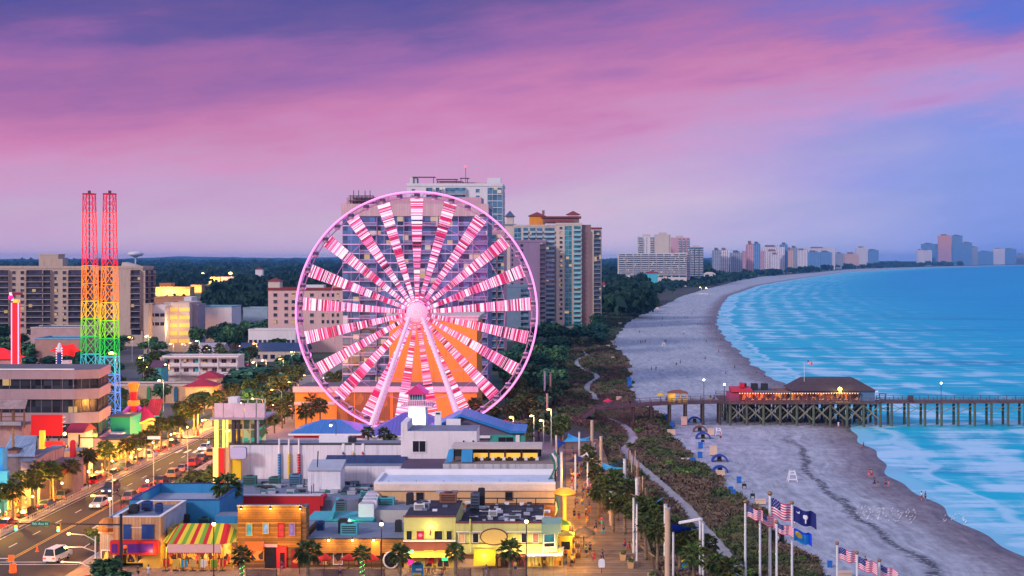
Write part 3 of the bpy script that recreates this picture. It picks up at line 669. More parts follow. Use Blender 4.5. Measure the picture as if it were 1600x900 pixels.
# distant inland buildings --------------------------------------------------
def blockhouse(name,label,cat,px0,px1,pyt,Y,dep,wall,pyb=None,wins=None,roof=None,group=None,glass=GL_ROOM,cor=None):
    """a plain low building: wall, parapet or roof, windows as rows given (n, z, w, h)"""
    x0,x1,zt = PX(px0,Y),PX(px1,Y),PZ(pyt,Y)
    t = T(name,label,cat,((x0 + x1) / 2,Y,0),group)
    t.box('wall',x0,x1,Y,Y + dep,0,zt,wall,top=ROOF_G)
    b = B()
    if roof == 'hip': b.hip(x0,x1,Y,Y + dep,zt + .01,zt + dep * .28,cor or ROOF_R,.7); t.add('roof',b)
    elif roof == 'gable':
        b.prismx([(Y - .6,zt + .01),(Y + dep + .6,zt + .01),(Y + dep / 2,zt + dep * .25)],x0 - .5,x1 + .5,cor or ROOF_R); t.add('roof',b)
    else:
        b.box(x0 - .15,x1 + .15,Y - .15,Y + .2,zt + .01,zt + .5,cor or wall); b.box(x0 - .15,x1 + .15,Y + dep - .2,Y + dep + .15,zt + .01,zt + .5,cor or wall)
        b.box(x0 - .15,x0 + .2,Y + .2,Y + dep - .2,zt + .01,zt + .5,cor or wall); b.box(x1 - .2,x1 + .15,Y + .2,Y + dep - .2,zt + .01,zt + .5,cor or wall); t.add('parapet',b)
    for n,z,w_,h_ in wins or ():
        me = window_mesh(w_,h_,glass,cor or W_WHITE)
        t.rep('window',me,[(x0 + (x1 - x0) * (k + .5) / n,Y,z) for k in range(n)])
    t.x0,t.x1,t.zt,t.Y = x0,x1,zt,Y
    return t
t = blockhouse('lit_parking_garage','cream parking garage with floors lit yellow, right of the long condo','parking garage',257,296,474,620,20,W_CREAM)
b = B(); lit = glow('sodium_floor',(1,.50,.12),.5)
for k in range(5):
    for s in range(2): b.box(t.x0 + .4 + s * 6.2,t.x0 + 5.8 + s * 5.6,t.Y - .1,t.Y - .01,4 + k * 3.6,5.6 + k * 3.6,lit)
t.add('lit_floor',b); lamp((t.x0 + 5,t.Y - 8,12),WARM,4000,1)
t = blockhouse('white_wing','white office wing with dark strip windows left of the lit garage','office',233,258,479,612,14,W_WHITE,wins=[(3,17,2,1.5),(3,13,2,1.5)])
t = blockhouse('brick_stack','orange brick block with a white stair tower above the lit garage','office',241,287,466,645,18,mat('orange_brick',(.5,.22,.12)))
t.box('stair_tower',PX(287.2,645),PX(299,645),645,655,0,PZ(464,645),W_WHITE)
t = blockhouse('grey_wing','grey wing with slim columns right of the lit garage','office',296.5,310,477,625,12,mat('grey_render',(.32,.28,.36)),wins=[(4,8,.8,4)])
t = blockhouse('brown_corner_block','narrow brown block squeezed between the condo and white wing','office',224.5,232,476,606,10,W_TAN)
t = blockhouse('blue_roofed_store','long low store with a pale blue roof edge beyond the lit garage','store',311,362,480,690,20,W_WHITE,cor=mat('sky_blue_trim',(.2,.42,.58)))
t = blockhouse('arched_shed','low pale shed with a curved roof in front of the pink hotel','shed',380,418,482,720,14,mat('blue_grey_render',(.30,.38,.46)))
# far yellow-lit mall and other small far houses
def litbox(name,label,px0,px1,pyt,pyb,m,wall,Y=None,cat='store',pw=20000):
    Y = Y or GY(pyb); t = blockhouse(name,label,cat,px0,px1,pyt,Y,20,wall)
    b = B(); n = max(2,int((px1 - px0) / 5)); W_ = t.x1 - t.x0
    for k in range(n): b.box(t.x0 + W_ * (k + .1) / n,t.x0 + W_ * (k + .9) / n,Y - .3,Y - .01,.4,t.zt * .75,m)
    t.add('lit_front',b); lamp(((t.x0 + t.x1) / 2,Y - 14,9),(1,.6,.18),pw,2)
    return t
YL = glow('lit_yellow',(1,.62,.12),1.0)
litbox('lit_store','far low store glowing yellow among dark trees beyond the garage',226,297,449,462,YL,mat('ochre_wall',(.6,.36,.1)),pw=90000)
litbox('lit_store','small far store glowing orange right of the wider yellow store',298,315,446,457,glow('lit_orange',(1,.45,.08),.9),mat('rust_wall',(.5,.2,.06)),pw=50000)
t = blockhouse('store_tower','square orange block rising behind the far yellow store','store',249,267,443,1640,16,mat('burnt_orange',(.62,.2,.05)))
t = litbox('far_hall','far hall with a yellow left half front, under a bright yellow lamp',326,344,433,441,YL,mat('ochre_wall',(.6,.36,.1)),Y=2300,pw=60000)
t = blockhouse('far_hall','far hall with a pink white front, right of its yellow neighbour','store',345.5,365,433,2300,25,mat('rose_white',(.75,.48,.46)))
Y = 2500
t = T('water_tower','white bulb water tower rising over the far wood','water tower',(PX(212,4200),4200,0))
b = B(); b.lathe((PX(212,4200),4200,0),[(5,0),(2.6,8),(2.6,46),(9,50)],W_WHITE,12); t.add('stem',b)
b = B(); b.lathe((PX(212,4200),4200,50.01),[(9,0),(21,3.5),(24,8),(22,12),(12,15),(1,16)],W_WHITE,20); t.add('tank',b,smooth=True)
t = T('church_tower','small white tower with a red top and spire in the far wood','tower',(PX(404.5,1900),1900,0))
xx = PX(404.5,1900); t.box('wall',xx - 5,xx + 5,1900,1910,0,PZ(421,1900),W_WHITE); b = B(); b.hip(xx - 5,xx + 5,1900,1910,PZ(421,1900) + .01,PZ(418,1900),ROOF_R); b.tube((xx,1905,PZ(418,1900)),(xx,1905,PZ(411,1900)),.3,dk); t.add('spire',b)
# motel and low houses inland of the street
Y = 462
t = blockhouse('motel','two storey white motel with turquoise end panels and long balconies','motel',254,372,558,Y,9,W_WHITE)
tq = mat('turquoise',(.08,.48,.55),.7); xw = (t.x1 - t.x0)
for z in (2.9,5.9):
    b = B(); b.box(t.x0,t.x1,Y - 1.5,Y - .01,z - .12,z + .12,W_WHITE); b.box(t.x0,t.x1,Y - 1.5,Y - 1.4,z + .12,z + 1.1,W_WHITE); t.add('balcony',b)
    me = window_mesh(1.6,1.5,GL_ROOM,W_PINK,2); t.rep('window',me,[(t.x0 + xw * (k + .5) / 8,Y,z + 1.5) for k in range(8)])
    for a in (.015,.43): t.box('panel',t.x0 + xw * a,t.x0 + xw * (a + .055),Y - .12,Y - .01,z + .1,z + 2.5,tq)
for k in range(5): t.box('column',t.x0 + xw * k / 4 - .15,t.x0 + xw * k / 4 + .15,Y - 1.8,Y - 1.51,0,8.6,W_WHITE)
t.box('eave',t.x0 - .5,t.x1 + .5,Y - 1.9,Y - .2,8.61,8.8,W_CREAM)
t = blockhouse('teal_house','small teal house with a plum roof left of the motel','house',236,252,574,448,8,tq,roof='gable',cor=mat('plum_roof',(.12,.05,.09)),wins=[(2,2,1,1)])
t = blockhouse('blue_roofed_motel','long motel with a dark blue roof and a swimming pool blue wall','motel',374,478,548,560,12,W_CREAM,roof='gable',cor=mat('navy_roof',(.03,.05,.13),.6),wins=[(9,2,1.6,1.5)])
t = blockhouse('pale_hall','low pale hall with a slanting roof left of the blue roofed motel','hall',308,345,550,570,14,W_WHITE,roof='gable',cor=mat('pale_roof',(.35,.32,.38)))
t = blockhouse('flat_annex','flat white annex with columns below the pink hotel','motel',388,462,516,598,10,W_WHITE,wins=[(10,6,1.4,1.4),(10,3,1.4,1.4)])
t = blockhouse('pink_store','long flat pinkish store between the condo and the lattice towers','store',48,128,513,588,22,mat('dusty_pink',(.52,.32,.31)),cor=W_CREAM)
t = blockhouse('brown_store','low brown store with a blue roof edge behind the office block','store',55,125,530,520,16,mat('brown_pink',(.45,.24,.19)),cor=mat('sky_blue_trim',(.2,.42,.58)))
t = blockhouse('beige_arcade','long flat beige arcade with green and blue arch panels','arcade',172,345,603,398,9,mat('peach_render',(.62,.38,.24)),cor=W_CREAM)
for px,m_ in ((232.5,mat('green_panel',(.03,.26,.12))),(254,mat('black_panel',(.03,.03,.03))),(275,mat('blue_panel',(.03,.14,.26)))):
    xx = PX(px,398); b = B(); b.prism([(xx - .5,.5)] + [(xx + .5,.5)] + [(xx + .5 * math.cos(a),4.2 + .7 * math.sin(a)) for a in [k * math.pi / 6 for k in range(7)]],397.6,397.99,m_); t.add('arch_panel',b)
def pavilion(name,label,px0,px1,py,Y,dep,wall,cor,eave_z=None):
    return blockhouse(name,label,'pavilion',px0,px1,py,Y,dep,wall,roof='hip',cor=cor)
CRIM = mat('crimson_roof',(.36,.02,.05),.6,.2,.5)
t = pavilion('red_roof_pavilion','cream pavilion with a crimson hipped roof, taller and rear of a pair by the arcade',308,339,591,396,7,W_CREAM,CRIM)
t = pavilion('red_roof_pavilion','cream pavilion with a crimson hipped roof, lower front one by the arcade',290,332,604,384,7,mat('warm_peach',(.7,.42,.2)),CRIM); lamp((PX(318,384),381,4),WARM,900,.3)
# hotels up the beach
t = tower('beach_hotel','long white beach hotel of stacked balconies, first beyond the near towers',966,1073,396,2080,22,mat('haze_white',(.72,.62,.60),.8,.08,.02),[(k / 9 + .006,(k + 1) / 9 - .006,'b') for k in range(9)],2.9,pyb=432,glass=glassm('far_glass',(.04,.08,.16),.2,.4,.5,.05),rail=RAIL_W,cat='hotel',bd=2,solid=True)
for nm,lb,a,c,top,Y,m_ in (('beach_tower','white tower with a dark striped flank behind the long beach hotel',997,1024,370,2200,W_WHITE),('beach_tower','tall blank cream tower behind the long beach hotel',1024,1048,367,2160,W_CREAM),
                        ('beach_tower','tall pink tower behind the right end of the long beach hotel',1047.5,1078,372,2230,W_PINK),('beach_tower','dark blue grey tower right of the pink beach tower',1078,1099,387,2320,mat('blue_grey_wall',(.16,.19,.27)))):
    t = tower(nm,lb,a,c,top,Y,22,m_,{'white': [(0,.3,'b'),(.35,.65,'w1'),(.7,1,'b')],'tall b': [(.85,.98,'w1')],'tall p': [(.4,.55,'b'),(.62,.76,'b'),(.84,.97,'b')],'dark b': [(.02,.3,'b'),(.36,.64,'b'),(.7,.98,'b')]}[lb[:6] if lb[:5] == 'tall ' or lb[:4] == 'dark' else 'white'],2.9,pyb=432,glass=GL_BLUE,cat='tower block',bd=2,solid=True)
    b = B(); b.box(-6,6,4,14,t.h + .01,t.h + 4,W_CREAM); t.add('roof_house',b)
# far skyline: each a body with floors in its facade and a roof house
def skymat(name,wall,glass,fh=3.2,bw=5.):
    if name in MATS: return MATS[name]
    m,nt,p = newmat(name)
    s = nt.nodes.new('ShaderNodeSeparateXYZ'); lk(nt,nt.nodes.new('ShaderNodeTexCoord').outputs['Object'],s.inputs[0])
    a = math_n(nt,'LESS_THAN',math_n(nt,'FRACT',math_n(nt,'DIVIDE',s.outputs[2],fh)),.55)
    q = math_n(nt,'LESS_THAN',math_n(nt,'FRACT',math_n(nt,'DIVIDE',math_n(nt,'ADD',s.outputs[0],s.outputs[1]),bw)),.6)
    c = mixc(nt,math_n(nt,'MULTIPLY',a,q),wall,glass); lk(nt,c,p.inputs['Base Color']); p.inputs['Roughness'].default_value = .6
    MATS[name] = m; return m
SKM = [skymat('far_white',(.85,.74,.76),(.06,.09,.2)),skymat('far_pink',(.66,.34,.38),(.20,.14,.22)),skymat('far_grey',(.34,.36,.44),(.08,.12,.2)),skymat('far_peach',(.72,.44,.36),(.2,.16,.2)),skymat('far_blue',(.16,.32,.58),(.03,.08,.2))]
far = [(1115,1126,391,3200,2,'grey block left of a paler twin'),(1126,1139,391,3250,0,'pale block right of a grey twin'),(1143,1160,395,3300,2,'low grey block beside a big pink hotel'),(1162,1194,392,3000,1,'big pink hotel with a domed tower'),(1168,1178,382,3040,1,'round topped tower behind the big pink hotel'),
       (1178,1188,381,3100,4,'blue tower behind the big pink hotel'),(1188,1226,386,3300,0,'wide pale hotel behind several towers'),(1196,1222,393,3150,0,'white hotel of stacked balconies'),(1205,1219,401,3080,0,'low white hotel at the beach edge'),(1221,1231,382,3500,4,'slim blue tower'),
       (1227,1240,391,3180,3,'peach tower between white ones'),(1237,1246,387,3400,2,'dark slim tower right of a peach one'),(1245,1262,391,3300,0,'white tower with dark bands'),(1257,1305,388,3700,0,'broad white hotel under two brown roofs'),(1262,1282,397,3550,4,'low blue block before a broad white hotel'),(1280,1300,397,3560,4,'second low blue block before a broad white hotel'),
       (1306,1318,399,4100,2,'low grey hotel'),(1320,1342,400,4000,3,'low peach hotel'),(1338,1356,387,3950,0,'white stepped tower standing alone'),(1355,1373,391,4050,4,'blue flank block right of a lone white tower'),
       (1434,1442,391,5400,0,'narrow white tower at the left of the farthest group'),(1441,1456,391,5350,0,'white front block of the farthest group'),(1441,1462,381,5600,4,'blue slab of the farthest group'),(1460,1488,381,5700,4,'wide blue slab of the farthest group'),(1467,1487,368,5900,1,'pink topped tower, left of the tallest pair'),
       (1487,1504,368,5800,4,'blue tower, right of the tallest pair'),(1503,1519,379,5700,4,'tower with a dark cap right of the tallest pair'),(1517,1528,386,5600,2,'grey tower right of the farthest group'),(1528,1552,393,6300,4,'low blue slab near the right edge'),(1552,1570,389,6200,0,'pale tower near the right edge'),(1568,1588,389,6400,4,'blue tower last but one along the far shore'),(1588,1600,400,6600,2,'low grey block, last along the far shore')]
def ywood(px):
    return next((Y for Y in range(1200,15000,40) if CX + interp(VEG,Y) * F / Y > px),12000)
for a,c,top,Y,k,lb in far:
    Y = max(Y,min(11300,ywood(c) * 1.1))
    top -= 3 if top > 395 else 0
    Yb = Y; xx = PX((a + c) / 2,Yb); t = T('skyline_hotel',lb + ' on the distant shore','hotel',(xx,Yb,0),'hotels along the far shore',0,True)
    ww = (c - a) * Yb / F / 2; hh = max(20,PZ(top,Yb)); b = B(); b.box(-ww,ww,0,30,0,hh,SKM[k],ROOF_G); t.add('wall',b)
    b = B(); dc = W_BRICK if k in (0,1,3) else ROOF_G
    b.box(-ww * .55,ww * .2,6,20,hh + .01,hh + 6 + 3 * (k % 2),dc); b.box(ww * .3,ww * .6,6,20,hh + .01,hh + 4,SKM[k])
    t.add('roof_house',b)
# ------------------------------------------------------------------ foreground shops, Y = 185 row
Y0 = 185.0
X = lambda px,Y=Y0: PX(px,Y)
Z = lambda py,Y=Y0: PZ(py,Y)
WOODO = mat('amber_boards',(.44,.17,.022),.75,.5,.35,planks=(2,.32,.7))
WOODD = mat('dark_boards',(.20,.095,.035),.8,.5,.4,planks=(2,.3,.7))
TANB = mat('tan_boards',(.58,.30,.14),.75,.25,.4,planks=(0,.45,.3))
BLUEW = mat('bright_blue_wall',(.035,.24,.47),.75,.18,.25,streak=.2)
BLUED = mat('shutter_blue',(.02,.07,.26),.6,.12)
TURQ = mat('turquoise_wall',(.07,.38,.44),.75,.2,.25,streak=.2)
LILW = mat('white_siding',(.74,.68,.74),.75,.1,.2,streak=.3,planks=(0,.6,.06))
LILC = mat('white_wall',(.76,.68,.71),.8,.1,.15,streak=.25)
GREYC = mat('stained_concrete',(.50,.46,.47),.85,.15,.25,streak=.5)
TANW = mat('apricot_wall',(.74,.43,.21),.8,.08,.2,streak=.15)
YEL = mat('lime_render',(.60,.57,.20),.8,.1,.3,streak=.2)
YEL2 = mat('yellow_render',(.72,.48,.08),.8,.1,.3)
SAGE = mat('sage_green',(.26,.40,.29),.75,.12)
MAROON = mat('maroon_band',(.17,.05,.05),.7,.3,.5)
REDP = mat('red_paint',(.62,.02,.025),.6,.12)
PURP = mat('purple_sign',(.10,.02,.22),.5,.3,1.2)
TARB = mat('black_roof',(.035,.03,.045),.9,.5,.8)
ROOFB = mat('blue_grey_roof',(.17,.19,.26),.9,.35,.5)
METAL = mat('galvanised',(.45,.46,.50),.5,.2,.8,metal=.3)
DARKM = mat('dark_metal',(.03,.03,.035),.5,.2)
WHT = mat('white_paint',(.80,.76,.78),.6,.08)
SHOPG = litshop('goods_and_dark_gaps',[(.9,.36,.03),(.06,.03,.02),(.75,.30,.04),(.95,.60,.14),(.10,.03,.02),(.05,.03,.02),(.04,.02,.015),(.9,.62,.2),(.55,.05,.04),(.85,.32,.03)],.45,1.6)  # dark cells paint the shade of open shop entrances among the goods
SHOPD = litshop('bar_inside',[(.03,.015,.012),(.30,.10,.03),(.06,.02,.02),(.55,.22,.05),(.02,.02,.02),(.35,.04,.03)],.35,1.1)
SHOPY = litshop('yellow_shop',[(.95,.55,.06),(.12,.06,.02),(.95,.66,.12),(.7,.26,.03),(.95,.50,.05)],.45,.9)
AWN = mat('awning_yellow',(.80,.55,.03),.7,.08); AWNG = mat('awning_green',(.20,.36,.03),.7,.1); AWNR = mat('awning_red',(.60,.02,.02),.7,.1)
PEACHS = mat('pink_sign',(.80,.42,.36),.6,.1)
def shell(t,name,x0,x1,y0,y1,z0,z1,m,th=.3,roofz=None,roofm=None,cap=None):
    """four walls with a parapet round a sunken flat roof"""
    b = B(); b.box(x0,x1,y0,y0 + th,z0,z1,m); b.box(x0,x1,y1 - th,y1,z0,z1,m); b.box(x0,x0 + th,y0 + th,y1 - th,z0,z1,m); b.box(x1 - th,x1,y0 + th,y1 - th,z0,z1,m)
    w_ = t.add(name,b)
    rz = roofz if roofz is not None else z1 - .8
    t.box('roof',x0 + th + .002,x1 - th - .002,y0 + th + .002,y1 - th - .002,rz - .3,rz,roofm or ROOF_G)
    if cap:
        b = B(); e = .06
        b.box(x0 - e,x1 + e,y0 - e,y0 + th + e,z1 + .003,z1 + .12,cap); b.box(x0 - e,x1 + e,y1 - th - e,y1 + e,z1 + .003,z1 + .12,cap)
        b.box(x0 - e,x0 + th + e,y0 + th + e,y1 - th - e,z1 + .003,z1 + .12,cap); b.box(x1 - th - e,x1 + e,y0 + th + e,y1 - th - e,z1 + .003,z1 + .12,cap); t.add('coping',b,w_)
    return w_
def shopfront(t,x0,x1,z0,z1,Y,goods,frame,n=4,name='shop_window'):
    b = B(); b.poly([(x0,Y - .02,z0),(x1,Y - .02,z0),(x1,Y - .02,z1),(x0,Y - .02,z1)],goods); o = t.add(name,b)
    b = B()
    for k in range(n + 1): xx = x0 + (x1 - x0) * k / n; b.box(xx - .06,xx + .06,Y - .13,Y - .025,z0,z1,frame)
    b.box(x0 - .06,x1 + .06,Y - .15,Y - .03,z1,z1 + .14,frame); b.box(x0 - .06,x1 + .06,Y - .15,Y - .03,z0 - .1,z0,frame); t.add('frame',b,o)
    return o
def win(t,px0,px1,py0,py1,Y,gl,fr,cols=1,parent=None):
    me = window_mesh(PX(px1,Y) - PX(px0,Y),PZ(py0,Y) - PZ(py1,Y),gl,fr,cols)
    t.rep('window',me,[((PX(px0,Y) + PX(px1,Y)) / 2,Y,(PZ(py0,Y) + PZ(py1,Y)) / 2)])
BLK = glassm('black_window',(.02,.02,.028),.15,.4,.3)
BLUG = glassm('sky_window',(.03,.16,.26),.1,.6,.3)
# 1 corner shop
t = T('corner_shop','two storey tan boarded corner shop with blue shutters over a red and purple sign','shop',(X(220),Y0,0))
x0,x1,zt = X(177),X(251),Z(808)
shell(t,'wall',x0,x1,Y0,197.5,3.1,zt,TANB,roofz=zt - .5,roofm=ROOFB,cap=WHT)
b = B(); b.box(x1 + .01,x1 + .09,186.5,197,4.6,zt - .2,mat('pale_patch',(.42,.44,.52),.8,.4,.5)); t.add('side_panel',b)
for a,c in ((193,204.5),(222,240.5)):
    b = B(); b.box(X(a),X(c),Y0 - .14,Y0 - .005,Z(840.5),Z(820),BLUED); sh = t.add('shutter',b)
    b = B(); b.box(X(a) - .1,X(c) + .1,Y0 - .2,Y0 - .145,Z(820),Z(819),BLUED); b.box(X(a) - .1,X(c) + .1,Y0 - .2,Y0 - .145,Z(841.5),Z(840.5),BLUED); t.add('frame',b,sh)
t.box('rail',X(204.5),X(222),Y0 - .1,Y0 - .02,Z(825),Z(824),WHT)
b = B(); b.box(X(176),X(249),Y0 - 1.1,Y0 - .3,Z(864),Z(843),REDP); sg = t.add('sign_band',b)
b = B(); b.box(X(192),X(243),Y0 - 1.16,Y0 - 1.105,Z(860.5),Z(847.5),PURP); b.box(X(179),X(187),Y0 - 1.16,Y0 - 1.105,Z(860.5),Z(847.5),PURP); t.add('sign_face',b,sg)
b = B(); b.box(x0,x0 + .4,Y0,Y0 + 9,.13,3.09,YEL2); b.box(x1 - 2.4,x1,Y0,Y0 + 9,.13,3.09,YEL2); b.box(x0 + .4,x1 - 2.4,Y0 + 3,Y0 + 3.2,.13,3.09,YEL2); t.add('ground_floor',b)
shopfront(t,X(198),X(229),.9,2.9,Y0 + .2,SHOPG,YEL2,2)
lamp((X(214),Y0 - .6,2.7),WARM,320,.25); lamp((X(240),Y0 - 1.6,2.6),SOD,220,.2)
t2 = T('side_kiosk','grey slatted kiosk with a yellow lit door left of the corner shop','kiosk',(X(163),Y0 + 2,0))
t2.box('wall',X(150),X(176),Y0 + 1.5,Y0 + 6,.13,4.6,mat('grey_slats',(.42,.38,.34),.8,.3,.5,planks=(0,.3,.4)),top=ROOFB)
b = B(); b.box(X(149),X(176.5),Y0 + 1.2,Y0 + 6.2,4.61,4.85,WHT); t2.add('roof',b); shopfront(t2,X(153),X(172),.5,2.2,Y0 + 1.48,SHOPY,WHT,2)
b = B(); b.lathe((X(163),Y0 + 1.4,4.86),[(1.1,0),(1.35,.5),(1.2,1.2),(.7,1.75),(.05,1.9)],mat('orange_lion',(.55,.2,.04),.7,.4,1.5),10); t2.add('orange_dome',b)
# 2 striped awning shop
t = T('striped_awning_shop','open front gift shop under a red green and yellow striped awning','shop',(X(313),Y0,0))
shell(t,'wall',X(255),X(369),Y0 + 2,190.5,.13,Z(830),mat('mustard_wall',(.46,.32,.07),.8,.2),roofm=ROOFB)
n = 16; cols = [AWNG,AWNR,AWN,AWNG,AWN,AWNR,AWN,AWNG,AWNR,AWN,AWNG,AWN,AWNR,AWN,AWNG,AWNR]
b = B(); tx0,tx1,bx0,bx1 = X(276),X(351),X(257),X(370); zt_,zb_ = Z(822),Z(850,Y0 - 2.2); yt,yb = Y0 + 1.9,Y0 - 2.2
def stripes(P0,P1,Q0,Q1,n,off=0):
    for k in range(n):
        a,c = k / n,(k + 1) / n; L = lambda A,B_,s: tuple(A[i] + (B_[i] - A[i]) * s for i in range(3))
        b.poly([L(Q0,Q1,a),L(Q0,Q1,c),L(P0,P1,c),L(P0,P1,a)],cols[(k + off) % len(cols)])
mx0,mx1 = X(270),X(356)
stripes((tx0,yt,zt_),(tx1,yt,zt_),(mx0,yb,zb_),(mx1,yb,zb_),13)
stripes((bx0,yt,zb_ + .6),(tx0,yt,zt_),(bx0,yb + 1.4,zb_),(mx0,yb,zb_),4,2)
stripes((tx1,yt,zt_),(bx1,yt,zb_ + .6),(mx1,yb,zb_),(bx1,yb + 1.4,zb_),4,1)
b.poly([(bx0,yt,zb_ - .01),(bx1,yt,zb_ - .01),(bx1,yb + 1.4,zb_ - .01),(mx1,yb,zb_ - .01),(mx0,yb,zb_ - .01),(bx0,yb + 1.4,zb_ - .01)],AWN)
t.add('awning',b)
b = B(); b.box(X(269),X(352),yb - .1,yb + .1,zb_ - 1.15,zb_ - .05,PEACHS); sg = t.add('sign_board',b)
b = B()
for k in range(24): b.prism([(X(269) + k * .302,zb_ - 1.16),(X(269) + k * .302 + .15,zb_ - 1.42),(X(269) + k * .302 + .3,zb_ - 1.16)],yb - .05,yb + .05,REDP)
t.add('scallop',b,sg)
shopfront(t,X(258),X(368),.25,3.3,Y0 + 1.95,SHOPG,YEL2,9)
b = B()
for k in range(5): xx = X(262 + k * 26); b.box(xx - .1,xx + .1,Y0 - .9,Y0 - .7,.13,3.2,YEL2)
t.add('post',b)
for px in (270,300,330,358): lamp((X(px),Y0 - .4,2.9),WARM,330,.2)
# goods on stands outside
for i,(px,m_,lb) in enumerate(((264,AWNR,'red'),(280,YEL2,'yellow'),(292,mat('beach_blue',(.03,.3,.6)),'blue'),(306,mat('skin_rack',(.7,.4,.15)),'orange'),(322,WHT,'white'),(338,AWNG,'green'),(352,REDP,'bright red'))):
    t3 = T('goods_rack',f'{lb} goods rack in front of the striped awning shop','rack',(X(px),Y0 - 1.5,.13),'racks outside the gift shop')
    b = B(); xx = X(px); b.tube((xx,Y0 - 1.5,.13),(xx,Y0 - 1.5,1.75),.05,DARKM); b.tube((xx - .45,Y0 - 1.5,1.7),(xx + .45,Y0 - 1.5,1.7),.04,DARKM); b.box(xx - .4,xx + .4,Y0 - 1.8,Y0 - 1.2,.13,.2,DARKM); t3.add('stand',b)
    b = B()
    for k in range(6): q = xx - .4 + k * .15; b.box(q,q + .11,Y0 - 1.75,Y0 - 1.3,.6 + .15 * (k % 2),1.64,m_ if k % 3 else YEL2)
    t3.add('clothes',b)
# 3 blue building behind
t = T('blue_building','bright blue flat roofed building wrapping behind the corner shop','building',(X(260,198),198,0))
shell(t,'wall',X(166,190) + .6,X(343,198.2),198.2,213,0,7.0,BLUEW,roofz=5.6,roofm=mat('pale_roof_sheet',(.32,.33,.42),.9,.3,.3),cap=mat('navy_coping',(.02,.05,.22)))
b = B(); b.box(X(166,190) + .6,X(166,190) + .9,187.5,198.19,0,6.3,BLUEW); t.add('side_wall',b)
b = B(); b.box(X(343,198.2) + .01,X(373,194),195.5,199,0,5.2,BLUEW,ROOFB); t.add('side_wing',b)
b = B(); b.box(X(280,192),X(340,192),190.6,198.19,0,3.6,BLUEW,ROOFB); t.add('rear_wing',b)
lamp((X(245,205),205,6.2),WARM,130,.15)
# 4 amber wood building
t = T('amber_wood_building','two storey amber plank building lit from its roof edge, with framed pictures','restaurant',(X(424),Y0,0))
x0,x1,zt = X(371.5),X(470),Z(791)
b = B(); b.box(x0,x1,Y0,186.6,3.0,zt,WOODO,ROOF_G); t.add('wall',b); t.box('rear_block',x0,x1,186.61,197,0,4.4,WOODD,top=ROOFB)
b = B(); b.box(x1 + .005,X(478),Y0 + .2,187.5,.13,zt - .1,WOODD,ROOF_G); t.add('end_wall',b)
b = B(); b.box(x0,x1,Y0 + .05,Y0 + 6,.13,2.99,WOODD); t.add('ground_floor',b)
b = B(); b.box(x0 - .1,x1 + .2,Y0 - .1,Y0 + .2,zt + .005,zt + .16,mat('old_coping',(.35,.25,.16))); t.add('coping',b)
for px in (379,425,471):
    b = B(); b.path([(X(px),Y0 + .1,zt + .16),(X(px),Y0 - .2,zt + .55),(X(px),Y0 - .8,zt + .45),(X(px),Y0 - .95,zt + .15)],.04,DARKM); g_ = t.add('gooseneck_lamp',b)
    b = B(); b.lathe((X(px),Y0 - .95,zt - .1),[(.3,0),(.22,.16),(.06,.28)],DARKM,10); b.ball((X(px),Y0 - .95,zt - .08),.15,glow('bulb_warm',(1,.72,.35),9),6); t.add('shade',b,g_)
    lamp((X(px),Y0 - 1.0,zt - .35),(1,.6,.2),330,.12)
PICS = [(389.5,819,836,mat('pic_teal',(.1,.45,.45),.6,.9,1.2),YEL2),(415.5,818,833,mat('pic_blue',(.25,.45,.7),.6,.8,1.5),YEL2),(439,818,838,mat('pic_red',(.7,.06,.05),.6,.6,1.6),REDP),(456.5,818,836,mat('pic_violet',(.25,.18,.45),.6,.8,1.5),mat('rose_frame',(.6,.25,.2)))]
for px,a,c,m_,f_ in PICS:
    b = B(); b.box(X(px - 4),X(px + 4),Y0 - .09,Y0 - .005,Z(c),Z(a),m_); o = t.add('picture_panel',b)
    b = B()
    for q0,q1,r0,r1 in ((-5,5,a - 1.2,a),(-5,5,c,c + 1.2),(-5,-4,a,c),(4,5,a,c)): b.box(X(px + q0),X(px + q1),Y0 - .14,Y0 - .004,Z(r1),Z(r0),f_)
    t.add('frame',b,o)
shopfront(t,X(392),X(412),1.3,2.9,Y0 + .02,SHOPD,mat('orange_frame',(.6,.25,.04)),1)
b = B(); b.prismx([(Y0 - 1.3,2.75),(Y0 - .01,3.1),(Y0 - .01,3.75)],X(383),X(413),mat('orange_awning',(.75,.16,.02),.7,.1)); t.add('awning',b)
b = B(); b.box(X(414),X(432),Y0 - .03,Y0 + .04,.15,2.9,BLK); t.add('doorway',b)  # black panel paints the shade inside the opening
b = B(); b.box(X(432.5),X(448),Y0 - .2,Y0 + .04,.15,3.1,REDP); d_ = t.add('door',b); b = B(); b.box(X(438),X(445),Y0 - .26,Y0 - .21,.2,2.3,BLK); t.add('opening',b,d_)  # black panel again paints the dark inside
b = B(); b.box(X(455),X(466),Y0 - .1,Y0 + .04,.15,2.7,mat('dark_red',(.32,.012,.012))); t.add('red_panel',b)
b = B(); b.box(X(411),X(434),Y0 - .3,Y0 - .21,3.05,3.45,PEACHS); t.add('sign_board',b)
for px in (400,440): lamp((X(px),Y0 - 1.6,2.5),SOD,280,.2)
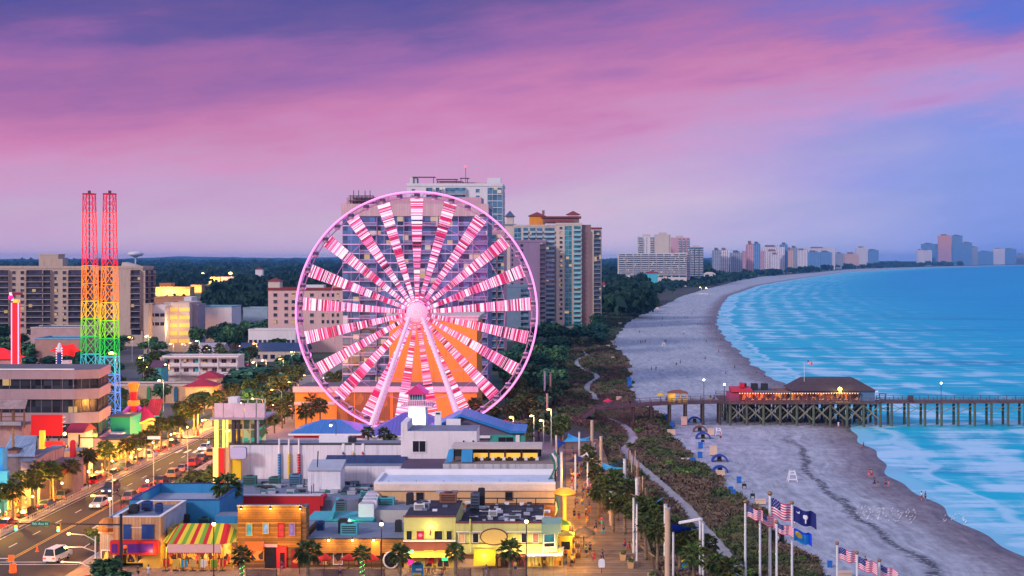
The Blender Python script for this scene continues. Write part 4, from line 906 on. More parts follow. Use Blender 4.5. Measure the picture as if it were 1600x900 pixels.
# 5 low wood restaurant
t = T('low_wood_restaurant','low plank fronted restaurant with a lit fascia and red parasols outside','restaurant',(X(555),Y0,0))
x0,x1,zt = X(478.5),X(630),Z(843)
b = B(); b.box(x0,x1,Y0,197,2.2,zt,mat('amber_boards_low',(.40,.17,.035),.75,.5,.35,planks=(2,.3,.6)),ROOFB); t.add('wall',b)
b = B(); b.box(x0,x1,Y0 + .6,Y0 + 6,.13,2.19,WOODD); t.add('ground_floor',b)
b = B(); b.box(x0,x1,Y0 - .05,Y0 + .12,zt + .005,zt + .2,DARKM); t.add('gutter',b)
for px in (515,552,585):
    b = B(); b.path([(X(px),Y0,zt + .1),(X(px),Y0 - .4,zt + .4),(X(px),Y0 - .8,zt + .2)],.04,DARKM); b.ball((X(px),Y0 - .85,zt + .05),.14,MATS['bulb_warm'],6); t.add('gooseneck_lamp',b)
    lamp((X(px),Y0 - .9,zt - .2),(1,.6,.2),260,.12)
b = B(); b.box(X(580),X(594),Y0 - .08,Y0 - .004,Z(868),Z(845),mat('orange_sheet',(.75,.28,.04),.7,.15)); t.add('board',b)
shopfront(t,X(520),X(534),.6,2.1,Y0 + .56,SHOPD,RAIL_W,1); shopfront(t,X(553),X(570),.5,2.1,Y0 + .56,SHOPD,WOODD,2); shopfront(t,X(484),X(512),.5,2.1,Y0 + .56,SHOPD,WOODD,3)
b = B(); b.path([(X(611) + 1.0 * math.cos(k * math.pi / 9),Y0 - .1,1.25 + 1.1 * math.sin(k * math.pi / 9)) for k in range(18)],.11,WHT,6,True); o = t.add('round_window',b)
b = B(); b.lathe((0,0,0),[(.95,0),(.9,.02)],BLK,18); b.v = [(X(611) + p[0],Y0 - .03 - p[2],1.25 + p[1] * 1.1) for p in b.v]; t.add('pane',b,o)
def parasol(px,Y,hgt,r,m,label,name='parasol',pole=DARKM,zb=.13):
    t = T(name,label,'parasol',(PX(px,Y),Y,zb)); b = B(); xx = PX(px,Y)
    b.tube((xx,Y,zb),(xx,Y,hgt - .02),.05,pole); t.add('pole',b)
    b = B(); n = 8; P = [(xx,Y,hgt + .05)] + [(xx + r * math.cos(k * math.pi / 4),Y + r * math.sin(k * math.pi / 4),hgt - .62) for k in range(8)] + [(xx + r * .98 * math.cos(k * math.pi / 4),Y + r * .98 * math.sin(k * math.pi / 4),hgt - .8) for k in range(8)]
    b.faces(P,[(0,k + 1,(k + 1) % 8 + 1) for k in range(8)] + [(k + 1,k + 9,(k + 1) % 8 + 9,(k + 1) % 8 + 1) for k in range(8)],m); t.add('canopy',b)
RED_U = mat('parasol_red',(.72,.03,.02),.7,.1)
for px,lb in ((507,'red parasol in front of the low wood restaurant, nearest the amber building'),(545,'red parasol in the middle of the low wood restaurant front'),(580,'red parasol in front of the low wood restaurant, nearest the round window')): parasol(px,Y0 - 3,2.75,1.05,RED_U,lb)
parasol(468,Y0 - 3.4,2.5,.9,mat('parasol_orange',(.8,.2,.02)),'orange parasol at the corner of the amber building')
for a,c,lb in ((482,600,'dark plank fence of the low wood restaurant terrace'),(385,432,'dark plank fence before the amber building'),(716,735,'brown fence left of the yellow awning'),(755,822,'brown rail fence before the green fronted restaurant')):
    t = T('terrace_fence',lb,'fence',((X(a) + X(c)) / 2,Y0 - 5.5,.13)); xx0,xx1 = X(a,179.5),X(c,179.5)
    b = B(); n = max(2,int((xx1 - xx0) / 1.8))
    for k in range(n + 1): q = xx0 + (xx1 - xx0) * k / n; b.box(q - .08,q + .08,179.45,179.6,.13,1.3,WOODD)
    t.add('post',b); b = B()
    for k in range(4): b.box(xx0,xx1,179.38,179.44,.3 + k * .25,.5 + k * .25,mat('fence_boards',(.20,.12,.10),.8,.4,.6))
    t.add('boards',b)
# 6 yellow-green shop with maroon band
t = T('lime_shop','lime green two storey shop with a maroon band over a yellow front','shop',(X(671),Y0,0))
x0,x1,zt = X(631),X(712),Z(808)
b = B(); b.box(x0,x1,Y0,198,Z(846),zt,YEL,TARB); t.add('wall',b)
b = B(); b.box(x0 - .1,x1 + .05,Y0 - .12,Y0 + .2,zt + .005,zt + .18,MAROON); t.add('coping',b)
b = B(); b.box(x0 - .1,x1,Y0 - .25,Y0 + .4,Z(845.8),Z(844),WHT); t.add('sill_band',b)
b = B(); b.box(x0,x1,Y0 + .1,Y0 + 8,Z(861),Z(846) - .01,MAROON); t.add('band',b)
b = B(); b.box(x0,x1,Y0 + .2,Y0 + 8,.13,Z(861) - .01,YEL2); t.add('ground_floor',b)
b = B(); b.prismx([(Y0 - .9,Z(869)),(Y0 + .19,Z(862)),(Y0 + .19,Z(869))],x0,x1,YEL2); t.add('canopy',b)
for a,c,g_ in ((635.5,643.5,BLK),(651,662.5,mat('red_sign_pane',(.45,.02,.06))),(679,691,BLK),(698,706,BLK)): win(t,a,c,829.5,843,Y0,g_,YEL)
b = B(); b.ball((X(657),Y0 - .1,Z(836)),.28,glow('neon_rose',(1,.1,.22),1.2),8,.8); t.add('neon_sign',b)
b = B(); b.path([(X(673),Y0 - .15,Z(826)),(X(672.5),Y0 - .2,Z(836))],.1,MAROON); t.add('wall_ornament',b); lamp((X(673),Y0 - .5,Z(824)),(1,.9,.25),120,.1)
shopfront(t,X(663),X(676),.3,2.4,Y0 + .18,SHOPD,YEL2,1); shopfront(t,X(683),X(702),.3,2.4,Y0 + .18,SHOPD,YEL2,2)
for px,z_,m_ in ((641.5,2.2,glow('neon_green',(.1,.9,.35),1.1)),(641,.9,glow('neon_pink',(1,.03,.3),.9)),(674,1.2,REDP),(695,1.5,MATS['neon_green'])): b = B(); b.box(X(px) - .4,X(px) + .4,Y0 - .05,Y0 + .02,z_ - .35,z_ + .4,m_); t.add('window_sign',b)
for px in (645,672,700): lamp((X(px),Y0 - 1.6,2.7),(1,.66,.16),330,.2)
# 7 long lime restaurant with oval sign
t = T('oval_sign_restaurant','long lime and yellow restaurant with a blank oval sign and corner bay window','restaurant',(X(790),Y0,0))
x0,x1,zt = X(712.6),X(847),Z(817)
b = B(); b.box(x0,x1,Y0 + .3,206,Z(866),zt - 1.3,YEL,TARB); t.add('wall',b)
b = B(); b.box(x0,x1,Y0 - .25,Y0 + .1,Z(830),zt,YEL); b.box(x0,x1,Y0 - .35,Y0 - .26,Z(831),Z(829.6),WHT); b.box(x0 - .05,x1,Y0 - .35,Y0 + .2,zt + .004,zt + .2,MAROON); t.add('cornice',b)
b = B(); b.box(x0,x1,Y0 + .18,Y0 + .29,Z(850.5),Z(849),MAROON); t.add('string_course',b)
for a,c,g_,n in ((717,726,TANW,1),(739,747.5,BLK,1),(815,823,BLK,1),(833,841,mat('blind',(.40,.18,.13)),1)): win(t,a,c,833,847.5,Y0 + .3,g_,WHT,n)
b = B(); N_ = 28; P = [(X(772) + 1.72 * math.cos(2 * math.pi * k / N_),Z(837.5) + 1.0 * math.sin(2 * math.pi * k / N_)) for k in range(N_)]
b.prism(P,Y0 - .62,Y0 - .4,mat('oval_face',(.80,.52,.14),.6,.12,.3)); ov = t.add('oval_sign',b)
b = B(); b.path([(p[0],Y0 - .5,p[1]) for p in [(X(772) + 1.8 * math.cos(2 * math.pi * k / N_),Z(837.5) + 1.08 * math.sin(2 * math.pi * k / N_)) for k in range(N_)]],.1,MAROON,6,True); t.add('rim',b,ov)
b = B(); b.tube((X(735),Y0 - .4,Z(862)),(X(735),Y0 - .4,Z(810)),.12,YEL); t.add('drain_pipe',b)
b = B(); b.box(x0,x1,Y0 + .5,Y0 + 8,.13,Z(866) - .01,TANW); t.add('ground_floor',b)
shopfront(t,X(777),X(821),.3,2.3,Y0 + .48,SHOPD,WOODD,4)
shopfront(t,X(824),X(846),.3,2.2,Y0 + .48,SHOPY,YEL2,4)
b = B(); b.prismx([(Y0 - 2.2,.95),(Y0 - .1,2.75),(Y0 + .17,2.75),(Y0 + .17,.95)],X(741),X(774.5),mat('lemon_awning',(.85,.62,.02),.6,.08)); t.add('awning',b)
b = B(); b.box(X(772),X(823),Y0 - .7,Y0 + .4,Z(869),Z(867),MAROON); b.box(X(713),X(742),Y0 - .2,Y0 + .4,Z(869),Z(867.5),MAROON); t.add('fascia',b)
b = B()
bx = [(X(847) + .005,Y0 - .25),(X(870),Y0 + .2),(X(872),Y0 + 4),(X(847) + .005,Y0 + 4)]
def slab(b,P,z0,z1,m): b.faces([(x,y,z0) for x,y in P] + [(x,y,z1) for x,y in P],[(3,2,1,0),(4,5,6,7),(0,1,5,4),(1,2,6,5),(2,3,7,6),(3,0,4,7)],m)
slab(b,bx,Z(863),Z(833),SAGE); bay = t.add('corner_bay',b); b = B()
sx = [(X(846) + .02,Y0 - .55),(X(876),Y0 - .2),(X(878),Y0 + 4.4),(X(846) + .02,Y0 + 4.4)]; slab(b,sx,Z(832),Z(818),SAGE); t.add('cornice',b,bay)
b = B(); sx2 = [(X(823) + .02,Y0 - 1.4),(X(879),Y0 - .9),(X(881),Y0 + 4.6),(X(823) + .02,Y0 + .49)]; slab(b,sx2,Z(867),Z(865),WHT); t.add('canopy',b,bay)
me_ = window_mesh(X(866) - X(850),Z(834) - Z(846.5),BLUG,WHT); t.rep('bay_window',me_,[(X(858),Y0 - .1,Z(840.5),.2)]); me_ = window_mesh(X(866) - X(850),.5,BLK,WHT); t.rep('bay_window',me_,[(X(858),Y0 - .1,Z(851),.2)])
shopfront(t,X(848),X(878),.2,2.4,Y0 + 1.2,SHOPY,YEL2,6); b = B(); b.box(X(847) + .01,X(879),Y0 + 1.3,Y0 + 4,.16,Z(867.2),YEL2); t.add('corner_shop',b)
for px in (757,795,812,832,850,868): lamp((X(px),Y0 - 1.0,2.4),(1,.70,.18) if px > 800 else (1,.8,.25),260 if px < 820 else 330,.2)
# roof clutter and walls behind the front row ------------------------------
def solo_box(name,label,cat,px0,px1,pyt,Y,dep,m,z0,top=None,cap=None,group=None,trim=None):
    x0,x1,zt = PX(px0,Y),PX(px1,Y),PZ(pyt,Y)
    t = T(name,label,cat,((x0 + x1) / 2,Y,z0),group); t.box('wall',x0,x1,Y,Y + dep,z0,zt,m,top=top)
    if cap: b = B(); b.box(x0 - .12,x1 + .12,Y - .15,Y + dep + .15,zt + .004,zt + .14,cap); t.add('coping',b)
    t.x0,t.x1,t.zt,t.Y = x0,x1,zt,Y; return t
t = solo_box('brick_parapet_building','low orange brick building with a dark railing on its roof, behind the oval sign','building',687,867,789,206.3,1.2,mat('orange_brick_wall',(.42,.16,.06),.85,.3,.5,planks=(2,.3,.2)),0)
b = B(); hh = t.zt
for k in range(7): xx = t.x0 + (t.x1 - t.x0) * k / 6; b.box(xx - .07,xx + .07,206.5,206.64,hh,hh + 1,DARKM)
b.box(t.x0,t.x1,206.5,206.6,hh + .9,hh + 1.05,DARKM); b.box(t.x0,t.x1,206.5,206.6,hh + .1,hh + .22,DARKM); t.add('railing',b)
t = solo_box('turquoise_building','low turquoise building with cluttered roof behind the low wood restaurant','building',479,582,814,199,7,TURQ,0,top=ROOFB,cap=TURQ)
b = B(); b.prismx([(199,t.zt + .15),(206,t.zt + .15),(206,t.zt + 2.2)],t.x0 + 3.2,t.x0 + 3.7,TURQ); t.add('fin_wall',b)
b = B(); b.ball((PX(545,198),198.8,PZ(814,198.6)),.22,glow('green_lamp',(.1,1,.12),8),6); o = solo(b,'green_lamp','bright green lamp on the turquoise roof edge','lamp'); lamp((PX(545,198),198.2,PZ(811,198)),(.15,1,.15),160,.1)
t = solo_box('grey_roof_building','low building with a stained blue grey roof under four white air units','building',583,687,797,202,16,GREYC,0,top=ROOFB)
t = solo_box('red_parapet_building','flat roofed building with a bright red parapet behind the blue walls','building',326,500,775,213.5,1.0,REDP,0,cap=mat('pale_coping',(.6,.5,.52)))
t.box('roof',PX(326,214.6),PX(560,214.6),214.6,235,0,4.2,ROOFB)
b = B(); b.prismx([(213.4,3.4),(213.4,4.9),(216.5,4.9),(219,3.4)],t.x1 + .05,t.x1 + .5,REDP); t.add('end_parapet',b)
t = solo_box('apricot_building','long apricot walled building with white coping and two small dark windows','building',587,866,757,208.5,10,TANW,0,top=mat('pale_blue_roof',(.55,.58,.68),.85,.2,.3))
b = B(); b.box(t.x0 - .25,t.x1 + .2,208.2,208.49,t.zt - .9,t.zt + .05,mat('apricot_trim',(.80,.60,.48))); b.box(t.x0 - .25,t.x1 + .2,208.2,208.8,t.zt + .06,t.zt + .4,WHT); b.box(t.x0 - .25,t.x0 + .2,208.81,218,t.zt + .01,t.zt + .4,WHT); b.box(t.x0 + .2,t.x1,217.8,218.2,t.zt + .01,t.zt + .9,WHT); t.add('coping',b)
win(t,651,661.5,770,783,208.5,BLK,mat('brown_frame',(.2,.1,.05))); win(t,790,800.5,769,781,208.5,BLK,mat('brown_frame',(.2,.1,.05)))
for px in (607,650,693,737,781,825): b = B(); b.tube((PX(px,208),208.3,t.zt + .4),(PX(px,208),208.3,t.zt + .75),.06,METAL); t.add('drain_spout',b)
# white club with siding
t = T('white_club','big white sided club building with stepped walls and colourful wall poles','building',(PX(600,236),236,0))
Yc = 236.0
b = B(); b.box(PX(359,Yc),PX(745,Yc),Yc,Yc + 6,0,PZ(695,Yc),LILW,ROOFB); b.box(PX(359,Yc) - .05,PX(628,Yc),Yc - .08,Yc + .3,PZ(695,Yc) + .004,PZ(694,Yc) + .12,DARKM); t.add('wall',b)
b = B(); b.box(PX(627,Yc),PX(745,Yc),Yc - .5,Yc + 8,PZ(720,Yc),PZ(673,Yc),LILC,ROOFB); b.box(PX(627,Yc),PX(637,Yc),Yc - .5,Yc + 8,PZ(673,Yc) + .01,PZ(660,Yc),LILC); t.add('upper_block',b)
win(t,645,665,689,706,Yc - .5,BLK,WHT,2); win(t,723,726,688,694,Yc - .5,BLK,WHT); win(t,738,741,688,694,Yc - .5,BLK,WHT)
b = B(); b.prismx([(Yc - 5,PZ(727,Yc)),(Yc - .01,PZ(727,Yc)),(Yc - .01,PZ(711,Yc))],PX(511,Yc),PX(637,Yc),mat('navy_shed_roof',(.02,.045,.14),.5,.3,.8,planks=(0,.5,.3))); t.add('lean_to_roof',b)
b = B(); b.prismx([(Yc - 8,PZ(729,Yc - 6)),(Yc - .51,PZ(716,Yc)),(Yc - .51,PZ(719,Yc))],PX(634,Yc),PX(700,Yc),mat('plum_shed_roof',(.09,.055,.10),.7,.3)); t.add('porch_roof',b)
b = B(); b.box(PX(511,231),PX(690,231),230,235.9,0,PZ(727,231),LILW,ROOFB); t.add('low_wall',b)
win(t,604,621,734,746,230,BLK,WHT,2)
b = B()
b.box(PX(385,247),PX(635,247),246,246.4,PZ(696,246),PZ(685,246),LILC); t.add('rear_wall',b)
for k,(px,m_,m2) in enumerate(((437,mat('pole_blue',(.03,.2,.45)),WHT),(452,AWN,WHT),(467.5,REDP,WHT))):
    b = B(); zt_ = PZ(708,Yc); zb_ = PZ(756,Yc)
    b.tube((PX(px,Yc),Yc - .3,zb_),(PX(px,Yc),Yc - .3,PZ(697,Yc) + 1.3),.16,WHT,n=8)
    n = 12
    for i in range(n): zz = zb_ + (zt_ - zb_) * i / n; b.tube((PX(px,Yc),Yc - .3,zz),(PX(px,Yc),Yc - .3,zz + (zt_ - zb_) / n * .78),.27,m_,n=8)
    t.add('striped_wall_pole',b)
for px,m_ in ((536.5,mat('pin_blue',(.05,.1,.3))),(552,AWN),(567,REDP)):
    b = B(); b.ball((PX(px,Yc),Yc - .15,PZ(708,Yc)),.22,m_,6); b.box(PX(px,Yc) - .22,PX(px,Yc) + .22,Yc - .12,Yc - .005,PZ(705,Yc),PZ(693,Yc),WHT); t.add('wall_pin',b)
b = B()
for a,c,d,e_ in ((500,545,681,697),(547,556,682,697)): b.box(PX(a,240),PX(c,240),239,241,PZ(696,239) - .2,PZ(d,240),WHT if a == 500 else DARKM)
t.add('roof_unit',b)
# deck bar on the roof
t = T('roof_deck_bar','open roof deck bar with amber panels on a stained concrete storey','bar',(PX(780,221),221,0))
b = B(); b.box(PX(692,219),PX(866,219),219,233,0,PZ(725,219),GREYC,mat('deck_floor',(.25,.18,.16),.9,.3)); t.add('wall',b)
Yd = 222.5; z0 = PZ(724,219) + .0
b = B(); b.box(PX(706,Yd),PX(847,Yd),Yd - .6,Yd + 5,PZ(701,Yd),PZ(697,Yd),mat('canopy_cream',(.55,.44,.38),.8,.2)); t.add('canopy',b)
b = B()
for px in (710,738,763.5,789,815,841): b.box(PX(px,Yd) - .12,PX(px,Yd) + .12,Yd - .1,Yd + .1,z0,PZ(701.2,Yd),DARKM)
t.add('post',b)
b = B(); b.box(PX(706,Yd),PX(845,Yd),Yd + 4.5,Yd + 4.7,z0,PZ(701.2,Yd),DARKM); t.add('back_wall',b)
AMB = glow('amber_panel',(1,.50,.05),.55)
for a,c in ((739.5,762),(765,787.5),(790.5,813),(816.5,840)): b = B(); b.box(PX(a,Yd),PX(c,Yd),Yd + .12,Yd + .2,PZ(716,Yd),PZ(708,Yd),AMB); b.box(PX(a,Yd),PX(c,Yd),Yd + .1,Yd + .22,PZ(717,Yd),PZ(716,Yd),DARKM); t.add('amber_panel',b)
b = B()
for k in range(12): xx = PX(742 + k * 8.6,Yd); b.box(xx,xx + .5,Yd - .3,Yd + .05,z0,z0 + .55,WHT if k % 2 else DARKM)
t.add('chair',b)
b = B(); b.poly([(PX(696,220),220,z0 + .01),(PX(706,220),220,z0 + .01),(PX(710,222),222,PZ(699,222)),(PX(701,222),222,PZ(703,222))],BLUEW); b.prismx([(220.2,z0),(221.6,z0),(221.6,z0 + 1.9)],PX(721,221),PX(738,221),BLUEW); t.add('blue_panel',b)
lamp((PX(780,Yd),Yd + 1.5,z0 + 2),(1,.6,.2),200,.2)
# green and red slide at the club's end
t = T('spiral_slide','green and white curling rail at the sea end of the club','sculpture',(PX(872,216),216,0))
for k,m_ in enumerate((mat('slide_green',(.02,.16,.10),.5),WHT,mat('slide_teal',(.02,.2,.2),.5))):
    b = B(); b.path([(PX(860 + 3 * k,216) + .7 * math.sin(s * .9),214 - s * .2 + k * .5,11.2 - s * .95 + .3 * k) for s in range(11)],.16,m_); t.add('rail',b)
b = B(); b.box(PX(866,214),PX(869,214),213.8,214.6,.16,9,DARKM); t.add('mast',b)
# lit glass pavilion by the street
t = T('glass_pavilion','tall glass pavilion glowing yellow under a flat roof terrace with pink panels','pavilion',(PX(375,240),240,0))
Yp = 238.0; zr = PZ(652,Yp)
b = B(); b.box(PX(330,Yp) ,PX(414,Yp),Yp - .8,Yp + 9,zr - .35,zr,mat('terrace_slab',(.35,.28,.34))); t.add('roof_slab',b)
b = B()
for a,c in ((336,350),(350.5,365.5),(366,382.5),(383,401),(402.5,415)): b.box(PX(a,Yp) + .03,PX(c,Yp) - .03,Yp - .6,Yp - .5,zr + .01,PZ(629.5,Yp),mat('pink_panel',(.66,.48,.58),.5,.25,.6))
t.add('terrace_panel',b)
b = B()
for px in (372,388,402,415): b.box(PX(px,Yp) - .1,PX(px,Yp) + .1,Yp - .45,Yp - .3,zr,PZ(623,Yp),METAL)
b.box(PX(372,Yp),PX(415,Yp),Yp - .45,Yp - .35,PZ(624,Yp),PZ(623,Yp),METAL); t.add('rail',b)
b = B(); b.box(PX(352,Yp),PX(367,Yp),Yp + 2,Yp + 4,zr + .01,PZ(621,Yp + 2),WHT); t.add('roof_unit',b)
b = B()
for px,w_ in ((365,.3),(400,.25),(373,.2)): b.box(PX(px,Yp) - w_,PX(px,Yp) + w_,Yp - .2,Yp + .4,3.5 if px > 370 else 0,zr - .36,mat('dark_column',(.05,.04,.06)))
b.box(PX(402,Yp),PX(404.5,Yp),Yp - .3,Yp + .4,0,zr - .36,METAL); t.add('column',b)
b = B(); yl = glow('tube_yellow',(1,.66,.14),1.5)
for px,w_ in ((338.5,.3),(349.5,.14),(355,.16)): b.box(PX(px,Yp) - w_,PX(px,Yp) + w_,Yp - .3,Yp + .1,0,zr - .36,yl)
t.add('light_tube',b)
gm,nt,p = newmat('clear_glass'); p.inputs['Transmission Weight'].default_value = .9; p.inputs['Roughness'].default_value = .05; p.inputs['Base Color'].default_value = (.75,.9,.75,1); p.inputs['IOR'].default_value = 1.1
b = B(); b.box(PX(339,Yp),PX(402,Yp),Yp + .45,Yp + .5,0,zr - .36,gm); t.add('glass_wall',b)
b = B()
for py in (671,700): b.box(PX(337,Yp),PX(402,Yp),Yp - .12,Yp + .12,PZ(py,Yp) - .08,PZ(py,Yp) + .08,mat('pale_bar',(.55,.45,.25)))
for px in (380,391): b.box(PX(px,Yp) - .08,PX(px,Yp) + .08,Yp - .1,Yp + .1,3,zr - .36,MATS['pale_bar'])
t.add('transom',b)
b = B(); tl = glow('teal_counter',(.02,.5,.38),.6)
for a,c in ((374,383),(387,399)): b.box(PX(a,Yp),PX(c,Yp),Yp + 2,Yp + 2.5,PZ(695,Yp),PZ(687,Yp),tl)
t.add('counter',b)
b = B(); b.box(PX(340,Yp),PX(400,Yp),Yp + .6,Yp + 7,PZ(672,Yp),PZ(670,Yp),mat('inner_floor',(.4,.3,.16))); b.box(PX(340,Yp),PX(400,Yp),Yp + .6,Yp + 7,PZ(701,Yp),PZ(699,Yp),MATS['inner_floor']); t.add('inner_floor',b)
b = B(); b.poly([(PX(340,Yp),Yp + 6.9,0),(PX(366,Yp),Yp + 6.9,0),(PX(366,Yp),Yp + 6.9,zr - .4),(PX(340,Yp),Yp + 6.9,zr - .4)],SHOPY); b.poly([(PX(366,Yp),Yp + 6.9,0),(PX(402,Yp),Yp + 6.9,0),(PX(402,Yp),Yp + 6.9,zr - .4),(PX(366,Yp),Yp + 6.9,zr - .4)],litshop('pavilion_inside',[(.55,.5,.3),(.04,.05,.04),(.02,.42,.36),(.7,.4,.08),(.06,.1,.06),(.6,.6,.4)],.5,.5)); t.add('inside_wall',b)  # emissive back wall: warm indoor lamplight put into its colour
lamp((PX(352,Yp),Yp + 2,12),(1,.72,.2),900,.4); lamp((PX(352,Yp),Yp + 2,6),(1,.72,.2),700,.4); lamp((PX(388,Yp),Yp + 3,9),(.9,.8,.45),300,.3)
t = T('panel_sign','red and yellow panels with a rounded lilac sign at the club corner','sign',(PX(355,234),234,0))
b = B(); b.box(PX(342,234),PX(351,234),233.6,234,1,PZ(700,234),glow('red_panel',(.8,.01,.01),.35)); t.add('red_panel',b)
b = B(); b.box(PX(360,234),PX(376,234),234.2,234.5,1,PZ(719,234),mat('sun_yellow',(.85,.55,.02),.6,.1)); t.add('yellow_panel',b)
b = B(); b.box(PX(334,234),PX(341,234),233.5,234,0,PZ(700,234),MATS['tube_yellow']); b.box(PX(352,234),PX(359,234),233.8,234.2,0,PZ(699,234),TANW); t.add('side_post',b)
b = B(); xa,xb,za,zb = PX(361,234),PX(386,234),PZ(716,234),PZ(698,234); r = .45
P = []
for cx_,cz_,a0 in ((xb - r,zb - r,0),(xa + r,zb - r,90),(xa + r,za + r,180),(xb - r,za + r,270)): P += [(cx_ + r * math.cos(math.radians(a0 + k * 22.5)),cz_ + r * math.sin(math.radians(a0 + k * 22.5))) for k in range(5)]
b.prism(P,233.4,234.1,mat('lilac_sign',(.50,.48,.72),.5,.1),mat('slate_edge',(.12,.13,.25))); t.add('sign_face',b)
t = solo_box('white_plant_box','big white sheet metal plant box standing on the flat roof','plant room',481,532,735,222,4.5,mat('white_sheet',(.76,.72,.78),.6,.12,.25,streak=.3),4.2)
b = B(); b.prismx([(221.7,t.zt + .01),(226.8,t.zt + .01),(226.8,t.zt + 1.1)],t.x0 - .1,t.x1 + .15,METAL); b.tube((PX(496,223),223,t.zt + .4),(PX(497,223),223,t.zt + 3),.1,DARKM); t.add('roof',b)
for k,(px,py) in enumerate(((572,788),(577,782),(579,777),(582,772))):
    t = solo_box('air_unit',('front','second','third','rearmost')[k] + ' of the four tall white air units standing in a row','air unit',px - 12 + k * .4,px + 12 - k * .6,py,201.2 + k * 2.2,1.5,WHT,3,group='tall white air units'); b = B(); b.box(t.x0 + .2,t.x1 - .2,t.Y + .2,t.Y + 1.3,t.zt + .004,t.zt + .2,METAL); t.add('grille',b)
# small roof things
def hvac(px,py,Y,w_,h_,d_,m,label,zb=None):
    z = PZ(py,Y) if zb is None else zb; xx = PX(px,Y)
    t = T('roof_unit',label,'roof unit',(xx,Y,z),'plant on the flat roofs')
    t.box('case',xx - w_ / 2,xx + w_ / 2,Y,Y + d_,z,z + h_,m)
    b = B(); b.lathe((xx,Y + d_ / 2,z + h_ + .003),[(min(w_,d_) * .42,0),(min(w_,d_) * .42,.12),(.05,.14)],DARKM,10); t.add('fan',b)
    b = B()
    for k in range(4): b.box(xx - w_ * .42,xx + w_ * .42,Y - .05,Y - .004,z + h_ * (.16 + .19 * k),z + h_ * (.25 + .19 * k),DARKM)
    t.add('grille',b)
GREENM = mat('green_metal',(.04,.16,.16),.6,.2)
for a in ((208,806,190,1.2,1.0,1,DARKM,'dark unit at the left on the corner shop roof',6.72),(228,803,192,1.3,1.1,1.1,BLUED,'blue unit in the middle of the corner shop roof',6.72),(247,800,190,.9,1.2,.9,BLUED,'small blue unit at the right edge of the corner shop roof',6.72),
          (389,757,228,2.2,1.5,1.4,GREENM,'green unit against the white club wall, left one',4.21),(428,757,228,1.8,1.3,1.4,GREENM,'green unit against the white club wall, nearest the blue pole',4.21),(460,756,227,1.9,1.9,1.4,mat('blue_metal',(.08,.2,.34)),'blue unit below the yellow and red poles',4.21),
          (570,770,216,1.4,1.1,1,TURQ,'turquoise unit beside the white plant box',4.21),(600,800,206,3.0,1.2,1.2,TURQ,'long turquoise unit behind the lime shop',4.8),(532,800,200,1.5,1.6,1,mat('slate_metal',(.10,.12,.18)),'slate unit on the turquoise roof',None),
          (640,800,194,1.0,1.6,1,DARKM,'black unit on the lime shop roof, left one',Z(808) + .01),(655,800,190,1.5,.9,1,WHT,'white unit on the lime shop roof',Z(808) + .01),(664,800,190.6,1.1,1.0,1,METAL,'grey unit on the lime shop roof next to the white one',Z(808) + .01),(700,800,196,2.4,1.3,1.4,mat('rust_box',(.3,.12,.07)),'rusty hood on the lime shop roof',Z(808) + .01),
          (742,800,201,1.3,2.2,1,mat('slate_metal',(.10,.12,.18)),'tall slate unit on the black roof',5.3),(752,800,203,1.0,2.5,1,DARKM,'tall dark unit on the black roof beside the slate one',5.3),(800,800,193,2.5,.5,1.2,METAL,'low metal tray on the black roof',5.3),(770,800,195,1.2,.8,1,WHT,'small white unit on the black roof',5.3),
          (545,843,188,2.3,1.5,1.4,TURQ,'turquoise unit on the low wood restaurant roof',Z(843) + .01),(535,843,189,1.2,1.9,1.2,DARKM,'dark unit on the low wood restaurant roof',Z(843) + .01),(622,843,190,.9,1.5,.9,DARKM,'black flue unit at the lime end of the restaurant roof',Z(843) + .01),(500,843,191,1,1.2,1,BLUED,'blue unit at the amber end of the restaurant roof',Z(843) + .01),
          (318,800,196.5,1.6,1.1,1,GREENM,'green unit at the foot of the blue wall',3.61),(290,800,196,.8,1.6,.8,DARKM,'thin dark unit at the foot of the blue wall',3.61)): hvac(*a)
b = B(); N_ = 60
for k in range(N_):
    px = R.uniform(640,860); Yk = R.uniform(189,205); z = 5.3 if px > 713 else Z(808) + .02
    s = R.uniform(.1,.35); xx = PX(px,Yk); b.box(xx - s * 1.5,xx + s * 1.5,Yk,Yk + s * 2,z,z + s * 1.2,(DARKM,METAL,WHT,ROOFB)[k % 4])
for k in range(120):
    px = R.uniform(400,690); Yk = R.uniform(206.5,217) if px > 590 else R.uniform(219,229); z = 5.0 if px > 590 else 4.21
    s = R.uniform(.12,.4); xx = PX(px,Yk); b.box(xx - s * 1.8,xx + s * 1.8,Yk,Yk + s * 2,z,z + s * 1.3,(DARKM,METAL,GREENM,ROOFB)[k % 4])
for k in range(16):
    px = R.uniform(400,680); Yk = R.uniform(207,216) if px > 590 else R.uniform(218,230); z = (5.1 if px > 590 else 4.3) + .1; xx = PX(px,Yk); L_ = R.uniform(2,7); b.tube((xx,Yk,z),(xx + L_,Yk + R.uniform(-.4,.4),z),.08,METAL,n=5); b.tube((xx,Yk,z - .3),(xx,Yk,z + R.uniform(.6,1.6)),.07,DARKM,n=5)
for k in range(8): xx = PX(720 + k * 16,198); b.tube((xx,190 + k % 3 * 4,5.45),(xx + R.uniform(1,3),190 + k % 3 * 4,5.45),.07,METAL,n=5)
solo(b,'roof_clutter','pipes ducts and crates scattered over the flat roofs','clutter',kind='stuff')
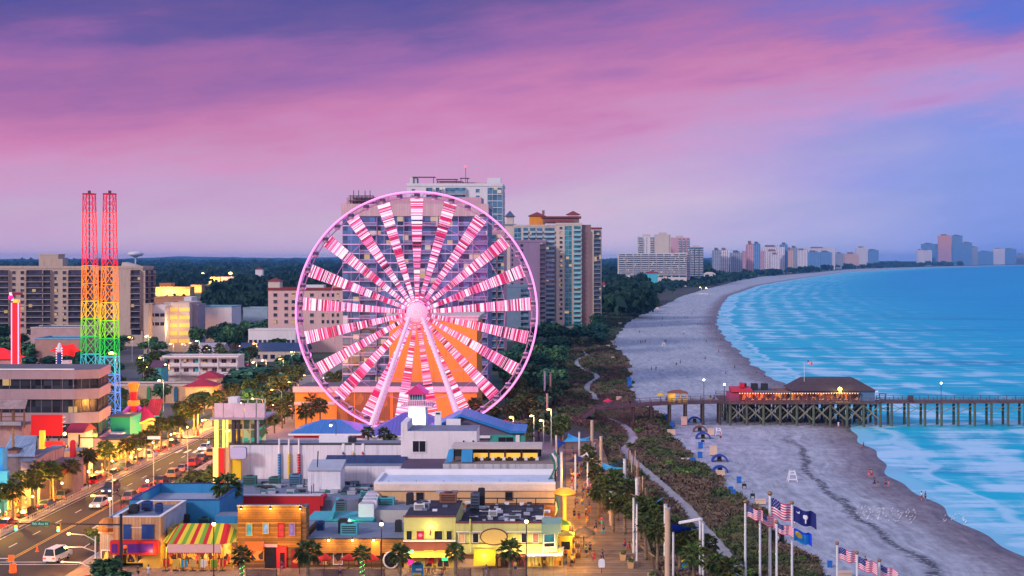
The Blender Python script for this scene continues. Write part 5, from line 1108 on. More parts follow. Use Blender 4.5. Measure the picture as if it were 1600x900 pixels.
# blue roofed pavilions below the wheel and white kiosk tower
BLR = mat('blue_metal_roof',(.025,.20,.52),.45,.12,.4,planks=(0,.55,.12)); VIOR = mat('violet_metal_roof',(.15,.13,.50),.45,.12,.4,planks=(0,.55,.12))
def gabled(name,label,px0,px1,pyr,pye,Y,dep,m,wall):
    x0,x1,zr_,ze = PX(px0,Y),PX(px1,Y),PZ(pyr,Y + dep / 2),PZ(pye,Y); t = T(name,label,'pavilion',((x0 + x1) / 2,Y,0)); xm = (x0 + x1) / 2
    t.box('wall',x0 + 1,x1 - 1,Y + .6,Y + dep - .6,0,ze - .05,wall)
    b = B(); r0 = (xm - (x1 - x0) * .12,Y + dep / 2,zr_); r1 = (xm + (x1 - x0) * .12,Y + dep / 2,zr_)
    P = [(x0,Y,ze),(x1,Y,ze),(x1,Y + dep,ze),(x0,Y + dep,ze),r0,r1]; b.faces(P,[(0,3,2,1),(0,1,5,4),(2,3,4,5),(1,2,5),(3,0,4)],m); rf = t.add('roof',b)
    b = B()
    for k in range(1,int((x1 - x0) / .7)):
        s = k * .7 / (x1 - x0); xx = x0 + k * .7; tp = r0 if xx < r0[0] else (r1 if xx > r1[0] else (xx,r0[1],zr_))
        f = min(1,(xx - x0) / max(.1,r0[0] - x0)) if xx < r0[0] else (min(1,(x1 - xx) / max(.1,x1 - r1[0])) if xx > r1[0] else 1)
        b.tube((xx,Y,ze + .03),(xx,Y + dep / 2 * f,ze + (zr_ - ze) * f + .03),.05,m,n=4)
    b.box(x0,x1,Y - .12,Y - .01,ze - .3,ze + .05,WHT); t.add('seam',b,rf)
gabled('blue_pavilion','pavilion with a low bright blue metal roof at the lower left of the wheel',450,566,655,678,268,14,BLR,REDP)
gabled('blue_pavilion','pavilion with a violet blue metal roof directly below the wheel',571,712,644,681,266,14,VIOR,LILC)
t = T('ticket_hall','ticket hall under a gently sloping blue roof with green doors, lower right of the wheel','building',(PX(760,250),250,0))
b = B(); Yt = 251.0; P = [(PX(640,Yt),PZ(684,Yt)),(PX(720,Yt),PZ(646,Yt)),(PX(800,Yt),PZ(672,Yt)),(PX(822,Yt),PZ(673,Yt)),(PX(822,Yt),PZ(676,Yt)),(PX(798,Yt),PZ(676,Yt)),(PX(720,Yt),PZ(650,Yt)),(PX(643,Yt),PZ(687,Yt))]
b.prism(list(reversed(P)),Yt - 1,Yt + 10,BLR); t.add('roof',b)
b = B(); b.prism([(PX(650,Yt),0),(PX(820,Yt),0),(PX(820,Yt),PZ(677,Yt)),(PX(798,Yt),PZ(677,Yt)),(PX(720,Yt),PZ(651,Yt)),(PX(650,Yt),PZ(684,Yt))],Yt,Yt + 9,mat('plum_wall',(.16,.12,.2))); t.add('wall',b)
b = B(); b.box(PX(766,Yt),PX(820,Yt),Yt - .3,Yt - .01,0,PZ(679,Yt),mat('jade_wall',(.05,.33,.28))); t.add('green_front',b)
for a,c in ((779,790),(791,802)): b = B(); b.box(PX(a,Yt),PX(c,Yt),Yt - .4,Yt - .31,2,PZ(683,Yt),BLK); t.add('door',b)
b = B(); b.box(PX(806,Yt),PX(812,Yt),Yt - .5,Yt - .31,0,PZ(679,Yt),WHT); b.box(PX(744,Yt),PX(766,Yt),Yt - .6,Yt - .32,PZ(684,Yt),PZ(680,Yt),WHT); t.add('trim',b)
b = B(); b.box(PX(699,Yt),PX(721,Yt),Yt - 2.6,Yt - 1.2,5,PZ(655,Yt - 2),WHT); t.add('white_block',b)
b = B(); b.box(PX(681,Yt),PX(691,Yt),Yt - 2.4,Yt - 1.3,8,PZ(643,Yt - 2),WHT); b.box(PX(683,Yt),PX(689,Yt),Yt - 2.5,Yt - 2.41,PZ(647,Yt - 2),PZ(644.5,Yt - 2),DARKM); t.add('chimney',b)
b = B()
for k in range(8): xx = PX(770 + k * 6.5,Yt + 6); b.box(xx - .05,xx + .05,Yt + 6,Yt + 6.1,PZ(673,Yt) + .02,PZ(665,Yt),RAIL_D)
b.box(PX(770,Yt),PX(818,Yt),Yt + 6,Yt + 6.12,PZ(666,Yt),PZ(665,Yt),RAIL_D); t.add('roof_rail',b)
t = T('white_kiosk_tower','white lookout tower with a glowing shaft and crimson roofed cabin before the wheel','tower',(PX(653,258),258,0))
Yk = 257.0
b = B(); b.box(PX(638,Yk),PX(665,Yk),Yk,Yk + 4,0,PZ(636,Yk),LILC); t.add('shaft',b)
b = B(); b.box(PX(640,Yk),PX(662,Yk),Yk - .12,Yk - .01,PZ(662,Yk),PZ(638,Yk),glow('lit_screen',(.85,1,.92),2.2)); t.add('lit_screen',b)
lamp((PX(651,Yk),Yk - 2.5,PZ(650,Yk)),(.9,1,.95),700,.6)
b = B(); b.box(PX(627,Yk),PX(676,Yk),Yk - 1.2,Yk + 5,PZ(635.5,Yk),PZ(633,Yk),mat('rose_deck',(.62,.36,.46))); gal = t.add('gallery',b)
b = B()
for k in range(15): xx = PX(628 + k * 3.4,Yk); b.box(xx - .05,xx + .05,Yk - 1.15,Yk - 1.05,PZ(633,Yk),PZ(624.5,Yk),mat('rose_rail',(.75,.45,.58)))
b.box(PX(627,Yk),PX(676,Yk),Yk - 1.2,Yk - 1.02,PZ(625,Yk),PZ(624,Yk),MATS['rose_rail']); t.add('rail',b,gal)
b = B(); b.box(PX(638,Yk),PX(662,Yk),Yk,Yk + 4,PZ(632.9,Yk),PZ(616,Yk),mat('rose_cabin',(.55,.18,.30))); t.add('cabin',b)
win(t,641,659.5,615.5,625,Yk,GL_BLUE,RAIL_W,5)
b = B(); b.prism([(PX(632,Yk),PZ(616,Yk) + .01),(PX(668,Yk),PZ(616,Yk) + .01),(PX(650,Yk),PZ(602,Yk))],Yk - .8,Yk + 4.8,mat('cerise_roof',(.62,.03,.16),.5,.1)); t.add('roof',b)
# left side of the street ----------------------------------------------------
t = T('office_block','pinkish office block of stone bands and dark strip windows with a canted corner','office',(PX(60,282),282,0))
Yo = 281.0; ST = mat('pink_stone',(.38,.26,.29),.85,.12,.5,streak=.15); OGL = glassm('office_glass',(.025,.028,.04),.12,.5,.8,.06)
FP = [(PX(-40,Yo),Yo),(PX(117,Yo),Yo),(PX(155,283),283),(PX(173,297),297),(PX(-40,297),297)]
def ring(b,P,z0,z1,m,top=None):
    n = len(P); b.faces([(x,y,z0) for x,y in P] + [(x,y,z1) for x,y in P],[tuple(range(n - 1,-1,-1)),tuple(range(n,2 * n))],top or m)
    b.faces([(x,y,z0) for x,y in P] + [(x,y,z1) for x,y in P],[(k,(k + 1) % n,n + (k + 1) % n,n + k) for k in range(n)],m)
def inset(P,d): cx_ = sum(p[0] for p in P) / len(P); cy_ = sum(p[1] for p in P) / len(P); return [(x + (cx_ - x) / abs(cx_ - x) * d if abs(cx_ - x) > .1 else x,y + (cy_ - y) / abs(cy_ - y) * d if abs(cy_ - y) > .1 else y) for x,y in P]
for a,c in ((578,592.5),(608,624),(645,662),(685,705)):
    b = B(); ring(b,FP,PZ(c,Yo),PZ(a,Yo),ST,ROOF_G); t.add('stone_band',b)
for a,c in ((592.5,608),(624,645),(662,685)):
    b = B(); q = inset(FP,.5); ring(b,q,PZ(c,Yo),PZ(a,Yo),OGL); s_ = t.add('strip_window',b)
    b = B()
    for k in range(10): xx = q[0][0] + (q[1][0] - q[0][0]) * k / 9; b.box(xx - .07,xx + .07,q[0][1] - .1,q[0][1] - .01,PZ(c,Yo),PZ(a,Yo),mat('mullion_grey',(.16,.13,.15)))
    for (xa,ya),(xb,yb) in ((q[1],q[2]),(q[2],q[3])):
        for k in range(4): f = k / 3; xx,yy = xa + (xb - xa) * f,ya + (yb - ya) * f; b.tube((xx + .05,yy - .05,PZ(c,Yo)),(xx + .05,yy - .05,PZ(a,Yo)),.1,MATS['mullion_grey'],n=4)
    t.add('mullion',b,s_)
b = B(); b.box(PX(-40,Yo),PX(116,Yo),Yo - .15,Yo + .1,PZ(578,Yo) + .005,PZ(576,Yo),WHT); t.add('coping',b)
lamp((PX(134,Yo),Yo - 2,PZ(664,Yo)),(1,.85,.6),260,.2)
RUST = mat('rusty_sheet',(.42,.26,.23),.8,.45,.5,streak=.5,planks=(0,.45,.2)); SHEDR = mat('blue_sheet_roof',(.26,.33,.45),.6,.35,.5,planks=(0,.5,.3)); OLDW = mat('weathered_boards',(.22,.17,.19),.85,.4,.4,planks=(0,.35,.4)); PINKW = mat('pink_stucco',(.48,.27,.25),.85,.3,.35,streak=.3)
t = T('sheet_roof_shed','weathered shed with a blue sheet metal roof and a brick chimney by the left palms','shed',(PX(30,236),236,0))
Ys = 234.0; t.box('wall',PX(7,Ys),PX(53,Ys),Ys,Ys + 9,0,PZ(713,Ys),OLDW)
b = B(); b.faces([(PX(7,Ys) - .3,Ys - .4,PZ(713,Ys)),(PX(53,Ys) + .3,Ys - .4,PZ(713,Ys)),(PX(56,240),240.5,PZ(681,240)),(PX(15,240),240.5,PZ(681,240)),(PX(56,240),240.5,0),(PX(15,240),240.5,0)],[(0,1,2,3)],SHEDR); t.add('roof',b)
b = B(); b.box(PX(22,237),PX(36,237),234.5,236,PZ(712,237),PZ(700,237),mat('chimney_brick',(.25,.12,.09))); b.hip(PX(22,237),PX(36,237),234.5,236,PZ(700,237) + .01,PZ(696,237),DARKM,.2); b.tube((PX(26,237),235.5,PZ(697,237)),(PX(26,237),235.5,PZ(668,237)),.25,mat('wood_post',(.35,.22,.12))); t.add('chimney',b)
t = T('plaster_wing','weathered plaster wing stepping down to the left palms beside the shed','building',(PX(68,238),238,0))
b = B(); b.prismx([(232,0),(247,0),(247,PZ(699,246)),(240,PZ(707,240)),(232,PZ(722,232))],PX(54,238),PX(78,240),mat('mauve_plaster',(.36,.25,.27),.85,.35,.4,streak=.4)); t.add('wall',b)
b = B(); b.prismx([(231.8,PZ(722,232) + .02),(240,PZ(707,240) + .02),(247.1,PZ(699,246) + .02),(247.1,PZ(699,246) + .25),(240,PZ(707,240) + .25),(231.8,PZ(722,232) + .25)],PX(54,238) - .1,PX(78,240) + .1,ROOFB); t.add('coping',b)
t = T('blue_edge_building','bright blue building cut by the left edge of the view','building',(PX(-6,224),224,0))
t.box('wall',PX(-40,224),PX(4,224),224,226,0,PZ(701,224),mat('vivid_blue',(.02,.30,.78),.6,.12)); b = B(); b.box(PX(-40,222),PX(8,222),222.9,223.9,PZ(758,222),PZ(738,222),mat('sky_blue',(.05,.4,.78),.6,.12)); t.add('front_block',b)
t = T('stucco_building','pink stucco building with a rusty metal canopy over a timber scaffold front','building',(PX(15,262),262,0))
t.box('wall',PX(-40,262),PX(34,262),262,270,0,PZ(666,262),PINKW,top=ROOF_G)
b = B(); b.faces([(PX(-40,261),260.5,PZ(638.5,261)),(PX(41,261),260.5,PZ(638.5,261)),(PX(40,265),266,PZ(625,265)),(PX(-40,265),266,PZ(625,265))],[(0,1,2,3)],RUST); b.box(PX(-40,261),PX(41,261),260.4,260.6,PZ(639.5,261),PZ(638.5,261),DARKM); t.add('canopy',b)
b = B()
for px in (2,20,22,38): b.box(PX(px,261) - .13,PX(px,261) + .13,260.8,261.1,PZ(668,261),PZ(639.5,261),mat('old_timber',(.20,.10,.06)))
for py in (651,658,664): b.box(PX(-40,261),PX(40,261),260.85,261.0,PZ(py,261) - .09,PZ(py,261) + .09,MATS['old_timber'])
t.add('timber_frame',b); b = B(); b.box(PX(-40,261),PX(34,261),260.6,260.75,PZ(664.5,261),PZ(658.5,261),mat('pale_lettering_board',(.36,.33,.36),.8,.5,2)); t.add('sign_board',b)
t = T('red_billboard','big plain red billboard on posts in front of the office block','billboard',(PX(72,258),258,0))
b = B(); b.box(PX(48.5,258),PX(97,258),258,258.5,PZ(681,258),PZ(648.5,258),mat('billboard_red',(.72,.012,.012),.5,.06)); t.add('panel',b)
b = B()
for px in (55,73,90): b.box(PX(px,258) - .15,PX(px,258) + .15,258.6,258.9,0,PZ(650,258),DARKM)
t.add('post',b)
b = B()
for py in (653,660,667): b.tube((PX(97,258),258.2,PZ(py,258)),(PX(105,258),257,PZ(py,258) + .3),.08,WHT)
t.add('lamp_arm',b)
t = blockhouse('white_gable_house','small white gabled front with red trim between the billboard and the office block','building',106,128,676,262,6,LILC,roof='gable',cor=CRIM)
t = T('red_stall','bright red stall with yellow posts under the billboard','stall',(PX(86,256),255,0))
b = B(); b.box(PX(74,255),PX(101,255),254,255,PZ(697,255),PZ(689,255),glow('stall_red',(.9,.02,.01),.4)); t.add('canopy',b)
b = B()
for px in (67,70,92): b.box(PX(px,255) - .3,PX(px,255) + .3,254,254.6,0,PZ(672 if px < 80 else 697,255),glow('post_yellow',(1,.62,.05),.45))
t.add('post',b); b = B(); b.poly([(PX(74,255),256,0),(PX(104,255),256,0),(PX(104,255),256,PZ(697,255)),(PX(74,255),256,PZ(697,255))],SHOPG); t.add('goods',b)
lamp((PX(101,255),253,PZ(678,255)),(1,.9,.3),500,.2); b = B(); b.ball((PX(101,253),253,PZ(678,253)),.32,glow('flood_yellow',(1,.92,.35),7),8); solo(b,'flood_lamp','glaring yellow lamp right of the red billboard','lamp')
t = T('red_panel_house','cream house with a round headed red panel by the dark traffic signal','building',(PX(116,250),250,0)); t.box('wall',PX(92,250),PX(124,250),250,255,0,PZ(705,250),TANW,top=ROOFB)
b = B(); b.prism([(PX(110,250),2)] + [(PX(118.5,250),2)] + [(PX(114.3,250) + .5 * math.cos(k * math.pi / 6),PZ(692,250) + .6 * math.sin(k * math.pi / 6)) for k in range(7)],249.7,249.98,REDP); t.add('red_panel',b)
t = T('orange_awning_shop','low shop with a scalloped orange awning among the left palms','shop',(PX(90,240),240,0)); t.box('wall',PX(74,240),PX(112,240),240,246,0,PZ(722,240),OLDW)
b = B(); b.prismx([(237.5,PZ(742,238)),(239.98,PZ(742,238)),(239.98,PZ(731,240))],PX(78,239),PX(104,239),mat('orange_awning',(.75,.16,.02),.7,.1)); t.add('awning',b); lamp((PX(80,236),236,3),SOD,500,.3)
# open shopfronts behind the palms
for a,c,Yq,lb in ((-4,34,215,'lit yellow souvenir shop behind the first left palms'),(28,62,226,'lit orange shop behind the second clump of left palms'),(60,100,240,'lit shop behind the middle of the left palm row'),(100,140,258,'lit shop behind the far half of the left palm row'),(140,190,285,'lit arcade front behind the far left palms')):
    x1_ = XL - 7.2; t = T('street_shop',lb,'shop',(x1_ - 3,Yq,0)); dy = 10
    t.box('wall',x1_ - 7,x1_ - .4,Yq,Yq + dy,.0,4.2,mat('peach_wall',(.6,.34,.16)),top=ROOFB)
    b = B(); b.poly([(x1_ - .38,Yq,.3),(x1_ - .38,Yq + dy,.3),(x1_ - .38,Yq + dy,3.4),(x1_ - .38,Yq,3.4)],SHOPG); b.poly([(x1_ - 7,Yq - .02,.3),(x1_ - .5,Yq - .02,.3),(x1_ - .5,Yq - .02,3.4),(x1_ - 7,Yq - .02,3.4)],SHOPY); t.add('shop_window',b)
    b = B(); b.box(x1_ - .4,x1_ + 1.2,Yq,Yq + dy,3.5,3.7,(REDP,YEL2,mat('orange_awning',(.75,.16,.02)))[int(Yq) % 3]); t.add('awning',b)
    lamp((x1_ + .8,Yq + 5,3.0),SOD,650,.3)
t = T('teal_stage','teal fronted fairground booth with a white lower roof behind the palms','booth',(PX(190,300),300,0)); Yb = 300
t.box('wall',PX(172,Yb),PX(203,Yb),Yb,Yb + 8,0,PZ(652,Yb),mat('jade_front',(.03,.45,.34),.6,.1),top=ROOFB); b = B(); b.box(PX(170,Yb),PX(204,Yb),Yb - .3,Yb + 8.2,PZ(652,Yb) + .01,PZ(650,Yb),ROOF_G); t.add('roof',b)
b = B(); b.box(PX(172,Yb),PX(198,Yb),Yb - 4,Yb - .31,PZ(676,Yb),PZ(674,Yb),WHT); t.add('canopy',b); b = B(); b.box(PX(172,Yb),PX(196,Yb),Yb - 3,Yb - 2.7,0,PZ(677,Yb),mat('lime_front',(.12,.5,.03))); b.box(PX(196,Yb),PX(203,Yb),Yb - 1,Yb - .7,0,PZ(672,Yb),tq); t.add('front',b); lamp((PX(190,Yb),Yb - 5,4),(1,.75,.3),500,.2)
# ------------------------------------------------------------------ the observation wheel
YW = 300.0; WX = PX(651.5,YW); WZ = PZ(488,YW); RW = 188.0 * YW / F
L_W = glow('led_white',(1,.74,.86),.68); L_P = glow('led_pink',(.90,.16,.40),.5); L_S = glow('led_rose',(1,.40,.58),.55); L_R = glow('led_red',(.55,.005,.085),.6); L_D = mat('led_off',(.12,.02,.06),.5,.1)
L_RIM = glow('led_rim',(1,.30,.66),1.0); STEEL = mat('lilac_steel',(.50,.26,.46),.45,.06); LEGM = glow('lit_steel',(.85,.55,.72),.2)  # leg steel glows faintly, pink light of the wheel put into its colour
t = T('observation_wheel','giant white observation wheel lit with pink, red and white bars on its spokes','ferris wheel',(WX,YW,0))
def pol(a,r,y=0.): return (WX + r * math.cos(a),YW + y,WZ + r * math.sin(a))
NS = 144
b = B()
for yy in (-.9,): b.path([pol(2 * math.pi * k / NS,RW,yy) for k in range(NS)],.21,L_RIM,8,True)
t.add('lit_rim',b,smooth=True)
b = B(); b.path([pol(2 * math.pi * k / NS,RW - .1,.9) for k in range(NS)],.20,STEEL,6,True); b.path([pol(2 * math.pi * k / NS,RW - 1.15,0) for k in range(NS)],.13,STEEL,5,True)
for k in range(63):
    a = 2 * math.pi * k / 63; b.tube(pol(a,RW,-.9),pol(a,RW - .1,.9),.06,STEEL,n=4,cap=False); b.tube(pol(a,RW - .1,.9),pol(a + .0374,RW - 1.15,0),.05,STEEL,n=4,cap=False); b.tube(pol(a,RW,-.9),pol(a + .0374,RW - 1.15,0),.05,STEEL,n=4,cap=False)
t.add('rim_truss',b)
b = B(); b.path([pol(2 * math.pi * k / 21 + math.pi / 2,RW * .74) for k in range(21)],.07,STEEL,5,True); b.path([pol(2 * math.pi * (k + .5) / 21 + math.pi / 2,RW * .58,.5) for k in range(0,21)],.05,STEEL,5,True); b.path([pol(2 * math.pi * k / 21,RW * .27) for k in range(21)],.06,STEEL,5,True); t.add('tie_ring',b)
rr_ = random.Random(5)
for s in range(21):
    a = math.pi / 2 + 2 * math.pi * s / 21; d = Vector((math.cos(a),0,math.sin(a))); n_ = Vector((-math.sin(a),0,math.cos(a))); C = Vector((WX,YW,WZ))
    r0,r1,w0,w1 = 2.3,RW - 1.3,.32,1.42
    b = B()
    for sg in (-1,1): b.tube(C + d * r0 + n_ * (sg * w0),C + d * r1 + n_ * (sg * w1),.07,STEEL,n=4)
    b.tube(C + d * 1.5,C + d * (RW - .9),.08,STEEL,n=4)
    sp_ = t.add('spoke',b)
    b = B(); r = r0 + .1; cur = L_W
    while r < r1 - .1:
        h = rr_.choice((.07,.09,.11,.13,.16,.2,.28)) * (.75 + .35 * (r - r0) / (r1 - r0))
        if rr_.random() < .025: h = .6
        e = min(r1 - .05,r + h); q = rr_.random()
        m_ = L_W if q < .30 else (L_S if q < .50 else (L_P if q < .68 else (L_R if q < .94 else L_D)))
        wa,wb = w0 + (w1 - w0) * (r - r0) / (r1 - r0),w0 + (w1 - w0) * (e - r0) / (r1 - r0)
        P = [C + d * r - n_ * wa,C + d * r + n_ * wa,C + d * e + n_ * wb,C + d * e - n_ * wb]
        f_,k_ = Vector((0,-.16,0)),Vector((0,-.09,0))
        pts = [p + f_ for p in P] + [p + k_ for p in P]
        b.faces(pts,[(0,1,2,3),(7,6,5,4),(0,4,5,1),(1,5,6,2),(2,6,7,3),(3,7,4,0)],m_)
        r = e + (rr_.choice((.02,.04,.06)) if rr_.random() < .9 else .16)
    t.add('trail_light_bars',b,sp_)  # light put into the shape: bars as wide as the swept light trails
b = B(); b.lathe((0,0,0),[(.6,-2.2),(1.4,-2.0),(2.15,-1.5),(2.2,-1.1),(2.2,1.1),(1.0,2.2)],glow('hub_pink',(1,.38,.50),.62),28); b.v = [(WX + p[0],YW + p[2],WZ + p[1]) for p in b.v]; hb = t.add('hub',b)
b = B()
for k in range(16):
    a = 2 * math.pi * k / 16
    for q in (.7,1.2,1.75): b.ball((WX + q * math.cos(a + q),YW - 2.3 + .25 * max(0,q - 1),WZ + q * math.sin(a + q)),.07,L_W,4)
t.add('hub_lamp',b,hb)
for sx,px,py,yy in ((-1,572,676,-7.5),(1,731,657,-7.5),(-1,580,668,7.5),(1,722,660,7.5)):
    b = B(); foot = Vector((PX(px,YW + yy),YW + yy,3.2 if yy < 0 else 3.2)); top = Vector((WX + sx * 1.4,YW + (2.1 if yy > 0 else -2.1),WZ - 1.0))
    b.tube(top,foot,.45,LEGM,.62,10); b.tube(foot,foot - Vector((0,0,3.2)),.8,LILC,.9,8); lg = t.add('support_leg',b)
    if yy < 0:
        b = B()
        for k in range(30):
            f = .08 + k * .03; p = top.lerp(foot,f); b.ball((p.x + .5 * sx * -1,p.y - .3,p.z),.09,L_W,4)
        t.add('leg_lamp',b,lg)
b = B(); gm_ = mat('gondola_shell',(.50,.30,.42),.4,.1); gg = glassm('gondola_glass',(.10,.06,.12),.1,.6,.3)
b.lathe((0,0,-.75),[(.35,0),(.62,.12),(.68,.5)],gm_,10); b.lathe((0,0,-.25),[(.68,0),(.66,.62)],gg,10); b.lathe((0,0,.37),[(.66,0),(.6,.16),(.25,.3)],gm_,10)
me = b.mesh('gondola')
t.rep('gondola',me,[pol(2 * math.pi * (k + .5) / 42,RW - .75) for k in range(42)])
for px,py in ((600,560),(700,560),(651,470),(560,470),(745,470),(651,360)): lamp((PX(px,YW),YW + 14,PZ(py,YW)),(1,.10,.74),8000,2.0)  # added unseen lamps behind the wheel, casting its pink glow on the hotel
# wheel platform
b = B(); b.box(PX(545,290),PX(760,290),288,312,0,3.15,mat('platform',(.5,.42,.5))); solo(b,'wheel_platform','raised platform carrying the big wheel','platform')
# ------------------------------------------------------------------ rainbow lattice towers
TC = [glow('tower_crimson',(.62,.008,.06),.5),glow('tower_red',(.90,.015,.05),.55),glow('tower_coral',(.95,.06,.05),.6),glow('tower_orange',(1,.24,.006),.75),glow('tower_yellow',(.95,.50,.01),.7),glow('tower_lime',(.22,.70,.015),.6),glow('tower_green',(.01,.55,.06),.55),glow('tower_teal',(.05,.50,.55),.55),glow('tower_blue',(.10,.30,.85),.6)]
def lattice(label,pxt,pxb,Y):
    xt,xb = PX(pxt,Y),PX(pxb,Y); zt = PZ(304,Y); t = T('lattice_tower',label,'tower',(xb,Y,0),'rainbow lit slingshot towers')
    secs = 14; hw = lambda f: 2.0 - .95 * f
    cxx = lambda f: xb + (xt - xb) * f
    P = lambda f,i: Vector((cxx(f) + hw(f) * (1,1,-1,-1)[i],Y + hw(f) * (-1,1,1,-1)[i],zt * f))
    for k in range(secs):
        f0,f1 = k / secs,(k + 1) / secs; m_ = TC[(0,2,2,1,3,3,4,5,6,7,8,8,8,8)[secs - 1 - k]] ; b = B()
        for i in range(4):
            j = (i + 1) % 4; fm_ = (f0 + f1) / 2
            b.tube(P(f0,i),P(f1,i),.125,m_,n=5)
            b.tube(P(f1,i),P(f1,j),.11,m_,n=4)
            b.tube(P(f0,i),P(f1,j),.068,m_,n=4)
            b.tube(P(f0,j),P(f1,i),.068,m_,n=4)
        t.add('truss_section',b)
    b = B(); b.box(xt - 1.2,xt + 1.2,Y - 1.2,Y + 1.2,zt + .05,zt + .25,MAROON); b.box(xt - .25,xt + .25,Y - .3,Y + .3,zt + .25,zt + .9,MAROON); b.tube((xt,Y,zt),(xt,Y,zt * .55),.14,MAROON); t.add('top_winch',b)
lattice('rainbow lit lattice tower, left of the pair',139.5,143,312); lattice('rainbow lit lattice tower, right of the pair',171.5,171,306)
# fairground rides
t = T('red_ride_tower','tall red ride tower edged with pink neon and a yellow top','fairground ride',(PX(23,305),305,0)); Yr = 305
b = B(); b.box(PX(19,Yr),PX(28,Yr),Yr,Yr + 1.4,0,PZ(473,Yr),glow('ride_red',(.90,.01,.015),.5)); t.add('mast',b)
b = B()
for px in (18.3,28.7): b.box(PX(px,Yr) - .1,PX(px,Yr) + .1,Yr - .15,Yr + .1,0,PZ(473,Yr),glow('neon_edge',(1,.35,.55),1.4))
t.add('neon_edge',b)
b = B(); b.box(PX(20,Yr),PX(27,Yr),Yr,Yr + 1.4,PZ(473,Yr) + .01,PZ(468,Yr),glow('ride_yellow',(1,.5,.05),.8)); b.ball((PX(17,Yr),Yr,PZ(465,Yr)),.6,glow('ride_pink',(1,.03,.25),.8),8); b.tube((PX(16,Yr),Yr,PZ(457,Yr)),(PX(20,Yr),Yr,PZ(470,Yr)),.3,L_W); b.box(PX(16,Yr),PX(33,Yr),Yr + .2,Yr + .9,PZ(461,Yr),PZ(457,Yr),mat('ride_maroon',(.3,.02,.05))); t.add('ride_head',b)
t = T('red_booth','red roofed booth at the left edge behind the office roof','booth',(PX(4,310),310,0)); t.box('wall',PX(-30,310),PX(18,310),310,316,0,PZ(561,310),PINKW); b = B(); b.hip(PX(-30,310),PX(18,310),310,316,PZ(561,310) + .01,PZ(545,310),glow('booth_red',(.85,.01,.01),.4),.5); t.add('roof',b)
t = T('rocket_ride','white and blue rocket shaped ride under a red star shaped canopy','fairground ride',(PX(93,306),306,0)); Yr = 306
b = B(); b.tube((PX(93,Yr),Yr,10),(PX(93,Yr),Yr,PZ(551,Yr)),.55,BLUED,n=10); bd = t.add('mast',b)
b = B()
for s in (-1,1):
    for k in range(12): b.ball((PX(93,Yr) + s * .62,Yr - .2,16 + k * .55),.16,L_W,5)
b.lathe((PX(93,Yr),Yr,PZ(550,Yr)),[(.5,0),(.5,1.0),(.35,1.7),(.05,2.1)],WHT,10); t.add('nose',b,bd)
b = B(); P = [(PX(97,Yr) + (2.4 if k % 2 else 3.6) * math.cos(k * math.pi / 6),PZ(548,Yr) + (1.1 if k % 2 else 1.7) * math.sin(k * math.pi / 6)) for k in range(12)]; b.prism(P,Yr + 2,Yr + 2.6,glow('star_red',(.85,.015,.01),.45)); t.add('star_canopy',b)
b = B(); b.box(PX(98,Yr),PX(110,Yr),Yr - .5,Yr + 1,PZ(576,Yr),PZ(563,Yr),mat('ride_pinkwhite',(.75,.55,.62))); t.add('cabin',b)
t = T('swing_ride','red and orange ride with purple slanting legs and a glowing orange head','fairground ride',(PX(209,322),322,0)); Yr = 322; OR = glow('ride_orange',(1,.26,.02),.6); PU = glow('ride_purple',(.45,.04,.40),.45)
b = B(); b.lathe((PX(209,Yr),Yr,0),[(.7,0),(.7,PZ(633,Yr)),(.85,PZ(612,Yr))],MATS['ride_red'],10); t.add('column',b)
b = B(); b.lathe((PX(209,Yr),Yr,PZ(612,Yr)),[(.9,0),(1.0,.8),(1.3,1.5),(1.4,1.9),(.8,2.2)],OR,12); t.add('head',b); b = B(); b.lathe((PX(209,Yr),Yr,PZ(634,Yr)),[(1.2,0),(1.45,.4),(1.45,1.0),(1.2,1.3)],OR,12); t.add('collar',b)
for s in (-1,1): b = B(); b.tube((PX(209,Yr) + s * .8,Yr,PZ(634,Yr)),(PX(209,Yr) + s * 3.2,Yr - .5,PZ(652,Yr)),.5,PU,.6); t.add('leg',b); b = B(); b.tube((PX(209,Yr) + s * 2.4,Yr - .6,PZ(646,Yr)),(PX(209,Yr) + s * 4.4,Yr - .8,3),.25,OR); t.add('brace',b)
t = T('tilted_red_board','tilted dark red gridded board beside the orange ride','sign',(PX(240,316),316,0)); Yr = 316
b = B(); P = [(PX(229,Yr),Yr - 1.5,PZ(648,Yr)),(PX(251,Yr),Yr - 1.5,PZ(648,Yr)),(PX(253,Yr),Yr + 1,PZ(624,Yr)),(PX(233,Yr),Yr + 1,PZ(624,Yr))]; b.faces(P + [(x,y + .3,z) for x,y,z in P],[(0,1,2,3),(7,6,5,4),(0,4,5,1),(1,5,6,2),(2,6,7,3),(3,7,4,0)],mat('roof_tiles_red',(.45,.03,.05),.6,.4,1,planks=(0,.5,.4))); t.add('panel',b)
b = B(); b.tube((PX(235,Yr),Yr,0),(PX(235,Yr),Yr,PZ(640,Yr)),.2,DARKM); b.tube((PX(247,Yr),Yr,0),(PX(247,Yr),Yr,PZ(640,Yr)),.2,DARKM); b.box(PX(228,Yr),PX(252,Yr),Yr - 1.7,Yr - 1.51,PZ(650,Yr),PZ(648,Yr),tq); t.add('post',b)
t = T('carousel_booth','small red and violet tent topped booth with glowing yellow rails','booth',(PX(228,310),310,0)); Yr = 310
b = B(); b.lathe((PX(226,Yr),Yr,0),[(2.2,0),(2.2,5.4)],TANW,8); t.add('wall',b); b = B(); b.lathe((PX(226,Yr),Yr,5.41),[(2.9,0),(.1,3.4)],mat('tent_red',(.45,.02,.10),.6,.5,1.2),8); t.add('roof',b)
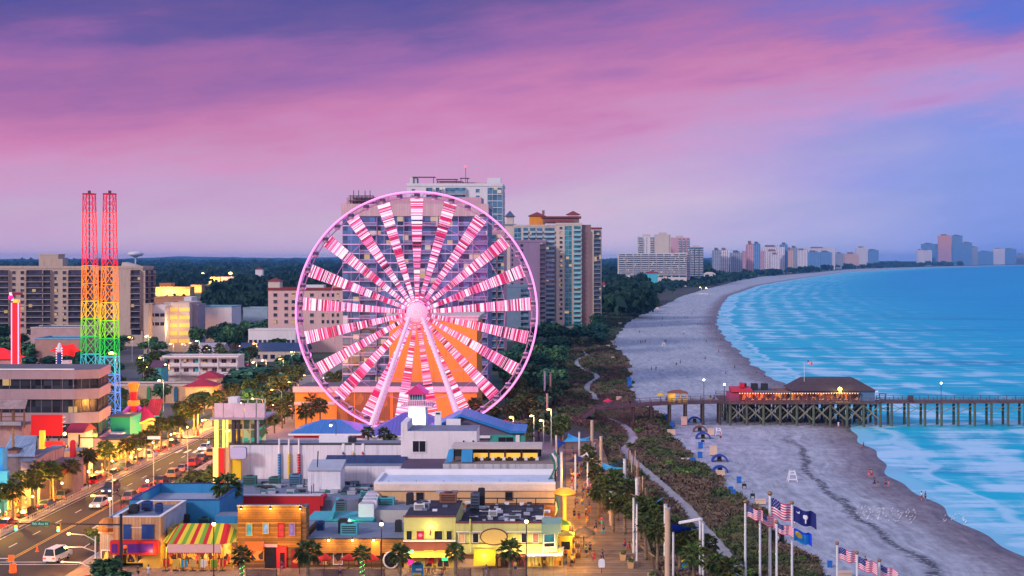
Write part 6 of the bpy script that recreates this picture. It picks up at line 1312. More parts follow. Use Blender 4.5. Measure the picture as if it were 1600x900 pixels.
b = B(); b.path([(PX(214 + k * 5,Yr),Yr - 3 - .4 * (k % 2),5.6 - .5 * math.sin(k * .8)) for k in range(9)],.22,glow('rail_yellow',(1,.66,.08),1.0)); t.add('rail',b); lamp((PX(245,Yr),Yr - 3,6),(1,.7,.25),700,.3); lamp((PX(210,Yr),Yr - 4,8),(1,.35,.1),500,.4)
# ------------------------------------------------------------------ the pier
PD = mat('pier_deck',(.13,.08,.08),.85,.3,.4,planks=(0,.4,.3)); PIL = mat('pile_wood',(.10,.075,.06),.9,.4,.5); PILG = mat('pile_green',(.10,.12,.08),.9,.4,.5); BRC = mat('brace_wood',(.24,.24,.17),.9,.3,.5); PRL = mat('pier_rail',(.12,.07,.08),.8,.3); PROOF = mat('pier_shingle',(.075,.05,.06),.8,.3,.8,planks=(2,.3,.25))
YP = 346.0
t = T('fishing_pier','long wooden fishing pier on braced piles running out over the sea','pier',(PX(1130,YP),YP,0))
px2x = lambda px: PX(px,YP)
prof = [(930,4.2),(985,5.1),(1050,5.7),(1130,6.0),(1375,6.0),(1900,6.0)]
def pz_(px): return interp(prof,px) - .15
b = B(); pts = [930,985,1050,1130,1375]
for a,c in zip(pts,pts[1:] ):
    b.faces([(px2x(a),YP,pz_(a)),(px2x(c),YP,pz_(c)),(px2x(c),YP + 5,pz_(c)),(px2x(a),YP + 5,pz_(a)),(px2x(a),YP,pz_(a) - .45),(px2x(c),YP,pz_(c) - .45),(px2x(c),YP + 5,pz_(c) - .45),(px2x(a),YP + 5,pz_(a) - .45)],[(0,1,2,3),(7,6,5,4),(4,5,1,0),(6,7,3,2)],PD)
b.box(px2x(1375) + .01,px2x(1900),YP,YP + 5,5.4,5.85,PD); b.box(px2x(1130),px2x(1374),YP + 5.01,YP + 17,5.4,5.84,PD); b.box(px2x(1136),px2x(1372),YP - 1.6,YP - .01,5.4,5.83,PD); t.add('deck',b)
b = B()
def rail_run(b,x0,x1,z0,z1,y):
    n = max(1,int((x1 - x0) / 2.2))
    for k in range(n + 1): f = k / n; xx = x0 + (x1 - x0) * f; zz = z0 + (z1 - z0) * f; b.box(xx - .08,xx + .08,y - .06,y + .06,zz,zz + 1.15,PRL)
    for h in (.3,.6,1.1): b.tube((x0,y,z0 + h),(x1,y,z1 + h),.075,PRL,n=4)
for a,c in zip(pts,pts[1:]):
    if a < 1130: rail_run(b,px2x(a),px2x(c),pz_(a),pz_(c),YP + .1)
    rail_run(b,px2x(a),px2x(c),pz_(a),pz_(c),YP + (4.9 if a < 1130 else 16.8))
rail_run(b,px2x(1136),px2x(1372),5.85,5.85,YP - 1.5); rail_run(b,px2x(1376),px2x(1900),5.85,5.85,YP + .1); rail_run(b,px2x(1376),px2x(1900),5.85,5.85,YP + 4.9)
t.add('railing',b)
def bent(px,ys,pm,zt=None):
    b = B(); zt = zt or pz_(px) - .5; xx = px2x(px)
    for y in ys: b.tube((xx,y,-3),(xx,y,zt),.36,pm,.32,8)
    b.box(xx - .2,xx + .2,ys[0] - .4,ys[-1] + .4,zt - .02,zt + .03,pm)
    return b
k = 0
for px in (990,1018,1047,1072,1099,1125): t.add('pile_pair',bent(px,(YP + .5,YP + 4.5),PIL))
for px in range(1140,1376,26): t.add('pile_row',bent(px,(YP - 1.2,YP + 4,YP + 10,YP + 16.5),PILG,5.4))
for px in range(1153,1370,26): t.add('pile_row',bent(px,(YP + 6,YP + 9,YP + 13,YP + 16.8),PIL,5.4))  # extra dark back rows, added to deepen the void under the house
for px in range(1394,1900,26): t.add('pile_pair',bent(px,(YP + .5,YP + 4.5),PILG,5.4))
b = B()
for px in range(1140,1366,26):
    for y in (YP - 1.0,YP + 4,YP + 10,YP + 16):
        b.tube((px2x(px),y,1.2),(px2x(px + 26),y,5.2),.2,BRC,n=4)
        b.tube((px2x(px + 26),y,1.2),(px2x(px),y,5.2),.2,BRC,n=4)
for px in range(1368,1890,26):
    b.tube((px2x(px),YP + .4,3.0),(px2x(px + 26),YP + .4,5.2),.11,BRC,n=4); b.tube((px2x(px + 26),YP + .4,3.0),(px2x(px),YP + .4,5.2),.11,BRC,n=4)
t.add('brace',b)
t = T('pier_restaurant','pier restaurant with a dark hipped roof and strings of orange lights','restaurant',(px2x(1290),YP + 3,5.85))
YH = YP + 1.2
b = B(); b.box(px2x(1150),px2x(1345),YH + 1.5,YH + 13,5.86,8.0,mat('pier_wall',(.22,.09,.06))); b.box(px2x(1346),px2x(1369),YH + .2,YH + 13,5.86,8.6,mat('pier_blue_wall',(.10,.20,.34),.7,.2)); t.add('wall',b)
b = B(); b.poly([(px2x(1152),YH + 1.46,6.0),(px2x(1344),YH + 1.46,6.0),(px2x(1344),YH + 1.46,7.9),(px2x(1152),YH + 1.46,7.9)],litshop('pier_inside',[(.12,.03,.03),(.85,.32,.05),(.06,.03,.03),(.5,.12,.05),(.2,.06,.1),(.9,.45,.12)],.22,.8)); t.add('lit_front',b)
b = B(); b.faces([(px2x(1238),YH - .4,8.5),(px2x(1370) + .4,YH - .4,8.5),(px2x(1370) + .4,YH + 13.5,8.5),(px2x(1238),YH + 13.5,8.5),(px2x(1262),YH + 3.8,11.35),(px2x(1342),YH + 3.8,11.35),(px2x(1342),YH + 9,11.35),(px2x(1262),YH + 9,11.35)],[(0,3,2,1),(0,1,5,4),(1,2,6,5),(2,3,7,6),(3,0,4,7),(4,5,6,7)],PROOF)
b.box(px2x(1370) - .2,px2x(1370) + .5,YH - .5,YH - .41,8.2,8.62,WHT); t.add('roof',b)
b = B(); b.box(px2x(1155),px2x(1344),YH - .9,YH + 1.4,8.05,8.25,ROOF_G); b.box(px2x(1155),px2x(1213),YH + 1.41,YH + 13,8.05,8.3,ROOF_G); t.add('porch_roof',b)
b = B(); ob = glow('string_bulb',(1,.42,.08),4)
for k in range(46): b.ball((px2x(1156 + k * 4.1),YH - 1.0,7.95),.11,ob,4)
t.add('string_light',b)
for k in range(15): xx = px2x(1156 + k * 13.3); t.box('post',xx - .1,xx + .1,YH - .85,YH - .7,5.86,8.04,PRL)
b = B(); b.prismx([(YH - .8,8.26),(YH + 6,8.26),(YH + 6,9.2),(YH - .6,8.9)],px2x(1144),px2x(1176),glow('pier_red',(.45,.01,.025),.15)); b.box(px2x(1160),px2x(1166),YH + 2,YH + 5,9.2,10.2,MATS['pier_red']); t.add('red_roof',b)
b = B(); b.box(px2x(1140),px2x(1155),YH - .6,YH + 6,5.86,8.0,mat('pier_rose',(.35,.06,.12))); t.add('side_kiosk',b)
for k,(px,z) in enumerate(((1166,8.3),(1184,8.3),(1200,8.3))): b = B(); b.box(px2x(px) - .8,px2x(px) + .8,YH + 4,YH + 6,z,z + 1.7,DARKM); t.add('roof_unit',b)
for px in (1165,1185): lamp((px2x(px),YH - .9,7.4),(1,.1,.06),260,.25)
for px in (1215,1250,1290,1330): lamp((px2x(px),YH + .6,7.5),(1,.5,.14),60,.25)
b = B(); b.ball((px2x(1313),YH - .8,9.0),.55,glow('pier_flood',(1,.78,.06),6),10); solo(b,'pier_flood_lamp','glaring yellow flood lamp on the pier restaurant eave','lamp'); lamp((px2x(1313),YH - 1.8,8.8),(1,.8,.15),700,.4)
t = T('pier_hut','little yellow kiosk with a brown roof on the shore end of the pier','kiosk',(px2x(1060),YP + 2,5.7))
b = B(); zz = pz_(1060); b.box(px2x(1045),px2x(1054),YP + 1,YP + 4,zz + .02,zz + 2.3,YEL2); b.box(px2x(1060),px2x(1074),YP + 1.2,YP + 1.4,zz + .02,zz + .9,YEL2)
for px in (1045.5,1055,1064,1074): b.box(px2x(px) - .12,px2x(px) + .12,YP + .9,YP + 1.1,zz + .02,zz + 2.3,YEL2)
t.add('wall',b); b = B(); b.hip(px2x(1046),px2x(1074),YP + .8,YP + 4.2,zz + 2.31,zz + 3.1,mat('hut_roof',(.28,.10,.06)),.3); t.add('roof',b); lamp((px2x(1052),YP - .3,zz + 2),(1,.75,.3),120,.2)
parasol(1032,YP + 2,pz_(1032) + 2.6,1.1,AWN,'yellow parasol beside the pier kiosk',zb=pz_(1032))
# bridge from promenade to pier
t = T('pier_ramp','dark timber walkway bridge linking the promenade to the pier','walkway',(PX(945,YP),YP,0)); b = B(); x0,x1 = px2x(905),px2x(930) + .6
b.faces([(x0,YP - .5,1.0),(px2x(930),YP - .5,4.0),(px2x(930),YP + 5,4.0),(x0,YP + 5,1.0),(x0,YP - .5,.5),(px2x(930),YP - .5,3.5),(px2x(930),YP + 5,3.5),(x0,YP + 5,.5)],[(0,1,2,3),(7,6,5,4),(4,5,1,0),(6,7,3,2)],PD); t.add('deck',b)
b = B(); rail_run(b,x0,px2x(930),1.0,4.0,YP - .4); rail_run(b,x0,px2x(930),1.0,4.0,YP + 4.9); t.add('railing',b)
b = B()
for k in range(26): xx = px2x(932 + k * 2.2); z_ = pz_(932 + k * 2.2); b.box(xx - .08,xx + .08,YP + .3,YP + .42,0,z_ - .45,PIL)
t.add('skirt_post',b)
parasol(950,YP + 1.5,pz_(950) + 2.2,1.2,mat('parasol_cerise',(.75,.03,.12)),'cerise parasol at the landward end of the pier',zb=pz_(950))
# ------------------------------------------------------------------ vegetation
BARK = mat('bark',(.11,.075,.055),.9,.35,1.2); PBARK = mat('palm_bark',(.20,.14,.095),.9,.4,1.5,planks=(2,.28,.4))
LEAF = [leafm('oak_leaf',(.012,.06,.03),(.065,.16,.055),(.14,.20,.05)),leafm('dark_leaf',(.008,.045,.034),(.035,.11,.055),(.05,.15,.06)),leafm('olive_leaf',(.04,.065,.014),(.13,.155,.035),(.24,.22,.06))]
PALML = leafm('palm_leaf',(.025,.06,.016),(.11,.14,.035),(.26,.21,.07))
def crown_mesh(seed,n,m,shape=(1,1,.75),leaf=.16):
    """crown of unit radius: many leaf clumps spread over overlapping irregular lobes"""
    r = random.Random(seed); b = B(); lobes = []
    for k in range(11):
        a = r.uniform(0,6.28); q = r.uniform(.2,.68); z = r.uniform(-.35,.55)
        lobes.append((q * math.cos(a) * shape[0],q * math.sin(a) * shape[1],z * shape[2],r.uniform(.26,.48)))
    for k in range(n):
        lx_,ly,lz,lr = r.choice(lobes)
        d = Vector((r.gauss(0,1),r.gauss(0,1),r.gauss(0,1) + .35)).normalized(); q = lr * r.uniform(.55,1.08)
        c = Vector((lx_,ly,lz)) + d * q
        nr = (d + Vector((r.uniform(-.7,.7),r.uniform(-.7,.7),r.uniform(-.2,.9)))).normalized(); u = nr.orthogonal().normalized(); v = nr.cross(u)
        an = r.uniform(0,6.28); u,v = u * math.cos(an) + v * math.sin(an),v * math.cos(an) - u * math.sin(an); s = leaf * r.uniform(.5,1.25)
        b.faces([c + u * s,c + v * s * .7 + nr * s * .2,c - u * s,c - v * s * .7 + nr * s * .15],[(0,1,2,3)],m)
    return b.mesh('crown')
def tree_proto(seed,m,n=750,leaf=.15):
    """unit tree: crown radius 1, crown centre at z 1.55"""
    me = crown_mesh(seed,n,m,leaf=leaf); r = random.Random(seed); b = B()
    top = Vector((r.uniform(-.1,.1),r.uniform(-.1,.1),1.0)); b.tube((0,0,-.05),top,.12,BARK,.085,7)
    for k in range(5): a = k * 1.26 + r.uniform(-.3,.3); b.tube(top * .9,top + Vector((.5 * math.cos(a),.5 * math.sin(a),r.uniform(.3,.7))),.06,BARK,.02,5)
    return me,b.mesh('trunk')
TP = [tree_proto(k + 1,LEAF[k % 3],620 + 60 * k,.17) for k in range(6)]
def tree(X_,Y_,rad,hgt,k,label,name='broadleaf_tree',group=None,cat='tree'):
    me,tm = TP[k % 6]; t = T(name,label,cat,(X_,Y_,0),group,R.uniform(0,6.28),True)
    a = link('crown',me,t.e); c = link('trunk',tm,t.e); s = hgt / 2.35
    a.scale = (rad,rad,s * 1.05); a.location = (0,0,s * 1.5); c.scale = (rad * .6 + .3,rad * .6 + .3,s * 1.15)
    return t
def palm_proto(seed,nf=34,droop=1.0):
    """cabbage palm: fan fronds on arching stems round a ball of a head; unit = metres, crown centre at the origin"""
    r = random.Random(seed); b = B()
    for k in range(nf):
        a = k * 2.399 + r.uniform(-.2,.2); el = -.75 + 1.95 * (k + .5) / nf + r.uniform(-.15,.15)
        d = Vector((math.cos(a) * math.cos(el),math.sin(a) * math.cos(el),math.sin(el))); L = r.uniform(.65,.95)
        p1 = d * L + Vector((0,0,-.12 * L * droop)); b.tube((0,0,-.1),p1,.03,PALML,.02,3,False)
        side = d.cross(Vector((0,0,1))); side = side.normalized() if side.length > .1 else Vector((1,0,0)); up = side.cross(d)
        nb = 9
        for j in range(nb):
            f = (j - (nb - 1) / 2) / ((nb - 1) / 2); an = f * 1.15; ln = r.uniform(.75,1.05) * (1 - .25 * abs(f))
            q = (d * math.cos(an) + side * math.sin(an)).normalized(); tip = p1 + q * ln + Vector((0,0,-.28 * ln * droop * r.uniform(.6,1.3) - .1 * abs(f))); mid = p1 + q * ln * .55 + up * .05
            w_ = q.cross(up).normalized() * .075
            b.faces([p1 - w_ * .4,p1 + w_ * .4,mid + w_,tip,mid - w_],[(0,1,2,3,4)],PALML)
    me = b.mesh('crown'); b = B(); cx_ = r.uniform(-.25,.25); n = 9
    b.path([(cx_ * (1 - ((n - 1 - i) / (n - 1)) ** 2) - cx_,0,-1 + i / (n - 1)) for i in range(n)],.17,PBARK,8,radii=[.24 - .08 * i / (n - 1) + .015 * (i % 2) for i in range(n)])
    return me,b.mesh('trunk')
PP = [palm_proto(k + 40,30 + 3 * k,(.7,1.0,1.3,.9)[k]) for k in range(4)]
def palm(X_,Y_,h,k,label,sc_=1.0,group=None,lights=0,z=0.13):
    me,tm = PP[k % 4]; t = T('palm_tree',label,'palm',(X_,Y_,z),group,R.uniform(0,6.28),True)
    a = link('crown',me,t.e); a.scale = (sc_,sc_,sc_ * 1.05); a.location = (0,0,h)
    c = link('trunk',tm,t.e); c.location = (0,0,h); c.scale = (1,1,h)
    if lights:
        b = B(); r = random.Random(k)
        for j in range(lights): a_ = j * 1.1; zz = .25 + (h - .9) * j / lights; b.ball((.27 * math.cos(a_),.27 * math.sin(a_),zz),.06,glow('green_string',(.12,1,.15),2.2),4)
        o = t.add('string_light',b)
    return t
# row of palms on the left pavement
pal_y = []
for i,(px,py) in enumerate(((12,850),(38,838),(70,822),(98,806),(128,790),(22,838),(54,822),(86,806),(112,798),(150,778),(172,766),(180,758),(200,748),(212,744),(235,736),(160,785),(140,792),(246,728),(262,722),(276,716),(292,709),(305,704),(318,700),(330,695))):
    Y_ = GY(py); X_ = XL - 1.6 - (2.2 if i in (5,6,7,8,11,13,15,16) else 0) + R.uniform(-.3,.3)
    palm(X_,Y_,R.uniform(5.0,6.2),i,'cabbage palm in the row along the left pavement',R.uniform(1.0,1.25),'palms along the left pavement')
for i in range(16):
    Y_ = 325 + i * 9 + R.uniform(-2,2); palm(XL - 2.5 - (i % 2) * 2,Y_,R.uniform(5.5,7),i,'far cabbage palm in the row along the left pavement',1.25,'palms along the left pavement')
for i,(px,py,h,k,s,lb,L) in enumerate(((378,905,3.4,0,.95,'palm with a green lit trunk at the left of the amber building',22),(481,905,4.0,2,1.25,'shaggy palm at the right corner of the amber building',0),(566,905,3.6,0,.85,'twin headed palm with a green lit trunk before the low wood restaurant',24),(625,905,3.6,3,1.0,'palm beside the round window of the low wood restaurant',0),(711,905,3.9,1,.95,'palm between the lime shop and the oval sign',0),(797,907,4.1,3,1.1,'palm below the right end of the oval sign',0))):
    palm(PX(px,177.5),177.5,h,k,lb,s,None,L)
Y_ = 209; palm(PX(354,Y_),Y_,7.4,2,'big shaggy palm rising over the red parapet',1.55)
PBW = [(924,722),(932,740),(942,756),(960,748),(966,770),(976,790),(958,784),(984,762),(990,800),(1000,788),(1012,796),(1022,812),(1008,822),(1028,832),(1020,790),(1062,850),(1084,868),(1104,852),(1120,880),(1140,890),(918,705),(1076,842),(936,768)]
for i,(px,py) in enumerate(PBW):
    h = R.uniform(4.4,5.4); Y_ = (H - h) * F / (py - CY); palm(PX(px,Y_),Y_,h,i,'cabbage palm in the planting between the boardwalk and the dune path',R.uniform(1.0,1.25),'palms beside the boardwalk')
for i,(px,py,lb) in enumerate(((487,662,'tall palm before the orange parking deck, left one'),(500,668,'short palm before the orange parking deck'),(478,676,'palm at the left end of the blue pavilion'),(742,668,'dark palm beside the right support leg of the wheel'),(600,692,'short palm between the two blue pavilions'),(575,690,'short palm at the right end of the bright blue pavilion'),(610,700,'palm before the violet roof'))):
    Y_ = GY(py + 8) if py < 680 else 246; palm(PX(px,Y_),Y_,max(4,PZ(py - (34 if py < 680 else 14),Y_)),i,lb,1.5 if py < 680 else .85)
for i,px in enumerate((472,490,508,525,543)): palm(PX(px,248),248,6.8,i,'small palm behind the long white club wall',1.1,'palms behind the club wall')
# big oak and street trees
tree(PX(388,420),420,9.5,9.5,1,'big dark spreading oak in front of the white motel','oak_tree'); tree(PX(362,405),405,5.5,7,1,'dark round oak left of the biggest oak','oak_tree')
for i,(px,py,r_,h_) in enumerate(((305,760,3,4.2),(278,762,2.2,3.4),(330,745,2.6,4.2),(300,752,2.2,3.8),(240,775,1.8,3),(265,768,1.8,3))):
    Y_ = GY(py + 14); tree(PX(px,Y_) + 1,Y_,r_,h_,2,'bushy street tree on the right pavement above the blue building','street_tree','street trees on the right pavement')
for i,(px,py,r_,h_) in enumerate(((152,838,2.0,3.6),(142,826,1.4,2.6),(160,895,2.6,4.0),(182,908,2.2,3.2),(150,908,2.2,3.0))):
    Y_ = GY(py + 25); tree(PX(px,Y_),Y_,r_,h_,(2,2,0,0,0)[i],'leafy corner tree left of the corner shop, among others like it','street_tree','corner trees by the crossing')
for i in range(26):
    Y_ = 300 + i * 9.5; X_ = XF + 2 + R.uniform(0,2.5)
    if 232 < Y_ < 256: continue
    (tree(X_,Y_,R.uniform(1.8,2.8),R.uniform(4,6),2,'olive street tree on the right pavement in the far half of the street','street_tree','far street trees on the right') if i % 2 else palm(X_,Y_,R.uniform(5,6.5),i,'far palm on the right pavement',1.3,'far palms on the right pavement'))
for i,(px,py) in enumerate(((410,612),(430,604),(445,600),(418,625),(400,630),(455,590),(435,625),(462,580),(395,615))):
    Y_ = GY(py + 26); tree(PX(px,Y_),Y_,R.uniform(3,4.6),R.uniform(6,8.5),2 if i % 2 else 0,'street lit olive tree right of the big oak','street_tree','olive trees right of the big oak')
# trees standing behind the street: each its own
BT = []
def okplace(X_,Y_):
    px = CX + X_ * F / Y_
    if X_ > XL - 9 and X_ < -58 and Y_ < 900: return False
    for o,x0,x1,y0,y1 in KEEP:
        if x0 - 2 < X_ < x1 + 2 and y0 - 4 < Y_ < y1 + 2: return False
    return True
KEEP = []
for o in list(sc.objects):
    if o.parent is None and o.get('category') in ('tower block','hotel','motel','house','store','office','parking garage','arcade','pavilion','building','hall','shed','tower','shop','booth','fairground ride','sign','billboard'):
        xs,ys = [],[]
        for c in o.children:
            if c.type == 'MESH' and c.name.split('.')[0] in ('wall','shaft','column','mast','panel','stone_band'):
                mw = Matrix.Translation(o.location) @ Matrix.Rotation(o.rotation_euler.z,4,'Z')
                for v_ in c.data.vertices: q = mw @ v_.co; xs.append(q.x); ys.append(q.y)
        if xs: KEEP.append((o.name,min(xs),max(xs),min(ys),max(ys)))
def scatter(n,y0,y1,px0,px1,rr,hh,label,group,ks=(0,1,1,3,4),name='broadleaf_tree',pyb=None):
    k = 0; tries = 0
    while k < n and tries < n * 12:
        tries += 1; Y_ = math.exp(R.uniform(math.log(y0),math.log(y1))); px = R.uniform(px0,px1); X_ = PX(px,Y_)
        if not okplace(X_,Y_): continue
        tree(X_,Y_,R.uniform(*rr),R.uniform(*hh),R.choice(ks),label,name,group); k += 1
scatter(26,330,430,150,420,(2.5,4.5),(4.5,7),'mid green tree among the rides and red roofed pavilions','trees among the rides',(0,2,3))
scatter(52,470,640,-20,470,(3.5,6),(6,9),'dark green tree between the motel and the lit garage','trees behind the motel')
scatter(16,600,675,300,425,(4,6),(10,13.5),'tall dark tree before the blank sheds beyond the motel','trees before the sheds')
scatter(60,640,1000,-20,530,(4.5,7),(8,12),'dark tree in the belt beyond the lit garage','trees beyond the garage')
scatter(34,400,640,770,880,(3.5,6),(6,9),'green tree below the near hotel towers, right of the wheel','trees right of the wheel',(0,1,3,4))
scatter(24,290,400,755,868,(2.2,4),(4.5,7),'olive tree close to the right edge of the wheel','trees beside the wheel',(0,2,5))
scatter(40,640,1150,800,955,(4,6.5),(7,10),'dark tree at the foot of the near hotel towers','trees at the foot of the towers',(1,1,4))
scatter(26,1150,2000,905,1060,(6,10),(8,12),'blue green tree along the shore before the beach hotel','trees before the beach hotel',(1,1,4))
for i in range(14):
    Y_ = 285 + i * 9; palm(PX(R.uniform(790,880),Y_),Y_,R.uniform(4.5,6.5),i,'palm among the trees right of the wheel',1.25,'palms right of the wheel',0,0)
for i in range(12):
    Y_ = R.uniform(420,560); X_ = PX(R.uniform(220,400),Y_)
    if okplace(X_,Y_): palm(X_,Y_,R.uniform(6,8),i,'palm standing among the inland car parks',1.6,'palms among the car parks',0,0)
# the far wood as one mass, and the tree belt along the shore
def wood(name,n,place,m,nf,label):
    b = B(); r = random.Random(3); V,Fc = [],[]
    for k in range(n):
        X_,Y_,rad,hgt = place(r)
        k2 = 3 if Y_ < 2400 and rad > 2 else 1
        for j in range(nf * k2):
            a = r.uniform(0,6.28); el = r.uniform(-.1,1.5); q = r.uniform(.7,1.1)
            c = Vector((X_ + rad * q * math.cos(a) * math.cos(el),Y_ + rad * q * math.sin(a) * math.cos(el),hgt * .45 + hgt * .55 * q * math.sin(el)))
            s = rad * r.uniform(.25,.55) * (.55 if k2 > 1 else 1); u = Vector((r.uniform(-1,1),r.uniform(-1,1),r.uniform(-.4,.4))).normalized() * s; v = Vector((r.uniform(-.5,.5),r.uniform(-.5,.5),r.uniform(.3,1))).normalized() * s
            i = len(V); V += [tuple(c - u - v * .6),tuple(c + u - v * .6),tuple(c + u * .7 + v),tuple(c - u * .7 + v)]; Fc.append((i,i + 1,i + 2,i + 3))
    me = bpy.data.meshes.new(name); me.from_pydata(V,[],Fc); me.materials.append(m); o = link(name,me); return tag(o,label,'wood',kind='stuff')
def p_far(r):
    Y_ = math.exp(r.uniform(math.log(950),math.log(11000))); X_ = PX(r.uniform(-60,1010),Y_)
    if Y_ > 2500: X_ = PX(r.uniform(-60,1110),Y_)
    px = CX + X_ * F / Y_
    if (218 < px < 320 and Y_ < 1720) or (320 < px < 372 and 1500 < Y_ < 2350): return (X_,Y_,1.5,2.5)
    for o,x0,x1,y0,y1 in KEEP:
        if x0 - 8 < X_ < x1 + 8 and y0 - 60 < Y_ < y1 + 6: return (X_,Y_,1.0,1.0)
    return X_,Y_,r.uniform(6,12) * (1 + Y_ / 4000),r.uniform(9,17) * (1 + Y_ / 9000)
wood('far_wood',2600,p_far,leafm('far_leaf',(.006,.03,.026),(.022,.075,.042),(.03,.10,.05)),26,'dark wood rolling to the horizon behind the town')
def p_shore(r):
    Y_ = math.exp(r.uniform(math.log(1300),math.log(9000))); v_ = interp(VEG,Y_); d = r.uniform(0,.09) * Y_ + 8
    for o,x0,x1,y0,y1 in KEEP:
        if x0 - 6 < v_ - d < x1 + 6 and y0 - 30 < Y_ < y1 + 6: return (v_ - d,Y_,1.0,1.0)
    return v_ - d - (25 if Y_ < 2000 else 0),Y_,r.uniform(4,7) * (1 + Y_ / 3000),r.uniform(4,8) * (1 + Y_ / 5000)
wood('shore_wood',900,p_shore,leafm('shore_leaf',(.006,.03,.028),(.02,.065,.04),(.03,.09,.045)),22,'belt of dark trees along the far shore below the hotels')
# dune grass: tufts of blades
def grass():
    r = random.Random(9); V,Fc = [],[]
    for k in range(36000):
        Y_ = math.exp(r.uniform(math.log(172),math.log(1250))); a,c = prom(Y_) + (.3 if Y_ < 318 else 2),veg(Y_) - .1
        X_ = r.uniform(a,c)
        if pathdist(X_,Y_) < 1.35: continue
        z = dunez(X_,Y_) - .05; s = r.uniform(.35,.85) * (1 + Y_ / 900)
        for j in range(2):
            an = r.uniform(0,3.14); dx,dy = math.cos(an) * s * .5,math.sin(an) * s * .5; lx_,ly = r.uniform(-.3,.3) * s,r.uniform(-.3,.3) * s
            i = len(V); V += [(X_ - dx * .5,Y_ - dy * .5,z),(X_ + dx * .5,Y_ + dy * .5,z),(X_ + dx * 1.2 + lx_,Y_ + dy * 1.2 + ly,z + s * r.uniform(.6,.9)),(X_ + lx_ * 1.2,Y_ + ly * 1.2,z + s * .55),(X_ - dx * 1.2 + lx_,Y_ - dy * 1.2 + ly,z + s * r.uniform(.6,.95))]; Fc.append((i,i + 1,i + 2,i + 3,i + 4))
    m,nt,p = newmat('dune_grass'); g = nt.nodes.new('ShaderNodeNewGeometry')
    pa = smooth(nt,noise(nt,mapv(nt,g.outputs['Position'],1,.5,1),.085,4),.45,.58); rnd = g.outputs['Random Per Island']
    c1 = mixc(nt,rnd,(.065,.042,.03,1),(.21,.14,.10,1)); c2 = mixc(nt,rnd,(.03,.05,.018,1),(.10,.13,.04,1)); c = mixc(nt,pa,c1,c2)
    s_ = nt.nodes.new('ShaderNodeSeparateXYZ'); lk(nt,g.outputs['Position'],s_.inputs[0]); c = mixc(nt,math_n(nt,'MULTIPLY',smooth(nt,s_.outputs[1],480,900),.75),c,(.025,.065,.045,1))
    lk(nt,c,p.inputs['Base Color']); p.inputs['Roughness'].default_value = .8
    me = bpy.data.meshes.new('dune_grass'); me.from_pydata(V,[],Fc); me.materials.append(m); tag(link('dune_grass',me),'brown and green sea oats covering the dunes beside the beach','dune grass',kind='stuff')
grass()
SH = [crown_mesh(70 + k,260,leafm('shrub_leaf',(.05,.09,.015),(.13,.19,.03),(.20,.24,.06)),leaf=.2) for k in range(2)]
for i,(px,py,r_) in enumerate(((1045,735,1.7),(1062,745,1.5),(1076,750,1.9),(1036,728,1.2),(997,680,1.6),(1004,700,1.8),(1012,698,1.3),(985,702,1.4),(1018,712,1.4),(1003,676,1.3),(1180,862,1.2),(1192,872,1.0),(1140,792,1.0),(1000,666,1.5),(1020,675,1.4),(1110,770,1.0),(870,590,2.2),(893,577,1.8),(915,570,1.5),(890,600,2.0),(860,578,3),(875,560,3),(905,540,3),(925,553,2),(1250,880,.9),(1235,888,1.1),(1168,905,1.2),(1125,775,1.0),(1066,728,1.0))):
    Y_ = GY(py); o = link('dune_shrub',SH[i % 2]); o.location = (PX(px,Y_),Y_,.6 * r_); o.scale = (r_,r_,r_ * .7); o.rotation_euler = (0,0,i); tag(o,'bright green rounded shrub growing in the brown dune grass','shrub','shrubs in the dunes')
# ------------------------------------------------------------------ people
def skin_mesh(name,verts,edges,radii,m,root=0):
    me = bpy.data.meshes.new(name); me.from_pydata(verts,edges,[]); o = bpy.data.objects.new(name,me); COL.objects.link(o)
    md = o.modifiers.new('skin','SKIN'); md.use_smooth_shade = True; o.modifiers.new('sub','SUBSURF').levels = 1
    sv = me.skin_vertices[0].data
    for i,r in enumerate(radii): sv[i].radius = (r,r)
    sv[root].use_root = True
    dg = bpy.context.evaluated_depsgraph_get(); dg.update(); n = bpy.data.meshes.new_from_object(o.evaluated_get(dg)); n.name = name
    n.materials.clear(); n.materials.append(m); COL.objects.unlink(o); bpy.data.objects.remove(o); return n
SKINM = mat('skin',(.42,.22,.15),.6,.1,2); HAIRM = mat('hair',(.05,.03,.02),.7,.2,3)
CLOTH = [mat('cloth_' + n,c,.8,.12,2) for n,c in (('red',(.55,.03,.05)),('navy',(.03,.05,.16)),('white',(.75,.72,.74)),('teal',(.03,.35,.4)),('black',(.02,.02,.025)),('pink',(.7,.2,.32)),('yellow',(.7,.5,.06)),('grey',(.25,.25,.28)),('orange',(.7,.22,.04)),('blue',(.05,.2,.55)))]
